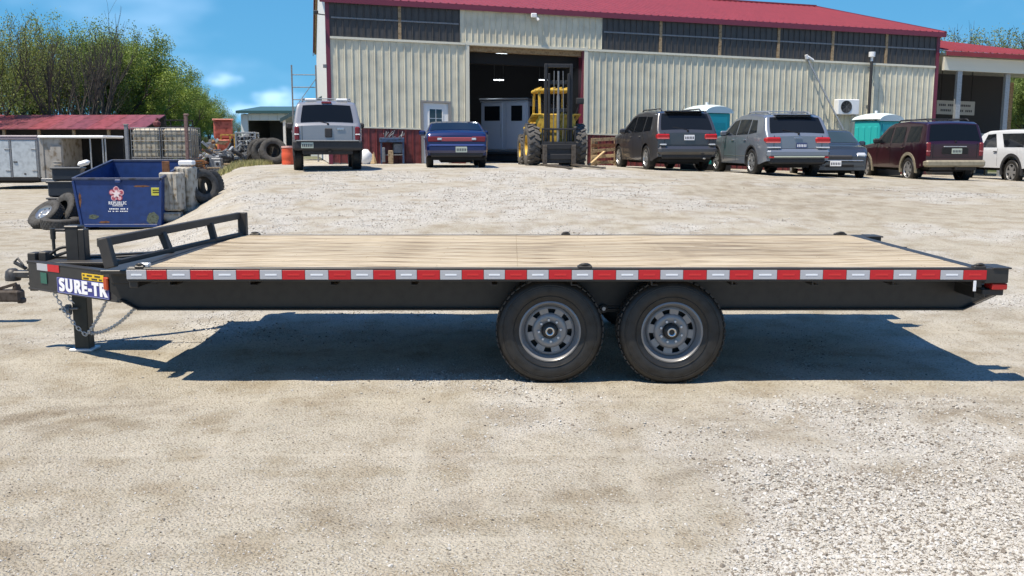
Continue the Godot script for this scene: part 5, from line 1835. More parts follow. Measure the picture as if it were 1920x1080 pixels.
	mb.tube([Vector3(0.05, 0.5, 0.14), Vector3(0.05, 1.6, 0.16), Vector3(0.03, 2.95, 0.14)], 0.014, 5)
	mb.tube([Vector3(0.05, 0.5, -0.14), Vector3(0.05, 1.6, -0.16), Vector3(0.03, 2.95, -0.14)], 0.014, 5)
	part("lift_cylinder", mb, M.steel_grey, f)
	mb = MB.new()
	for y in [0.30, 0.62]:
		mb.bev(Vector3(0.17, y, 0), Vector3(0.07, 0.16, 1.12), 0.012)
	mb.bev(Vector3(0.15, 0.44, 0), Vector3(0.05, 0.66, 1.0), 0.01)
	for z in [-0.52, -0.2, 0.2, 0.52]:
		mb.bev(Vector3(0.15, 0.86, z), Vector3(0.05, 0.6, 0.05), 0.008)
	mb.bev(Vector3(0.15, 1.16, 0), Vector3(0.05, 0.06, 1.1), 0.008)
	part("carriage", mb, steel, f)
	mb = MB.new()
	mb.bev(Vector3(-0.30, 0.44, 0.0), Vector3(0.10, 0.62, 1.05), 0.02)
	part("front_plate", mb, steel, f)
	var fl := 4.3
	var fend: Vector3 = f.transform * Vector3(fl, 0, 0)
	var fy := ground(fend.x, fend.z) - f.position.y + 0.03
	for z in [-0.46, 0.46]:
		mb = MB.new()
		mb.bev(Vector3(0.24, 0.36, z), Vector3(0.06, 0.62, 0.14), 0.01)
		mb.hexa([Vector3(0.21, 0.03, z - 0.07), Vector3(0.21, 0.03, z + 0.07), Vector3(0.21, 0.085, z + 0.07), Vector3(0.21, 0.085, z - 0.07), Vector3(fl, fy, z - 0.06), Vector3(fl, fy, z + 0.06), Vector3(fl, fy + 0.04, z + 0.06), Vector3(fl, fy + 0.04, z - 0.06)])
		part("fork", mb, paint(0.10, 0.085, 0.07, 0.7, 0.0, 0.6, 2.0), f)
	for q in [[-0.62, 0.66, 0.62, 0.40], [-2.45, 0.50, 0.58, 0.34]]:
		for s in [1.0, -1.0]:
			mb = MB.new()
			mb.lathe(tyre_profile(q[1], q[3], q[1] * 0.5), Transform3D(), 28)
			for i in 20:
				for row in [-1.0, 1.0]:
					var a: float = TAU * (i + (0.5 if row > 0.0 else 0.0)) / 20.0
					var up := Vector3(cos(a), sin(a), 0)
					var fw := Vector3(-sin(a), cos(a), 0)
					var b := Basis(up, fw, Vector3(0, 0, 1)) * Basis(Vector3.RIGHT, 0.5 * row)
					mb.box(up * (q[1] + 0.012) + Vector3(0, 0, row * q[3] * 0.24), Vector3(0.045, 0.075, q[3] * 0.52), b)
			var w := part("wheel", mb, paint(0.11, 0.105, 0.10, 0.85, 0.0, 0.6, 2.0), f)
			w.position = Vector3(q[0], q[1], s * (q[2] + 0.12))
			if s < 0.0:
				w.rotation.y = PI
			mb = MB.new()
			mb.lathe([Vector2(q[1] * 0.5, -0.12), Vector2(q[1] * 0.52, q[3] * 0.44), Vector2(q[1] * 0.46, q[3] * 0.45), Vector2(q[1] * 0.42, q[3] * 0.1), Vector2(q[1] * 0.22, q[3] * 0.12), Vector2(q[1] * 0.18, q[3] * 0.3), Vector2(0, q[3] * 0.3)], Transform3D(), 20)
			part("rim", mb, yel, w)
	mb = MB.new()
	mb.tube([Vector3(-0.4, 1.5, -0.6), Vector3(-0.35, 1.9, -0.72), Vector3(-0.35, 2.0, -0.72)], 0.02, 5)
	mb.bev(Vector3(-0.33, 2.05, -0.76), Vector3(0.06, 0.20, 0.26), 0.02)
	part("mirror", mb, M.plastic, f)
	# timber rack right of the doorway
	var rp := at(1136, 306, 33.4)
	rp.y = ground(rp.x, rp.z)
	var r := thing("timber_rack", "rough timber rack of scrap boards at the wall right of the forklift", "rack", rp, 0.2)
	for q in [[-0.42, 0.0, -0.42, 0.95], [0.42, 0.0, 0.42, 0.9]]:
		mb = MB.new()
		mb.bar(Vector3(q[0], 0, 0.2), Vector3(q[2], q[3], 0.2), 0.09, 0.09)
		part("upright", mb, M.wood_old, r)
		mb = MB.new()
		mb.bar(Vector3(q[0], 0, -0.25), Vector3(q[2], q[3], -0.25), 0.09, 0.09)
		part("upright", mb, M.wood_old, r)
	for i in 5:
		mb = MB.new()
		mb.bar(Vector3(-0.6, 0.12 + 0.19 * i, 0.26), Vector3(0.55 - 0.1 * (i % 2), 0.14 + 0.19 * i + 0.04 * (i % 3), 0.26), 0.03, 0.11)
		part("board", mb, [M.wood_old, M.plywood, M.wood_old, M.rust, M.wood_old][i], r)
	mb = MB.new()
	mb.bar(Vector3(-0.75, 0.04, 0.5), Vector3(-0.15, 0.5, 0.32), 0.12, 0.04)
	part("board", mb, M.plywood, r)
	# boards and bag by the wall, blue bench
	var bpz := at(694, 305, 33.0)
	bpz.y = ground(bpz.x, bpz.z)
	var b := thing("leaning_board", "pale wooden board leaning against the dark red wall base", "board", bpz, 0.2)
	mb = MB.new()
	mb.bar(Vector3(0.05, 0, 0.1), Vector3(-0.02, 0.98, -0.2), 0.03, 0.20)
	part("plank", mb, M.plywood, b)
	mb = MB.new()
	mb.bar(Vector3(0.19, 0, 0.1), Vector3(0.02, 0.75, -0.15), 0.025, 0.10)
	part("plank", mb, M.wood_old, b)
	var bg := at(686, 303, 32.4)
	bg.y = ground(bg.x, bg.z)
	var bag := thing("white_bag", "crumpled white sack on the ground behind the silver wagon", "bag", bg)
	mb = MB.new()
	var rows := []
	for i in 9:
		var row := []
		for j in 13:
			var a := TAU * j / 12.0
			var e := PI * i / 8.0
			var rr := 0.20 * (1.0 + 0.25 * rough_noise.get_noise_3d(cos(a) * sin(e) * 40.0, cos(e) * 40.0, sin(a) * sin(e) * 40.0))
			row.append(Vector3(rr * sin(e) * cos(a), 0.22 + rr * 1.35 * cos(e), rr * sin(e) * sin(a)))
		rows.append(row)
	mb.grid(rows)
	part("sack", mb, M.white, bag)
	var bl := at(735, 303, 33.0)
	bl.y = ground(bl.x, bl.z)
	var bench := thing("work_bench", "blue steel bench against the dark red wall base with timber under it", "bench", bl, 0.21)
	var blue := paint(0.045, 0.085, 0.17, 0.55, 0.1, 0.6, 1.5)
	mb = MB.new()
	mb.bev(Vector3(0, 0.80, 0), Vector3(0.82, 0.16, 0.55), 0.02)
	part("bench_top", mb, blue, bench)
	for x in [-0.37, 0.37]:
		for z in [-0.22, 0.22]:
			mb = MB.new()
			mb.bev(Vector3(x, 0.36, z), Vector3(0.06, 0.72, 0.06), 0.01)
			part("leg", mb, blue, bench)
	mb = MB.new()
	mb.bev(Vector3(0, 0.30, 0), Vector3(0.74, 0.03, 0.46), 0.008)
	part("shelf", mb, M.steel_grey, bench)
	mb = MB.new()
	mb.bev(Vector3(-0.30, 0.30, 0.2), Vector3(0.12, 0.5, 0.12), 0.02)
	mb.bev(Vector3(0.2, 0.52, 0.0), Vector3(0.3, 0.35, 0.3), 0.03)
	part("bench_clutter", mb, M.steel_grey, bench)
	var blk := bl + Vector3(0.02, 0, 0.45)
	blk.y = ground(blk.x, blk.z)
	var tb := thing("timber_block", "upright pale timber block standing before the blue bench", "timber", blk, 0.1)
	mb = MB.new()
	mb.bev(Vector3(0, 0.23, 0), Vector3(0.17, 0.46, 0.14), 0.01)
	part("block", mb, M.wood_old, tb)
	var jk := bl + Vector3(0.0, 0.0, 0.0)
	var junk := thing("bench_scrap", "tangle of rusty brackets heaped on the blue bench", "scrap", jk + Vector3(0, 0.88, 0), 0.2)
	mb = MB.new()
	for i in 12:
		var p := Vector3(rng.randf_range(-0.35, 0.35), 0.02, rng.randf_range(-0.2, 0.2))
		mb.bar(p, p + Vector3(rng.randf_range(-0.22, 0.22), rng.randf_range(0.02, 0.28), rng.randf_range(-0.1, 0.1)), 0.025, 0.025)
	part("scrap_pieces", mb, M.steel_grey, junk)

# ---- portable toilets
func build_toilets() -> void:
	var teal := paint(0.02, 0.40, 0.38, 0.5)
	var roof := paint(0.58, 0.66, 0.65, 0.45)
	for q in [[1324.0, 32.2, 0.55, "rounded teal portable toilet with white domed roof behind the dark grey crossover"], [1644.0, 34.0, 0.50, "teal portable toilet with pale roof behind the maroon wagon's bonnet"]]:
		var p := Vector3(across(q[0], q[1], 2.0), 0, -q[1])
		p.y = ground(p.x, p.z) - (0.12 if q[0] < 1500.0 else 0.12)
		var o := thing("portable_toilet", q[3], "portable toilet", p, q[2], "teal portable toilets at the wall")
		var mb := MB.new()
		mb.bev(Vector3(0, 1.0, 0), Vector3(1.08, 1.96, 1.12), 0.04)
		part("cabin", mb, teal, o)
		mb = MB.new()
		mb.bev(Vector3(0, 0.17, 0), Vector3(1.2, 0.34, 1.2), 0.03)
		part("skid", mb, M.plastic, o)
		mb = MB.new()
		mb.bev(Vector3(-0.02, 1.0, 0.567), Vector3(0.80, 1.72, 0.025), 0.01)
		var d := part("door", mb, paint(0.03, 0.52, 0.49, 0.5), o)
		mb = MB.new()
		for y in [0.55, 1.15, 1.55]:
			mb.bev(Vector3(-0.02, y, 0.585), Vector3(0.62, 0.40 if y < 1.5 else 0.22, 0.012), 0.006)
		part("door_panels", mb, teal, d)
		for s in [-1.0, 1.0]:
			for k in 4:
				mb = MB.new()
				mb.bev(Vector3(s * 0.548, 0.98, -0.40 + 0.27 * k), Vector3(0.03, 1.6, 0.14), 0.012)
				part("side_rib", mb, teal, o)
		mb = MB.new()
		var rows := []
		for i in 11:
			var row := []
			var z := (i / 5.0 - 1.0) * 0.62
			for j in 13:
				var x := (j / 6.0 - 1.0)
				row.append(Vector3(x * 0.60, 1.985 + 0.27 * sqrt(maxf(0.0, 1.0 - x * x * 0.96)) * (1.0 - 0.25 * pow(absf(z / 0.62), 3.0)), z))
			rows.append(row)
		mb.grid(rows)
		var rim := []
		for i in 11:
			rim.append(rows[i][0])
		for e in [0, 10]:
			for j in 12:
				mb.quad_out(rows[e][j], rows[e][j + 1], Vector3(rows[e][j + 1].x, 1.97, rows[e][j].z), Vector3(rows[e][j].x, 1.97, rows[e][j].z), Vector3(0, 2.0, 0))
		part("roof", mb, roof, o)
		mb = MB.new()
		mb.cyl(Vector3(0.36, 2.0, -0.4), Vector3(0.36, 2.36, -0.4), 0.05, 0.05, 8)
		part("vent_pipe", mb, M.white, o)

# ---- the yard on the left
func loose_tyre(label: String, where: Vector3, axis: Vector3, r: float, w: float, rim: bool, group := "loose tyres lying about the yard") -> void:
	var z := axis.normalized()
	var x := z.cross(Vector3.UP if absf(z.y) < 0.9 else Vector3.RIGHT).normalized()
	var o := thing("loose_tyre", label, "tyre", where, 0.0, group)
	o.basis = Basis(x, z.cross(x), z)
	var mb := MB.new()
	var rr := r * 0.56
	mb.lathe(tyre_profile(r, w, rr), Transform3D(), 30)
	mb.lathe([Vector2(rr - 0.012, w * 0.41), Vector2(rr + 0.01, w * 0.3), Vector2(r * 0.93, w * 0.2), Vector2(r * 0.93, -w * 0.2), Vector2(rr + 0.01, -w * 0.3), Vector2(rr - 0.012, -w * 0.40)], Transform3D(), 24)
	tread(mb, r, w, 30)
	part("tyre", mb, M.rubber_old, o)
	if rim:
		mb = MB.new()
		mb.lathe([Vector2(rr - 0.01, -w * 0.4), Vector2(rr, w * 0.38), Vector2(rr - 0.02, w * 0.44), Vector2(rr - 0.04, w * 0.2), Vector2(rr * 0.6, w * 0.16), Vector2(rr * 0.5, w * 0.28), Vector2(rr * 0.24, w * 0.26), Vector2(rr * 0.22, w * 0.32), Vector2(0, w * 0.32)], Transform3D(), 24)
		part("rim", mb, M.rim_alloy, o)
		mb = MB.new()
		for i in 8:
			var a := TAU * i / 8.0
			mb.cyl(Vector3(rr * 0.72 * cos(a), rr * 0.72 * sin(a), w * 0.16), Vector3(rr * 0.72 * cos(a), rr * 0.72 * sin(a), w * 0.20), rr * 0.10, rr * 0.10, 8)
		part("rim_holes", mb, M.dark, o)

func build_dumpster() -> void:
	var z := -19.8
	var xl := across(137.0, 19.8, 1.0)
	var xr := across(301.0, 19.8, 1.0)
	var cx := (xl + xr) / 2.0
	var gy := ground(cx - 0.4, z)
	var o := thing("dumpster", "open blue steel dumpster with pink star emblem and dented dirty base", "dumpster", Vector3(cx, gy, z), 0.0)
	var w := xr - xl
	var hf := 1.05
	var hb := 1.40
	var dep := 1.55
	var bi := 0.13
	var wall := func(called: String, p: Array, inward: Vector3) -> MeshInstance3D:
		var mb := MB.new()
		var q := []
		for v in p:
			q.append(v)
		for v in p:
			q.append(v + inward)
		mb.hexa(q)
		return part(called, mb, M.blue_bin, o)
	var fl := Vector3(-w / 2.0 + bi, 0.06, 0)
	var fr := Vector3(w / 2.0 - bi * 0.4, 0.06, 0)
	var front: MeshInstance3D = wall.call("front_panel", [fl, fr, Vector3(w / 2.0, hf, 0), Vector3(-w / 2.0, hf, 0)], Vector3(0, 0, -0.02))
	wall.call("back_panel", [fl + Vector3(0.1, 0, -dep), fr + Vector3(0, 0, -dep), Vector3(w / 2.0 + 0.1, hb, -dep), Vector3(-w / 2.0 + 0.2, hb, -dep)], Vector3(0, 0, 0.02))
	wall.call("side_panel", [fl + Vector3(0.002, 0, -0.021), fl + Vector3(0.1, 0, -dep + 0.021), Vector3(-w / 2.0 + 0.2, hb, -dep + 0.021), Vector3(-w / 2.0 + 0.002, hf, -0.021)], Vector3(0.02, 0, 0))
	wall.call("side_panel", [fr + Vector3(-0.002, 0, -0.021), fr + Vector3(0, 0, -dep + 0.021), Vector3(w / 2.0 + 0.1, hb, -dep + 0.021), Vector3(w / 2.0 - 0.002, hf, -0.021)], Vector3(-0.02, 0, 0))
	wall.call("floor", [fl + Vector3(0.03, 0.02, -0.03), fr + Vector3(-0.03, 0.02, -0.03), fr + Vector3(-0.03, 0.02, -dep + 0.03), fl + Vector3(0.13, 0.02, -dep + 0.03)], Vector3(0, 0.02, 0))
	var mb := MB.new()
	var lip := [Vector3(-w / 2.0, hf, 0), Vector3(w / 2.0, hf, 0), Vector3(w / 2.0 + 0.1, hb, -dep), Vector3(-w / 2.0 + 0.2, hb, -dep)]
	for i in 4:
		mb.bar(lip[i], lip[(i + 1) % 4], 0.06, 0.045)
	part("top_lip", mb, paint(0.055, 0.07, 0.13, 0.5, 0.2, 0.6, 1.2), o)
	mb = MB.new()
	mb.bar(fl + Vector3(0, 0, 0.012), Vector3(-w / 2.0, hf - 0.04, 0.012), 0.02, 0.05)
	mb.bar(fr + Vector3(0, 0, 0.012), Vector3(w / 2.0, hf - 0.04, 0.012), 0.02, 0.05)
	mb.bar(fl + Vector3(0.05, 0.03, 0.012), fr + Vector3(-0.05, 0.03, 0.012), 0.02, 0.06)
	mb.bev(Vector3(0.03, hf - 0.05, 0.02), Vector3(0.12, 0.07, 0.04), 0.01)
	part("stiffeners", mb, M.blue_bin, o)
	mb = MB.new()
	for s in [-0.7, 0.7]:
		mb.bar(Vector3(s, 0.03, -0.1), Vector3(s, 0.03, -dep + 0.1), 0.1, 0.06)
	part("skids", mb, M.dark, o)
	# emblem: five-lobed rosette round a star
	var pink := paint(0.72, 0.42, 0.45, 0.5)
	var red := paint(0.38, 0.07, 0.10, 0.5)
	var ex := -0.02
	var ey := 0.74
	for i in 5:
		var a := PI / 2.0 + TAU * i / 5.0
		var c := Vector3(ex + 0.095 * cos(a), ey + 0.095 * sin(a), 0.0)
		mb = MB.new()
		mb.lathe([Vector2(0.0, 0.006), Vector2(0.062, 0.006), Vector2(0.064, 0.0)], Transform3D(Basis(), c), 12)
		part("emblem_lobe", mb, red if i % 2 else pink, front)
		mb = MB.new()
		mb.lathe([Vector2(0.0, 0.009), Vector2(0.036, 0.009), Vector2(0.037, 0.003)], Transform3D(Basis(), c + Vector3(0.012 * cos(a), 0.012 * sin(a), 0)), 10)
		part("emblem_dot", mb, pink if i % 2 else red, front)
	mb = MB.new()
	var star := PackedVector2Array()
	for i in 10:
		var a := PI / 2.0 + TAU * i / 10.0
		var r := 0.10 if i % 2 == 0 else 0.042
		star.append(Vector2(ex + r * cos(a), ey + r * sin(a)))
	mb.extrude(star, Transform3D(Basis(), Vector3(0, 0, 0.004)), 0.008)
	part("emblem_star", mb, paint(0.80, 0.68, 0.68, 0.5), front)
	words("lettering", "REPUBLIC", 0.062, M.white_print, front, Vector3(ex + 0.01, 0.555, 0.003), Basis(), 0.37)
	words("lettering", "SERVICES", 0.036, M.white_print, front, Vector3(ex + 0.01, 0.505, 0.003), Basis(), 0.21)
	# two small lines that cannot be read at this distance
	mb = MB.new()
	for j in 2:
		var x := -0.19
		while x < 0.20:
			var l := rng.randf_range(0.014, 0.03)
			if rng.randf() > 0.2:
				mb.box(Vector3(ex + x + l / 2.0, 0.435 - 0.05 * j, 0.003), Vector3(l, 0.026 - 0.006 * j, 0.005))
			x += l + 0.010
	part("small_print", mb, M.white_print, front)
	mb = MB.new()
	mb.bev(Vector3(w / 2.0 - 0.10, 0.79, 0.003), Vector3(0.20, 0.16, 0.006), 0.002)
	var st := part("yellow_sticker", mb, paint(0.52, 0.50, 0.06, 0.5), front)
	mb = MB.new()
	for y in [0.82, 0.775]:
		mb.box(Vector3(w / 2.0 - 0.10, y, 0.0075), Vector3(0.14, 0.018, 0.003))
	part("sticker_print", mb, M.dark, st)
	# scuffs where the paint has gone
	for q in [[-0.3, 0.16, 0.22, 0.05], [0.45, 0.10, 0.4, 0.06], [-0.78, 0.62, 0.05, 0.3], [0.5, 0.90, 0.3, 0.04]]:
		mb = MB.new()
		var blot := PackedVector2Array()
		for i in 14:
			var a := TAU * i / 14.0
			var r := 0.5 * (1.0 + 0.5 * rough_noise.get_noise_2d(cos(a) * 70.0 + q[0] * 55.0, sin(a) * 70.0))
			blot.append(Vector2(q[0] + q[2] * r * cos(a), q[1] + q[3] * r * sin(a)))
		mb.extrude(blot, Transform3D(), 0.002)
		part("rust_patch", mb, M.rust, front)
	var scuff := paint(0.10, 0.125, 0.095, 0.8, 0.0, 0.6, 4.0)
	for q in [[-0.52, 0.27, 0.20, 0.10], [0.70, 0.24, 0.24, 0.26], [0.1, 0.075, 1.3, 0.07]]:
		mb = MB.new()
		var poly := PackedVector2Array()
		for i in 18:
			var a := TAU * i / 18.0
			var r := 0.5 * (1.0 + 0.35 * rough_noise.get_noise_2d(cos(a) * 60.0 + q[0] * 99.0, sin(a) * 60.0))
			poly.append(Vector2(q[0] + q[2] * r * cos(a), q[1] + q[3] * r * sin(a)))
		mb.extrude(poly, Transform3D(), 0.003)
		part("paint_scuff", mb, scuff, front)
	# rubbish inside
	var rb := thing("rubbish", "scraps of boards and sacks lying inside the blue dumpster", "rubbish", Vector3(cx, gy + 0.1, z - 0.8))
	for i in 9:
		mb = MB.new()
		mb.bev(Vector3(rng.randf_range(-0.6, 0.6), 0.3 + rng.randf_range(0.0, 0.35), rng.randf_range(-0.5, 0.5)), Vector3(rng.randf_range(0.2, 0.5), 0.15, rng.randf_range(0.2, 0.5)), 0.04, Basis.from_euler(Vector3(rng.randf(), rng.randf() * 3.0, rng.randf())))
		part("rubbish_piece", mb, [M.white, M.wood_old, M.plastic][i % 3], rb)

func build_yard() -> void:
	build_dumpster()
	# concrete blocks stacked on end beside the dumpster
	var n := 0
	for q in [[321.0, 417.0, 20.1, 0.40, 0.19, "front pale concrete block lying at the foot of the upright blocks"], [323.0, 398.0, 20.15, 0.42, 0.80, "tall pale concrete block standing on end right of the blue dumpster"], [349.0, 405.0, 20.6, 0.36, 0.98, "second tall concrete block, weathered, between its paler neighbour and the tyre"]]:
		var p := at(q[0], q[1], q[2])
		var gy := ground(p.x, p.z)
		p.y = gy + (0.205 if n == 1 else 0.0)
		var o := thing("concrete_block", q[5], "concrete block", p, 0.15 - 0.1 * n, "concrete blocks beside the dumpster")
		var mb := MB.new()
		mb.bev(Vector3(0, q[4] / 2.0, -0.1), Vector3(q[3], q[4], 0.42), 0.03)
		part("block", mb, M.concrete, o)
		if q[4] > 0.5:
			mb = MB.new()
			for s in [-0.25, 0.05, 0.3]:
				mb.bev(Vector3(q[3] * s, q[4] / 2.0, 0.115), Vector3(q[3] * 0.16, q[4] * 0.94, 0.03), 0.01)
			part("block_ribs", mb, M.concrete, o)
		n += 1
	var p := at(350.0, 338.0, 20.65)
	var o := thing("white_box", "white box lying on top of the weathered concrete block", "box", Vector3(p.x, ground(p.x, p.z) + 0.985, p.z), 0.1)
	var mb := MB.new()
	mb.bev(Vector3(0, 0.05, -0.1), Vector3(0.30, 0.10, 0.3), 0.02)
	part("box", mb, M.white, o)
	p = at(307.0, 343.0, 20.2)
	o = thing("rusty_bracket", "upright brown rusty bracket standing on the pale concrete block", "bracket", Vector3(at(312, 340, 20.15).x, ground(p.x, p.z) + 1.006, -20.2), 0.2)
	mb = MB.new()
	mb.bev(Vector3(-0.02, 0.14, -0.05), Vector3(0.15, 0.28, 0.05), 0.01)
	mb.bev(Vector3(-0.02, 0.02, 0.0), Vector3(0.15, 0.03, 0.15), 0.01)
	part("plate", mb, M.rust, o)
	# tyres
	var a := at(380.0, 352.0, 21.0)
	var gy := ground(a.x, a.z)
	loose_tyre("dark tyre standing on edge against the concrete blocks, right of the dumpster", Vector3(a.x - 0.02, gy + 0.36, a.z), Vector3(0.75, 0.22, 0.62), 0.37, 0.24, false)
	a = at(392.0, 352.0, 21.6)
	loose_tyre("tyre standing behind the one that leans on the concrete blocks", Vector3(a.x, gy + 0.34, a.z), Vector3(0.8, 0.1, 0.5), 0.36, 0.22, false)
	a = at(89.0, 397.0, 20.3)
	gy = ground(a.x, a.z)
	loose_tyre("trailer tyre with silver rim leaning back on the left of the dumpster", Vector3(a.x - 0.03, gy + 0.27, a.z), Vector3(-0.35, 0.78, 0.62), 0.37, 0.23, true)
	a = at(122.0, 392.0, 20.6)
	loose_tyre("bare black tyre leaning between the silver-rimmed tyre and the dumpster", Vector3(a.x, gy + 0.33, a.z), Vector3(-0.5, 0.45, 0.7), 0.40, 0.25, false)
	a = at(113.0, 405.0, 20.1)
	loose_tyre("dirty tyre lying flat under the two leaning tyres by the dumpster", Vector3(a.x, gy + 0.115, a.z), Vector3(0.05, 1.0, 0.06), 0.38, 0.23, false)
	var i := 0
	for q in [[497.0, 289.0, 33.5, 0.46, Vector3(0.25, 0.15, 0.95)], [512.0, 289.0, 33.1, 0.46, Vector3(0.35, 0.35, 0.86)], [487.0, 289.0, 33.9, 0.45, Vector3(-0.4, 0.1, 0.9)]]:
		a = at(q[0], q[1], q[2])
		a.y = ground(a.x, a.z) + q[3] * 0.92
		loose_tyre(["big grey tractor tyre in the middle of three by the orange barrel", "big grey tractor tyre tilted nearest the orange barrel", "leftmost big grey tractor tyre standing beside the wire cage"][i], a, q[4], q[3], 0.34, false, "big tractor tyres by the wire cage")
		i += 1
	# orange barrel
	p = at(541.0, 306.0, 32.3)
	p.y = ground(p.x, p.z)
	o = thing("orange_barrel", "orange plastic barrel with a pale lid beside the tractor tyres", "barrel", p)
	mb = MB.new()
	mb.lathe([Vector2(0.0, 0.0), Vector2(0.21, 0.0), Vector2(0.22, 0.1), Vector2(0.205, 0.14), Vector2(0.22, 0.18), Vector2(0.22, 0.38), Vector2(0.205, 0.42), Vector2(0.215, 0.46), Vector2(0.20, 0.56), Vector2(0.0, 0.56)], Transform3D(Basis(Vector3.RIGHT, -PI / 2.0), Vector3()), 18)
	part("barrel", mb, paint(0.66, 0.10, 0.04, 0.5), o)
	mb = MB.new()
	mb.lathe([Vector2(0.22, 0.555), Vector2(0.22, 0.61), Vector2(0.0, 0.62)], Transform3D(Basis(Vector3.RIGHT, -PI / 2.0), Vector3()), 18)
	part("lid", mb, paint(0.70, 0.42, 0.36, 0.5), o)
	# stacked black totes between cargo trailer and dumpster
	i = 0
	for q in [[122.0, 352.0, 22.6, 0.36], [121.0, 332.0, 22.7, 0.36], [128.0, 314.0, 22.7, 0.30]]:
		a = at(q[0], q[1], q[2])
		a.y = maxf(ground(a.x, a.z), 0.0) + 0.375 * i + 0.18
		o = thing("black_bin", ["lowest black plastic bin of the stack behind the dumpster's left end", "middle black plastic bin of the stack behind the dumpster's left end", "top black plastic bin of the stack, holding white scraps"][i], "bin", a, 0.1 * i, "black bins stacked behind the dumpster")
		mb = MB.new()
		mb.bev(Vector3(0, q[3] / 2.0, 0), Vector3(0.62, q[3], 0.5), 0.03)
		mb.bev(Vector3(0, q[3] - 0.02, 0), Vector3(0.68, 0.05, 0.56), 0.015)
		part("bin", mb, paint(0.016, 0.022, 0.032, 0.5), o)
		if i == 0:
			mb = MB.new()
			mb.bev(Vector3(0, -0.09, 0), Vector3(0.7, 0.18, 0.6), 0.01)
			part("pallet", mb, M.wood_old, o)
		i += 1
	a = at(157.0, 306.0, 22.2)
	o = thing("white_scrap", "torn white sheet lying over the black bins beside the dumpster", "sheet", a, 0.3)
	mb = MB.new()
	mb.bev(Vector3(0, 0.0, 0), Vector3(0.26, 0.12, 0.3), 0.05, Basis(Vector3(0, 0, 1), 0.3))
	part("sheet", mb, M.white, o)
	# drawbar of a neighbouring trailer that reaches into the frame from the left
	var tip := at(44.0, 554.0, 9.35)
	o = thing("trailer_drawbar", "rusty brown drawbar end of another trailer reaching in behind the jack at the left edge", "drawbar", tip, 0.0)
	mb = MB.new()
	mb.bev(Vector3(-0.17, 0.0, 0.0), Vector3(0.32, 0.115, 0.13), 0.018)
	mb.cyl(Vector3(-0.06, 0.05, 0.0), Vector3(-0.06, 0.11, 0.0), 0.045, 0.03, 10)
	mb.bar(Vector3(-0.22, 0.07, 0.02), Vector3(-0.05, 0.12, 0.02), 0.03, 0.03)
	mb.bev(Vector3(-0.02, -0.05, 0.0), Vector3(0.06, 0.05, 0.08), 0.01)
	part("coupler_head", mb, paint(0.07, 0.055, 0.045, 0.8, 0.0, 0.6, 3.0), o)
	mb = MB.new()
	mb.bar(Vector3(-0.28, 0.0, 0.0), Vector3(-2.6, 0.06, -0.1), 0.10, 0.10)
	mb.bar(Vector3(-0.5, 0.05, 0.0), Vector3(-2.6, 0.10, -0.9), 0.08, 0.10)
	part("beam", mb, M.black_dusty, o)
	build_left_trailers()
	build_totes()
	build_scrap()

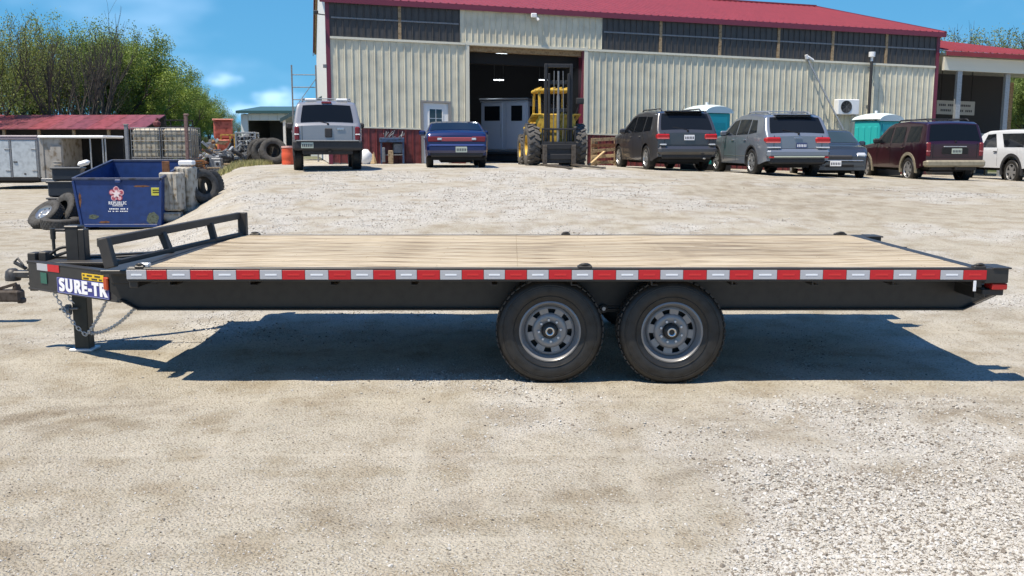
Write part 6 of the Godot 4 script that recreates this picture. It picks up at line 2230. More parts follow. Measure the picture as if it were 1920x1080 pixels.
func build_left_trailers() -> void:
	# enclosed cargo trailer, rear doors to the camera
	var d := 39.0
	var xl := across(-60.0, d)
	var xr := across(74.0, d)
	var o := thing("cargo_trailer", "pale grey enclosed cargo trailer with two rear doors at the left edge", "trailer", Vector3((xl + xr) / 2.0, ground(-20, -d), -d), 0.0)
	var w := xr - xl
	var skin := paint(0.50, 0.54, 0.57, 0.4, 0.15, 0.2, 0.6)
	var mb := MB.new()
	mb.bev(Vector3(0, 1.27, -1.6), Vector3(w, 1.66, 3.2), 0.07)
	part("box_body", mb, skin, o)
	mb = MB.new()
	mb.bev(Vector3(0, 2.11, -1.58), Vector3(w + 0.05, 0.10, 3.28), 0.04)
	mb.bev(Vector3(0, 2.03, 0.02), Vector3(w, 0.09, 0.06), 0.02)
	part("roof_edge", mb, paint(0.20, 0.17, 0.20, 0.5), o)
	var seam := across(22.0, d) - o.position.x
	for q in [[-w / 2.0 + 0.06, seam - 0.05], [seam + 0.05, w / 2.0 - 0.10]]:
		mb = MB.new()
		mb.bev(Vector3((q[0] + q[1]) / 2.0, 1.22, 0.012), Vector3(q[1] - q[0], 1.46, 0.03), 0.012)
		var door := part("rear_door", mb, skin, o)
		for y in [0.75, 1.6]:
			mb = MB.new()
			mb.bev(Vector3(q[1] - 0.08, y, 0.035), Vector3(0.22, 0.05, 0.02), 0.008)
			part("hinge", mb, M.steel_grey, door)
		mb = MB.new()
		mb.bev(Vector3(q[0] + 0.12, 1.1, 0.04), Vector3(0.16, 0.05, 0.04), 0.01)
		part("latch", mb, M.plastic, door)
		mb = MB.new()
		mb.bev(Vector3((q[0] + q[1]) / 2.0, 0.62, 0.03), Vector3(0.09, 0.06, 0.02), 0.01)
		part("vent", mb, M.plastic, door)
	mb = MB.new()
	mb.bev(Vector3(seam, 1.22, 0.02), Vector3(0.07, 1.5, 0.03), 0.01)
	mb.bev(Vector3(w / 2.0 - 0.04, 1.24, 0.01), Vector3(0.10, 1.62, 0.05), 0.02)
	part("door_post", mb, M.steel_grey, o)
	mb = MB.new()
	mb.bev(Vector3(0, 0.42, -0.05), Vector3(w, 0.18, 0.18), 0.03)
	mb.bev(Vector3(0, 0.30, -1.6), Vector3(w * 0.7, 0.1, 3.0), 0.02)
	part("sill_frame", mb, M.dark, o)
	for s in [-1.0, 1.0]:
		mb = MB.new()
		mb.lathe(tyre_profile(0.33, 0.2, 0.19), Transform3D(Basis(Vector3.UP, PI / 2.0), Vector3(s * (w / 2.0 - 0.16), 0.33, -1.6)), 20)
		part("wheel", mb, M.rubber, o)
	# second trailer: side door panel, then an open dark bay under a bright roof edge
	d = 37.5
	xl = across(76.0, d)
	xr = across(200.0, d)
	w = xr - xl
	o = thing("open_bay_trailer", "old beige box trailer with a white roof edge and dark open side bay", "trailer", Vector3((xl + xr) / 2.0, 0.0, -d), 0.0)
	var beige := paint(0.34, 0.32, 0.29, 0.6, 0.0, 0.6, 0.6)
	var split := across(119.0, d) - o.position.x
	mb = MB.new()
	mb.bev(Vector3((-w / 2.0 + split) / 2.0, 1.22, -0.9), Vector3(split + w / 2.0, 1.62, 1.8), 0.03)
	part("front_box", mb, beige, o)
	mb = MB.new()
	mb.bev(Vector3(-w / 2.0 + 0.10, 1.2, 0.014), Vector3(0.14, 1.55, 0.04), 0.012)
	mb.bev(Vector3(split - 0.25, 1.10, 0.014), Vector3(0.42, 1.3, 0.03), 0.01)
	for y in [0.75, 1.0, 1.12]:
		mb.bev(Vector3(split - 0.22, y, 0.034), Vector3(0.30, 0.025, 0.02), 0.006)
	part("side_door", mb, beige, o)
	mb = MB.new()
	mb.bev(Vector3(0, 2.08, -0.85), Vector3(w, 0.10, 1.95), 0.03)
	part("roof", mb, M.white, o)
	mb = MB.new()
	mb.span(Vector3(split + 0.01, 0.6, -1.75), Vector3(w / 2.0, 2.02, -1.70))
	mb.span(Vector3(split + 0.01, 0.55, -1.7), Vector3(w / 2.0, 0.62, -0.02))
	part("bay_lining", mb, M.dark, o)
	for px in [171.0, 194.0, 199.0]:
		mb = MB.new()
		var x := across(px, d) - o.position.x
		mb.bev(Vector3(x, 1.32, -0.04), Vector3(0.045, 1.42, 0.05), 0.008)
		part("bay_post", mb, M.galv, o)
	mb = MB.new()
	mb.bev(Vector3(0, 0.42, -0.8), Vector3(w, 0.14, 1.7), 0.02)
	part("frame", mb, M.steel_grey, o)
	for x in [-0.5, 0.5]:
		mb = MB.new()
		mb.lathe(tyre_profile(0.33, 0.2, 0.19), Transform3D(Basis(), Vector3(x, 0.33, -0.16)), 20)
		part("wheel", mb, M.rubber, o)
	# low long shed with red roof behind them
	d = 52.0
	xl = across(-120.0, d)
	xr = across(277.0, d)
	w = xr - xl
	o = thing("long_shed", "low long open shed with faded red roof behind the left trailers", "shed", Vector3((xl + xr) / 2.0, 0.0, -d))
	var yt: float = at(0, 243, d).y
	var yr: float = at(0, 217, d + 3.0).y
	for i in 11:
		mb = MB.new()
		var x0 := lerpf(-w / 2.0, w / 2.0, i / 11.0) + 0.01
		var x1 := lerpf(-w / 2.0, w / 2.0, (i + 1) / 11.0) - 0.01
		mb.hexa([Vector3(x0, yt, 0.3), Vector3(x1, yt, 0.3), Vector3(x1, yr, -3.0), Vector3(x0, yr, -3.0), Vector3(x0, yt + 0.05, 0.3), Vector3(x1, yt + 0.05, 0.3), Vector3(x1, yr + 0.05, -3.0), Vector3(x0, yr + 0.05, -3.0)])
		part("roof_sheet", mb, paint([0.24, 0.20, 0.27][i % 3], [0.062, 0.05, 0.058][i % 3], [0.075, 0.065, 0.07][i % 3], 0.5, 0.0, 0.6, 0.5), o)
	mb = MB.new()
	mb.span(Vector3(-w / 2.0, 0, -3.1), Vector3(w / 2.0, yr, -3.0))
	part("back_wall", mb, paint(0.04, 0.042, 0.045, 0.9), o)
	for i in 7:
		mb = MB.new()
		mb.bev(Vector3(lerpf(-w / 2.0 + 0.1, w / 2.0 - 0.1, i / 6.0), yt / 2.0, 0.1), Vector3(0.14, yt, 0.14), 0.01)
		part("post", mb, M.wood_old, o)

func build_totes() -> void:
	var plastic := paint(0.38, 0.345, 0.27, 0.5, 0.0, 0.6, 0.8)
	var d := 30.5
	var x0 := across(247.0, d)
	var k := 0
	for level in 2:
		for i in 2:
			var x := x0 + 0.47 + i * 0.97
			var y := ground(-12.0, -d) + level * 1.16
			var o := thing("liquid_tote", ["lower left caged plastic liquid tote behind the dumpster", "lower right caged plastic liquid tote behind the dumpster", "upper left caged yellowed liquid tote, at the leaning post", "upper right caged yellowed liquid tote, farther from the leaning post"][k], "liquid tote", Vector3(x, y, -d), 0.03 * (i - level), "caged liquid totes in a stack")
			var mb := MB.new()
			mb.bev(Vector3(0, 0.64, -0.5), Vector3(0.86, 0.92, 0.90), 0.07)
			mb.cyl(Vector3(0, 1.09, -0.5), Vector3(0, 1.13, -0.5), 0.11, 0.11, 12)
			part("tank", mb, plastic, o)
			mb = MB.new()
			for z in [-0.03, -0.97]:
				for j in 7:
					mb.cyl(Vector3(-0.45 + 0.15 * j, 0.16, z), Vector3(-0.45 + 0.15 * j, 1.12, z), 0.009, 0.009, 4)
				for h in [0.20, 0.45, 0.72, 0.95, 1.12]:
					mb.cyl(Vector3(-0.46, h, z), Vector3(0.46, h, z), 0.011, 0.011, 4)
			for s in [-0.46, 0.46]:
				for j in 6:
					mb.cyl(Vector3(s, 0.16, -0.05 - 0.18 * j), Vector3(s, 1.12, -0.05 - 0.18 * j), 0.011, 0.011, 4)
				for h in [0.20, 0.55, 0.9, 1.12]:
					mb.cyl(Vector3(s, h, -0.03), Vector3(s, h, -0.97), 0.011, 0.011, 4)
			part("cage", mb, M.steel_grey, o)
			mb = MB.new()
			for h in [0.03, 0.14]:
				mb.bev(Vector3(0, h, -0.5), Vector3(0.94, 0.03, 0.94), 0.006)
			for q in [-0.4, 0.0, 0.4]:
				mb.bev(Vector3(q, 0.085, -0.5), Vector3(0.1, 0.08, 0.9), 0.006)
			part("pallet", mb, M.steel_grey, o)
			k += 1
	var p := at(240.0, 300.0, 29.6)
	var o := thing("leaning_post", "grey steel post standing left of the caged totes", "post", Vector3(p.x, ground(p.x, p.z), p.z))
	var mb := MB.new()
	mb.bev(Vector3(0, 1.18, 0), Vector3(0.10, 2.36, 0.10), 0.01)
	mb.bev(Vector3(0.0, 2.36, 0), Vector3(0.14, 0.02, 0.14), 0.006)
	part("post", mb, M.steel_grey, o)
	p = at(352.0, 300.0, 30.0)
	o = thing("leaning_post", "reddish post with a bent top standing right of the caged totes", "post", Vector3(p.x, ground(p.x, p.z), p.z))
	mb = MB.new()
	mb.bev(Vector3(0, 1.2, 0), Vector3(0.10, 2.4, 0.08), 0.01)
	mb.bev(Vector3(0.02, 2.42, 0.0), Vector3(0.16, 0.06, 0.09), 0.02)
	part("post", mb, paint(0.17, 0.105, 0.10, 0.7, 0.0, 0.6, 2.0), o)
	p = at(331.0, 236.0, 31.5)
	o = thing("steel_crate", "dark open steel crate on top of the caged totes", "crate", Vector3(p.x, 2.32 + ground(-12.0, -d), p.z))
	mb = MB.new()
	for y in [0.02, 0.22]:
		for z in [0.0, -0.5]:
			mb.bar(Vector3(-0.36, y, z), Vector3(0.36, y, z), 0.04, 0.04)
	for x in [-0.36, 0.36]:
		for z in [0.0, -0.5]:
			mb.bar(Vector3(x, 0.0, z), Vector3(x, 0.24, z), 0.04, 0.04)
		for y in [0.02, 0.22]:
			mb.bar(Vector3(x, y, 0), Vector3(x, y, -0.5), 0.04, 0.04)
	part("frame", mb, M.dark, o)
	p = at(272.0, 232.0, 30.0)
	o = thing("rust_lump", "small dark red casting sitting on the left upper tote", "casting", Vector3(p.x, 2.30 + ground(-12.0, -d), -31.0))
	mb = MB.new()
	mb.bev(Vector3(0, 0.12, 0), Vector3(0.22, 0.20, 0.2), 0.06)
	mb.cyl(Vector3(0, 0.2, 0), Vector3(0.03, 0.3, 0), 0.06, 0.04, 8)
	part("casting", mb, paint(0.13, 0.03, 0.035, 0.7), o)

func build_scrap() -> void:
	# orange tractor with yellow frame
	var p := at(421.0, 300.0, 37.0)
	var gy := ground(p.x, p.z)
	var o := thing("orange_tractor", "faded orange tractor with a boxy cab at the scrap pile", "tractor", Vector3(p.x, gy, p.z), 0.3)
	var org := paint(0.42, 0.105, 0.07, 0.6, 0.0, 0.6, 1.0)
	var mb := MB.new()
	mb.bev(Vector3(0, 1.35, -0.4), Vector3(0.70, 0.72, 1.2), 0.06)
	mb.bev(Vector3(0, 0.75, 0.2), Vector3(0.5, 0.5, 1.4), 0.06)
	part("cab", mb, org, o)
	mb = MB.new()
	mb.bev(Vector3(0, 1.73, -0.4), Vector3(0.78, 0.05, 1.3), 0.02)
	part("cab_roof", mb, paint(0.62, 0.25, 0.20, 0.6), o)
	mb = MB.new()
	for x in [-0.10, 0.22, 0.38]:
		mb.bar(Vector3(x, 0.35, 0.85), Vector3(x, 1.15, 0.85), 0.05, 0.05)
	mb.bar(Vector3(-0.12, 1.15, 0.85), Vector3(0.40, 1.15, 0.85), 0.05, 0.05)
	mb.bar(Vector3(-0.4, 0.95, 0.6), Vector3(-0.1, 0.55, 0.85), 0.05, 0.05)
	part("loader_frame", mb, paint(0.55, 0.33, 0.06, 0.6, 0.0, 0.6, 2.0), o)
	for s in [-0.42, 0.42]:
		mb = MB.new()
		mb.lathe(tyre_profile(0.5, 0.28, 0.25), Transform3D(Basis(Vector3.UP, PI / 2.0), Vector3(s, 0.5, -0.6)), 20)
		part("wheel", mb, M.rubber_old, o)
	# wire cage full of scrap
	p = at(462.0, 300.0, 34.6)
	gy = ground(p.x, p.z)
	o = thing("wire_cage", "grey wire cage filled with scrap metal between the tractor and the big tyres", "cage", Vector3(p.x, gy, p.z), 0.1)
	mb = MB.new()
	for x in [-0.34, 0.34]:
		for z in [0.0, -0.7]:
			mb.bar(Vector3(x, 0, z), Vector3(x, 1.08, z), 0.05, 0.05)
	for y in [0.1, 1.08]:
		for z in [0.0, -0.7]:
			mb.bar(Vector3(-0.36, y, z), Vector3(0.36, y, z), 0.05, 0.05)
		for x in [-0.34, 0.34]:
			mb.bar(Vector3(x, y, 0), Vector3(x, y, -0.7), 0.05, 0.05)
	part("frame", mb, M.galv, o)
	mb = MB.new()
	for i in 6:
		mb.cyl(Vector3(-0.3 + 0.12 * i, 0.1, 0), Vector3(-0.3 + 0.12 * i, 1.06, 0), 0.007, 0.007, 4)
		mb.cyl(Vector3(-0.34, 0.2 + 0.15 * i, 0), Vector3(0.34, 0.2 + 0.15 * i, 0), 0.007, 0.007, 4)
	part("mesh_wires", mb, M.galv, o)
	var heap := thing("scrap_heap", "grey scrap metal pieces piled inside the wire cage", "scrap", Vector3(p.x, gy, p.z - 0.35))
	for k in 3:
		mb = MB.new()
		for i in 40:
			var q := Vector3(rng.randf_range(-0.28, 0.28), rng.randf_range(0.08, 0.98), rng.randf_range(-0.28, 0.28))
			mb.bev(q, Vector3(rng.randf_range(0.04, 0.22), rng.randf_range(0.03, 0.1), rng.randf_range(0.04, 0.2)), 0.008, Basis.from_euler(Vector3(rng.randf() * 3.0, rng.randf() * 3.0, rng.randf() * 3.0)))
		stuff(part("scrap_pieces", mb, [M.galv, M.plastic, M.steel_grey][k], heap))
	# small grey machine, orange iron, dark scrap and boards along the bank
	p = at(405.0, 304.0, 31.5)
	gy = ground(p.x, p.z)
	o = thing("grey_machine", "small grey machine cabinet with a round dial on the scrap bank", "machine", Vector3(p.x, gy, p.z), 0.1)
	mb = MB.new()
	mb.bev(Vector3(0, 0.26, 0), Vector3(0.38, 0.50, 0.35), 0.03)
	mb.bev(Vector3(-0.05, 0.53, 0), Vector3(0.26, 0.04, 0.2), 0.01)
	part("cabinet", mb, M.steel_grey, o)
	mb = MB.new()
	mb.bev(Vector3(0.08, 0.30, 0.18), Vector3(0.20, 0.22, 0.02), 0.008)
	part("panel", mb, M.galv, o)
	mb = MB.new()
	mb.lathe([Vector2(0.055, 0.192), Vector2(0.05, 0.205), Vector2(0.0, 0.205)], Transform3D(Basis(), Vector3(0.08, 0.32, 0)), 14)
	part("dial", mb, M.plastic, o)
	p = at(372.0, 306.0, 30.0)
	gy = ground(p.x, p.z)
	o = thing("orange_iron", "pile of orange-brown rusty iron channels above the standing tyres", "scrap", Vector3(p.x, gy + 0.45, p.z), 0.1)
	for i in 4:
		mb = MB.new()
		mb.bar(Vector3(-0.22 + 0.03 * i, 0.10 + 0.075 * i, 0.05 * i), Vector3(0.22 - 0.02 * i, 0.12 + 0.075 * i, 0.02), 0.10, 0.055)
		part("channel", mb, paint(0.36, 0.14, 0.04, 0.8, 0.0, 0.6, 3.0), o)
	mb = MB.new()
	for i in 26:
		var q := Vector3(rng.randf_range(-0.8, 0.8), rng.randf_range(-0.35, 0.12), rng.randf_range(-0.3, 0.4))
		mb.bev(q, Vector3(rng.randf_range(0.1, 0.5), rng.randf_range(0.05, 0.2), rng.randf_range(0.1, 0.3)), 0.02, Basis.from_euler(Vector3(rng.randf() * 0.8, rng.randf() * 3.0, rng.randf() * 0.8)))
	stuff(part("scrap_base", mb, M.plastic, o))
	for k in 3:
		p = at([385.0, 398.0, 430.0][k], [300.0, 272.0, 296.0][k], [33.5, 35.5, 34.0][k])
		gy = ground(p.x, p.z)
		o = thing("scrap_pile", ["dark heap of pipes and plates left of the grey machine", "pale bars and rails stacked high left of the orange tractor", "mixed dark parts heaped in front of the orange tractor"][k], "scrap", Vector3(p.x, gy, p.z), 0.2 * k)
		for c in 3:
			mb = MB.new()
			for i in 26:
				var hgt: float = [0.7, 1.2, 0.6][k]
				var q := Vector3(rng.randf_range(-0.6, 0.6), 0, rng.randf_range(-0.4, 0.4))
				q.y = rng.randf() * hgt * (1.0 - absf(q.x) * 0.9)
				mb.bar(q, q + Vector3(rng.randf_range(-0.5, 0.5), rng.randf_range(-0.1, 0.25), rng.randf_range(-0.3, 0.3)), rng.randf_range(0.03, 0.12), rng.randf_range(0.03, 0.1))
			stuff(part("scrap_pieces", mb, [[M.plastic, M.rust, M.steel_grey], [M.wood_old, M.galv, M.rust], [M.plastic, M.steel_grey, M.galv]][k][c], o))
	for k in 3:
		p = at([404.0, 422.0, 440.0][k], [318.0, 314.0, 309.0][k], [29.5, 30.5, 31.5][k])
		o = thing("loose_board", ["weathered board lying lowest on the scrap bank", "weathered board lying midway along the gravel edge", "short weathered board lying by the dry grass"][k], "board", Vector3(p.x, ground(p.x, p.z) + 0.05, p.z), [0.5, 0.3, -0.2][k])
		mb = MB.new()
		mb.bev(Vector3(), Vector3([1.3, 1.1, 0.8][k], 0.05, 0.16), 0.01)
		part("plank", mb, M.wood_old, o)
	# dry grass tufts along the bank
	mb = MB.new()
	for i in 2600:
		var dd := rng.randf_range(26.0, 36.0)
		var px := lerpf(395.0, 545.0, (dd - 26.0) / 10.0 * 0.8 + rng.randf() * 0.25)
		var x := across(px, dd)
		var g := Vector3(x, ground(x, -dd), -dd)
		var h := rng.randf_range(0.05, 0.22)
		var a := rng.randf() * TAU
		var s := Vector3(cos(a), 0, sin(a)) * 0.012
		mb.col = Color(0.20, 0.22, 0.07).lerp(Color(0.42, 0.36, 0.17), rng.randf())
		var tip := g + Vector3(rng.randf_range(-0.07, 0.07), h, rng.randf_range(-0.07, 0.07))
		mb.tri(g - s, g + s, tip)
	var gm := StandardMaterial3D.new()
	gm.vertex_color_use_as_albedo = true
	gm.roughness = 0.9
	var tuft := hang("dry_grass", mb.mesh(Vector3(), true), gm, self)
	tag(tuft, "dry yellow-green grass tufts along the scrap bank", "grass")
	stuff(tuft)
	# ladder-like scaffold frame left of the workshop
	var d := 37.0
	var xa := across(553.0, d)
	var xb := across(597.0, d)
	gy = ground(xa, -d)
	var ytop: float = at(553, 122, d).y
	o = thing("scaffold", "tall thin steel scaffold frame at the left corner of the workshop", "scaffold", Vector3((xa + xb) / 2.0, gy, -d), 0.1)
	var hw := (xb - xa) / 2.0
	for s in [-1.0, 1.0]:
		mb = MB.new()
		mb.cyl(Vector3(s * hw, 0, 0), Vector3(s * hw, ytop - gy, 0), 0.03, 0.03, 8)
		part("upright", mb, M.steel_grey, o)
	var yy := 0.5
	while yy < ytop - gy:
		mb = MB.new()
		mb.cyl(Vector3(-hw, yy, 0), Vector3(hw, yy, 0), 0.02, 0.02, 6)
		part("rung", mb, M.steel_grey, o)
		yy += 0.46
	mb = MB.new()
	mb.cyl(Vector3(-hw, ytop - gy - 1.7, 0.03), Vector3(hw, ytop - gy - 0.5, 0.03), 0.014, 0.014, 5)
	part("brace", mb, M.steel_grey, o)
	# far steel building with green roof, and the dark canopy beside the workshop
	d = 58.0
	xa = across(455.0, d)
	xb = across(640.0, d)
	var w := xb - xa
	gy = ground(xa, -d)
	ytop = at(500, 213, d).y
	o = thing("steel_garage", "far white steel garage with dark green roof edge and wide dark opening", "building", Vector3((xa + xb) / 2.0, gy, -d))
	var h := ytop - gy
	mb = MB.new()
	mb.bev(Vector3(-w / 2.0 + 0.22, h / 2.0 - 0.2, 0), Vector3(0.42, h + 0.3, 0.2), 0.02)
	mb.bev(Vector3(w / 2.0 - 0.9, h / 2.0 - 0.2, 0), Vector3(1.8, h + 0.3, 0.2), 0.02)
	mb.bev(Vector3(0, h - 0.20, 0.0), Vector3(w - 0.9, 0.42, 0.2), 0.02)
	part("front_wall", mb, paint(0.66, 0.68, 0.66, 0.5), o)
	for i in 12:
		mb = MB.new()
		mb.bev(Vector3(lerpf(-w / 2.0 + 0.1, w / 2.0 - 0.1, i / 11.0), h - 0.2, 0.11), Vector3(0.06, 0.40, 0.03), 0.01)
		part("wall_rib", mb, paint(0.62, 0.64, 0.62, 0.5), o)
	mb = MB.new()
	mb.hexa([Vector3(-w / 2.0 - 0.2, h, 0.4), Vector3(w / 2.0, h, 0.4), Vector3(w / 2.0, h + 0.5, -5), Vector3(-w / 2.0 - 0.1, h + 0.5, -5), Vector3(-w / 2.0 - 0.2, h + 0.16, 0.4), Vector3(w / 2.0, h + 0.16, 0.4), Vector3(w / 2.0, h + 0.62, -5), Vector3(-w / 2.0 - 0.1, h + 0.62, -5)])
	part("roof", mb, paint(0.03, 0.085, 0.09, 0.5), o)
	mb = MB.new()
	mb.span(Vector3(-w / 2.0 + 0.1, -0.3, -6.0), Vector3(w / 2.0, h, -5.9))
	mb.span(Vector3(-w / 2.0 + 0.1, -0.3, -5.9), Vector3(-w / 2.0 + 0.2, h, -0.1))
	mb.span(Vector3(w / 2.0 - 0.1, -0.3, -5.9), Vector3(w / 2.0, h, -0.1))
	mb.span(Vector3(-w / 2.0 + 0.2, h - 0.1, -5.9), Vector3(w / 2.0 - 0.1, h - 0.02, -0.1))
	part("inner_walls", mb, M.steel_grey, o)
	d = 41.0
	xa = across(528.0, d)
	xb = across(640.0, d)
	var y0: float = at(0, 222, d).y
	var y1: float = at(0, 196, d).y
	o = thing("canopy", "dark green sloping canopy roof beside the workshop's left gable", "canopy", Vector3(xa, ground(xa, -d), -d))
	mb = MB.new()
	mb.hexa([Vector3(xa, y0, -d), Vector3(xb, y1 + 0.75, -d), Vector3(xb, y1 + 0.75, -d - 3.0), Vector3(xa, y0, -d - 3.0), Vector3(xa, y0 - 0.16, -d), Vector3(xb, y1 + 0.59, -d), Vector3(xb, y1 + 0.59, -d - 3.0), Vector3(xa, y0 - 0.16, -d - 3.0)])
	part("roof", mb, paint(0.035, 0.065, 0.075, 0.5), o, true)
	mb = MB.new()
	mb.bar(Vector3(xa + 0.15, ground(xa, -d), -d - 0.1), Vector3(xa + 0.15, y0, -d - 0.1), 0.1, 0.1)
	mb.bar(Vector3(xa + 0.15, ground(xa, -d), -d - 2.8), Vector3(xa + 0.15, y0, -d - 2.8), 0.1, 0.1)
	part("post", mb, paint(0.6, 0.6, 0.58, 0.5), o, true)

# ---- trees
func limb(mb: MB, a: Vector3, b: Vector3, ra: float, rb: float, sides: int) -> void:
	mb.cyl(a, b, ra, rb, sides, false)

func grow(mb: MB, tips: Array, p: Vector3, dir: Vector3, l: float, r: float, level: int, last: int, up: float, wide: float) -> void:
	var q := p
	var d := dir
	var k := 3 if level < last else 2
	for i in k:
		var bend := Vector3(rng.randf_range(-1, 1), rng.randf_range(-0.5, 1), rng.randf_range(-1, 1)) * 0.16
		d = (d + bend + Vector3.UP * up * 0.10).normalized()
		var e := q + d * l / k
		limb(mb, q, e, lerpf(r, r * 0.62, float(i) / k), lerpf(r, r * 0.62, float(i + 1) / k), 6 if level == 0 else (4 if level < 3 else 3))
		q = e
		if level >= last - 1:
			tips.append(q)
		if level >= 1 and level < last and i < k - 1:
			var side := d.cross(Vector3(rng.randf_range(-1, 1), rng.randf_range(-1, 1), rng.randf_range(-1, 1))).normalized()
			grow(mb, tips, q, (d * 0.7 + side * wide).normalized(), l * rng.randf_range(0.45, 0.7), r * 0.42, level + 1, last, up, wide)
	if level < last:
		var n := 3 if level < 2 else 2
		var turn := rng.randf() * TAU
		var x := d.cross(Vector3(0.3, 0.2, 0.9)).normalized()
		var y := d.cross(x)
		for i in n:
			var a := turn + TAU * i / n + rng.randf_range(-0.5, 0.5)
			var nd := (d + (x * cos(a) + y * sin(a)) * wide * rng.randf_range(0.6, 1.2)).normalized()
			grow(mb, tips, q, nd, l * rng.randf_range(0.60, 0.82), r * 0.52, level + 1, last, up, wide)

func tree_kind(sd: int, stems: int, lean: float, last: int, up: float, wide: float, leaves: int, leaf: float, cols: Array, trunk_len: float, thick := 0.023) -> Array:
	rng.seed = sd
	var mb := MB.new()
	var tips := []
	for i in stems:
		var a := TAU * i / stems + rng.randf()
		var d := Vector3(cos(a) * lean, 1.0, sin(a) * lean).normalized()
		grow(mb, tips, Vector3(cos(a), 0, sin(a)) * 0.02 * (stems - 1), d, trunk_len * rng.randf_range(0.85, 1.15), thick / sqrt(float(stems)), 0, last, up, wide)
	var top := 0.1
	for t in tips:
		top = maxf(top, t.y)
	for i in mb.v.size():
		mb.v[i] /= top
	var lb := MB.new()
	var clump := FastNoiseLite.new()
	clump.seed = sd
	clump.frequency = 3.5
	for i in leaves:
		var t: Vector3 = tips[rng.randi() % tips.size()] / top
		var gap := clump.get_noise_3d(t.x * 1.3, t.y * 1.3, t.z * 1.3)
		if gap < -0.22:
			continue
		t += Vector3(rng.randfn(), rng.randfn(), rng.randfn()) * 0.022
		if t.y < 0.04:
			continue
		var u := Vector3(rng.randf_range(-1, 1), rng.randf_range(-1, 1), rng.randf_range(-1, 1)).normalized()
		var w := u.cross(Vector3(rng.randf_range(-1, 1), rng.randf_range(-1, 1), rng.randf_range(-1, 1))).normalized()
		var s := leaf * rng.randf_range(0.6, 1.3)
		var mixv := clampf(0.5 + gap * 0.9 + rng.randf_range(-0.3, 0.3), 0.0, 1.0)
		lb.col = cols[0].lerp(cols[1], mixv)
		lb.quad(t - u * s, t - w * s * 0.6, t + u * s, t + w * s * 0.6)
	return [mb.mesh(), lb.mesh(Vector3(), true) if lb.v.size() else null]

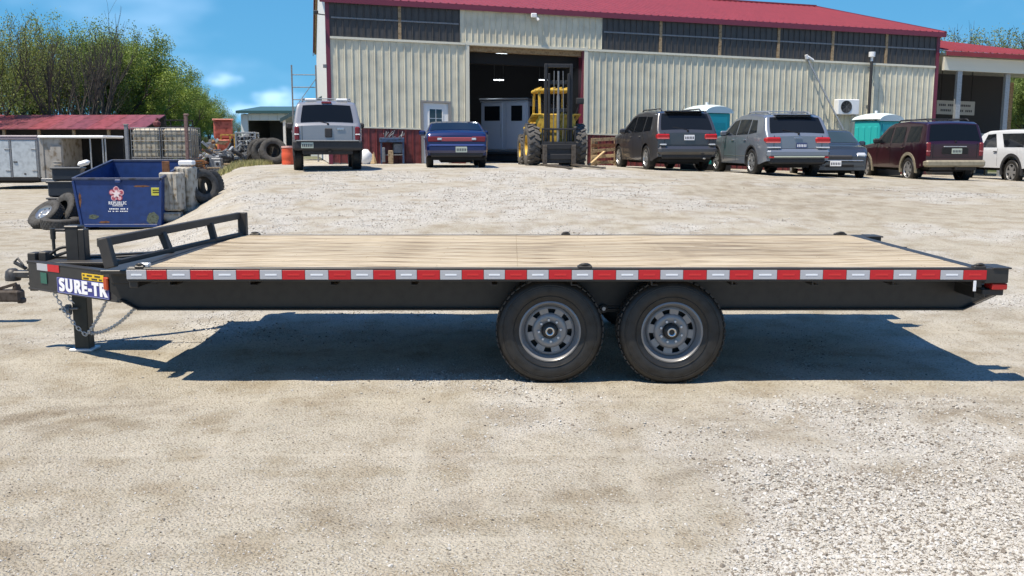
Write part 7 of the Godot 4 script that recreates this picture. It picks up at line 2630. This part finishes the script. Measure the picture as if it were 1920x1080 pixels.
func build_trees() -> void:
	var bark := paint(0.06, 0.052, 0.046, 0.9)
	var bark_pale := paint(0.10, 0.09, 0.082, 0.9)
	var leafm := StandardMaterial3D.new()
	leafm.vertex_color_use_as_albedo = true
	leafm.roughness = 0.75
	leafm.backlight_enabled = true
	leafm.backlight = Color(0.8, 0.8, 0.5)
	var kinds := {
		"green": tree_kind(101, 2, 0.25, 4, 0.6, 0.62, 46000, 0.0062, [Color(0.14, 0.20, 0.045), Color(0.29, 0.38, 0.09)], 0.30),
		"green2": tree_kind(202, 1, 0.1, 4, 0.5, 0.70, 42000, 0.0062, [Color(0.115, 0.165, 0.05), Color(0.235, 0.31, 0.085)], 0.26),
		"olive": tree_kind(303, 2, 0.2, 4, 0.5, 0.62, 19000, 0.0060, [Color(0.14, 0.175, 0.055), Color(0.27, 0.31, 0.10)], 0.30),
		"vase": tree_kind(404, 6, 0.55, 4, 1.3, 0.30, 350, 0.006, [Color(0.11, 0.10, 0.05), Color(0.15, 0.15, 0.06)], 0.36, 0.030),
		"bare": tree_kind(505, 3, 0.25, 4, 1.0, 0.40, 1500, 0.007, [Color(0.12, 0.12, 0.06), Color(0.17, 0.19, 0.07)], 0.32, 0.022),
		"bush": tree_kind(606, 7, 0.7, 4, 0.3, 0.75, 7000, 0.022, [Color(0.045, 0.065, 0.022), Color(0.12, 0.15, 0.045)], 0.32),
	}
	rng.seed = 77
	# picture column of the trunk, distance, picture row of the top, kind, width factor, label
	var list := [
		[-14.0, 54.0, 2.0, "olive", 0.8, "dark half-leaved tree cut by the left picture edge", "tall"],
		[14.0, 60.0, 48.0, "olive", 1.0, "olive half-leaved tree right of the dark one at the left edge", ""],
		[52.0, 66.0, 112.0, "green2", 1.0, "low round green tree left of the bare forked tree", ""],
		[84.0, 70.0, 112.0, "olive", 1.0, "thin olive tree just left of the bare forked tree", ""],
		[112.0, 63.0, 40.0, "bare", 0.9, "tall bare tree with upright twigs behind the forked tree", ""],
		[142.0, 58.0, -12.0, "vase", 1.15, "big leafless tree forking low into many slanting stems", ""],
		[165.0, 68.0, 84.0, "olive", 1.0, "olive tree directly right of the forked bare tree", ""],
		[186.0, 66.0, 66.0, "green2", 1.0, "rounded green tree in front of the first bright green crown", ""],
		[206.0, 70.0, 40.0, "green", 1.05, "tallest bright green tree of the line", ""],
		[236.0, 72.0, 58.0, "green2", 1.0, "darker green tree right of the tallest green crown", ""],
		[262.0, 78.0, 92.0, "green", 1.0, "bright green tree above the caged totes", ""],
		[288.0, 84.0, 108.0, "green", 1.0, "yellow-green tree above the right end of the totes", ""],
		[312.0, 90.0, 124.0, "green2", 1.05, "mid green tree where the tree line starts to drop", ""],
		[335.0, 98.0, 144.0, "green", 1.0, "green tree on the falling slope of the tree line", ""],
		[356.0, 110.0, 164.0, "green2", 1.0, "green tree above the orange-brown iron pile", ""],
		[374.0, 126.0, 181.0, "green2", 1.0, "smaller green tree left of the tractor's column", ""],
		[392.0, 150.0, 198.0, "green2", 1.1, "distant green tree straight above the pale scrap bars", ""],
		[410.0, 180.0, 203.0, "olive", 1.2, "distant grey-green tree above the orange tractor", ""],
		[428.0, 220.0, 212.0, "olive", 1.3, "farthest pale tree of the line, left of the steel garage", ""],
		[446.0, 250.0, 218.0, "bare", 1.5, "far grey bare tree peeping beside the steel garage", ""],
		[1748.0, 84.0, 66.0, "bare", 1.1, "bare grey tree above the joint of workshop and shed", ""],
		[1792.0, 80.0, 60.0, "bare", 1.2, "bare tree above the left part of the shed roof", ""],
		[1828.0, 76.0, 48.0, "olive", 1.1, "half-leaved tree above the middle of the shed roof", ""],
		[1868.0, 74.0, 44.0, "bare", 1.2, "twiggy bare tree over the right part of the shed roof", ""],
		[1902.0, 72.0, 42.0, "bare", 1.2, "tall bare tree at the right picture edge", ""],
		[1940.0, 70.0, 40.0, "olive", 1.0, "half-leaved tree cut by the right picture edge", ""],
		[1904.0, 62.0, 118.0, "olive", 1.0, "olive tree seen through the open shed's right bay", ""],
		[1868.0, 66.0, 150.0, "green2", 1.0, "green tree seen between the shed posts", ""],
		[1925.0, 58.0, 130.0, "green2", 1.0, "dark green tree behind the right end of the shed", ""],
	]
	for q in list:
		var d: float = q[1]
		var p := Vector3(across(q[0], d, 4.0), 0, -d)
		p.y = ground(p.x, p.z) - 0.1
		var h: float = at(q[0], q[2], d).y - p.y
		var o := thing("tree", q[5], "tree", p, rng.randf() * TAU, "trees round the yard")
		o.scale = Vector3(h * q[4], h, h * q[4])
		var kd: Array = kinds[q[3]]
		hang("trunk", kd[0], bark if q[3] != "bare" else bark_pale, o)
		if kd[1] != null:
			hang("crown", kd[1], leafm, o)
	# brush under the trees: one mass
	var mm := MultiMesh.new()
	for part_ in 2:
		mm = MultiMesh.new()
		mm.transform_format = MultiMesh.TRANSFORM_3D
		mm.mesh = kinds["bush"][part_]
		var spots: Array[Transform3D] = []
		rng.seed = 909
		for i in 60:
			var px := rng.randf_range(-60.0, 445.0)
			var d := 62.0 + maxf(0.0, px - 190.0) * 0.5 + rng.randf_range(0.0, 16.0)
			if i >= 46:
				px = rng.randf_range(1690.0, 2050.0)
				d = rng.randf_range(64.0, 76.0)
			var p := Vector3(across(px, d), 0, -d)
			p.y = ground(p.x, p.z) - 0.2
			var s := rng.randf_range(2.4, 4.4)
			spots.append(Transform3D(Basis(Vector3.UP, rng.randf() * TAU).scaled(Vector3(s * 0.8, s, s * 0.8)), p))
		mm.instance_count = spots.size()
		for i in spots.size():
			mm.set_instance_transform(i, spots[i])
		var o := MultiMeshInstance3D.new()
		o.name = ["brush_stems", "brush"][part_]
		o.multimesh = mm
		o.material_override = bark if part_ == 0 else leafm
		add_child(o)
		tag(o, ["thin brown stems of the brush under the trees", "low green brush growing in a mass under the trees"][part_], "brush")
		stuff(o)
	rng.seed = 4242

func _ready() -> void:
	var cam := Camera3D.new()
	cam.name = "camera"
	cam.position = Vector3(0, EYE, 0)
	cam.rotation.x = -PITCH
	cam.fov = rad_to_deg(2.0 * atan(540.0 / LENS))
	cam.near = 0.05
	cam.far = 1500.0
	add_child(cam)
	cam.current = true
	var env := Environment.new()
	env.background_mode = Environment.BG_SKY
	env.sky = make_sky()
	env.background_energy_multiplier = 1.0
	env.tonemap_mode = Environment.TONE_MAPPER_LINEAR
	env.tonemap_exposure = 1.45
	env.sdfgi_enabled = true
	env.ssao_enabled = true
	env.ssil_enabled = true
	var we := WorldEnvironment.new()
	we.name = "world_environment"
	we.environment = env
	add_child(we)
	var sun := DirectionalLight3D.new()
	sun.name = "sun"
	sun.light_color = Color(1.0, 0.955, 0.88)
	sun.light_energy = 1.5
	sun.light_angular_distance = 0.5
	sun.shadow_enabled = true
	add_child(sun)
	sun.look_at_from_position(Vector3(), Vector3(0.31, -0.84, -0.22))
	soft.seed = 2
	soft.frequency = 0.05
	soft.fractal_octaves = 4
	rough_noise.seed = 6
	rough_noise.frequency = 0.12
	rough_noise.fractal_octaves = 4
	rng.seed = 4242
	make_materials()
	build_ground()
	build_workshop()
	build_open_shed()
	build_trailer()
	build_vehicles()
	build_doorway_things()
	build_toilets()
	build_yard()
	build_trees()
	build_gravel()
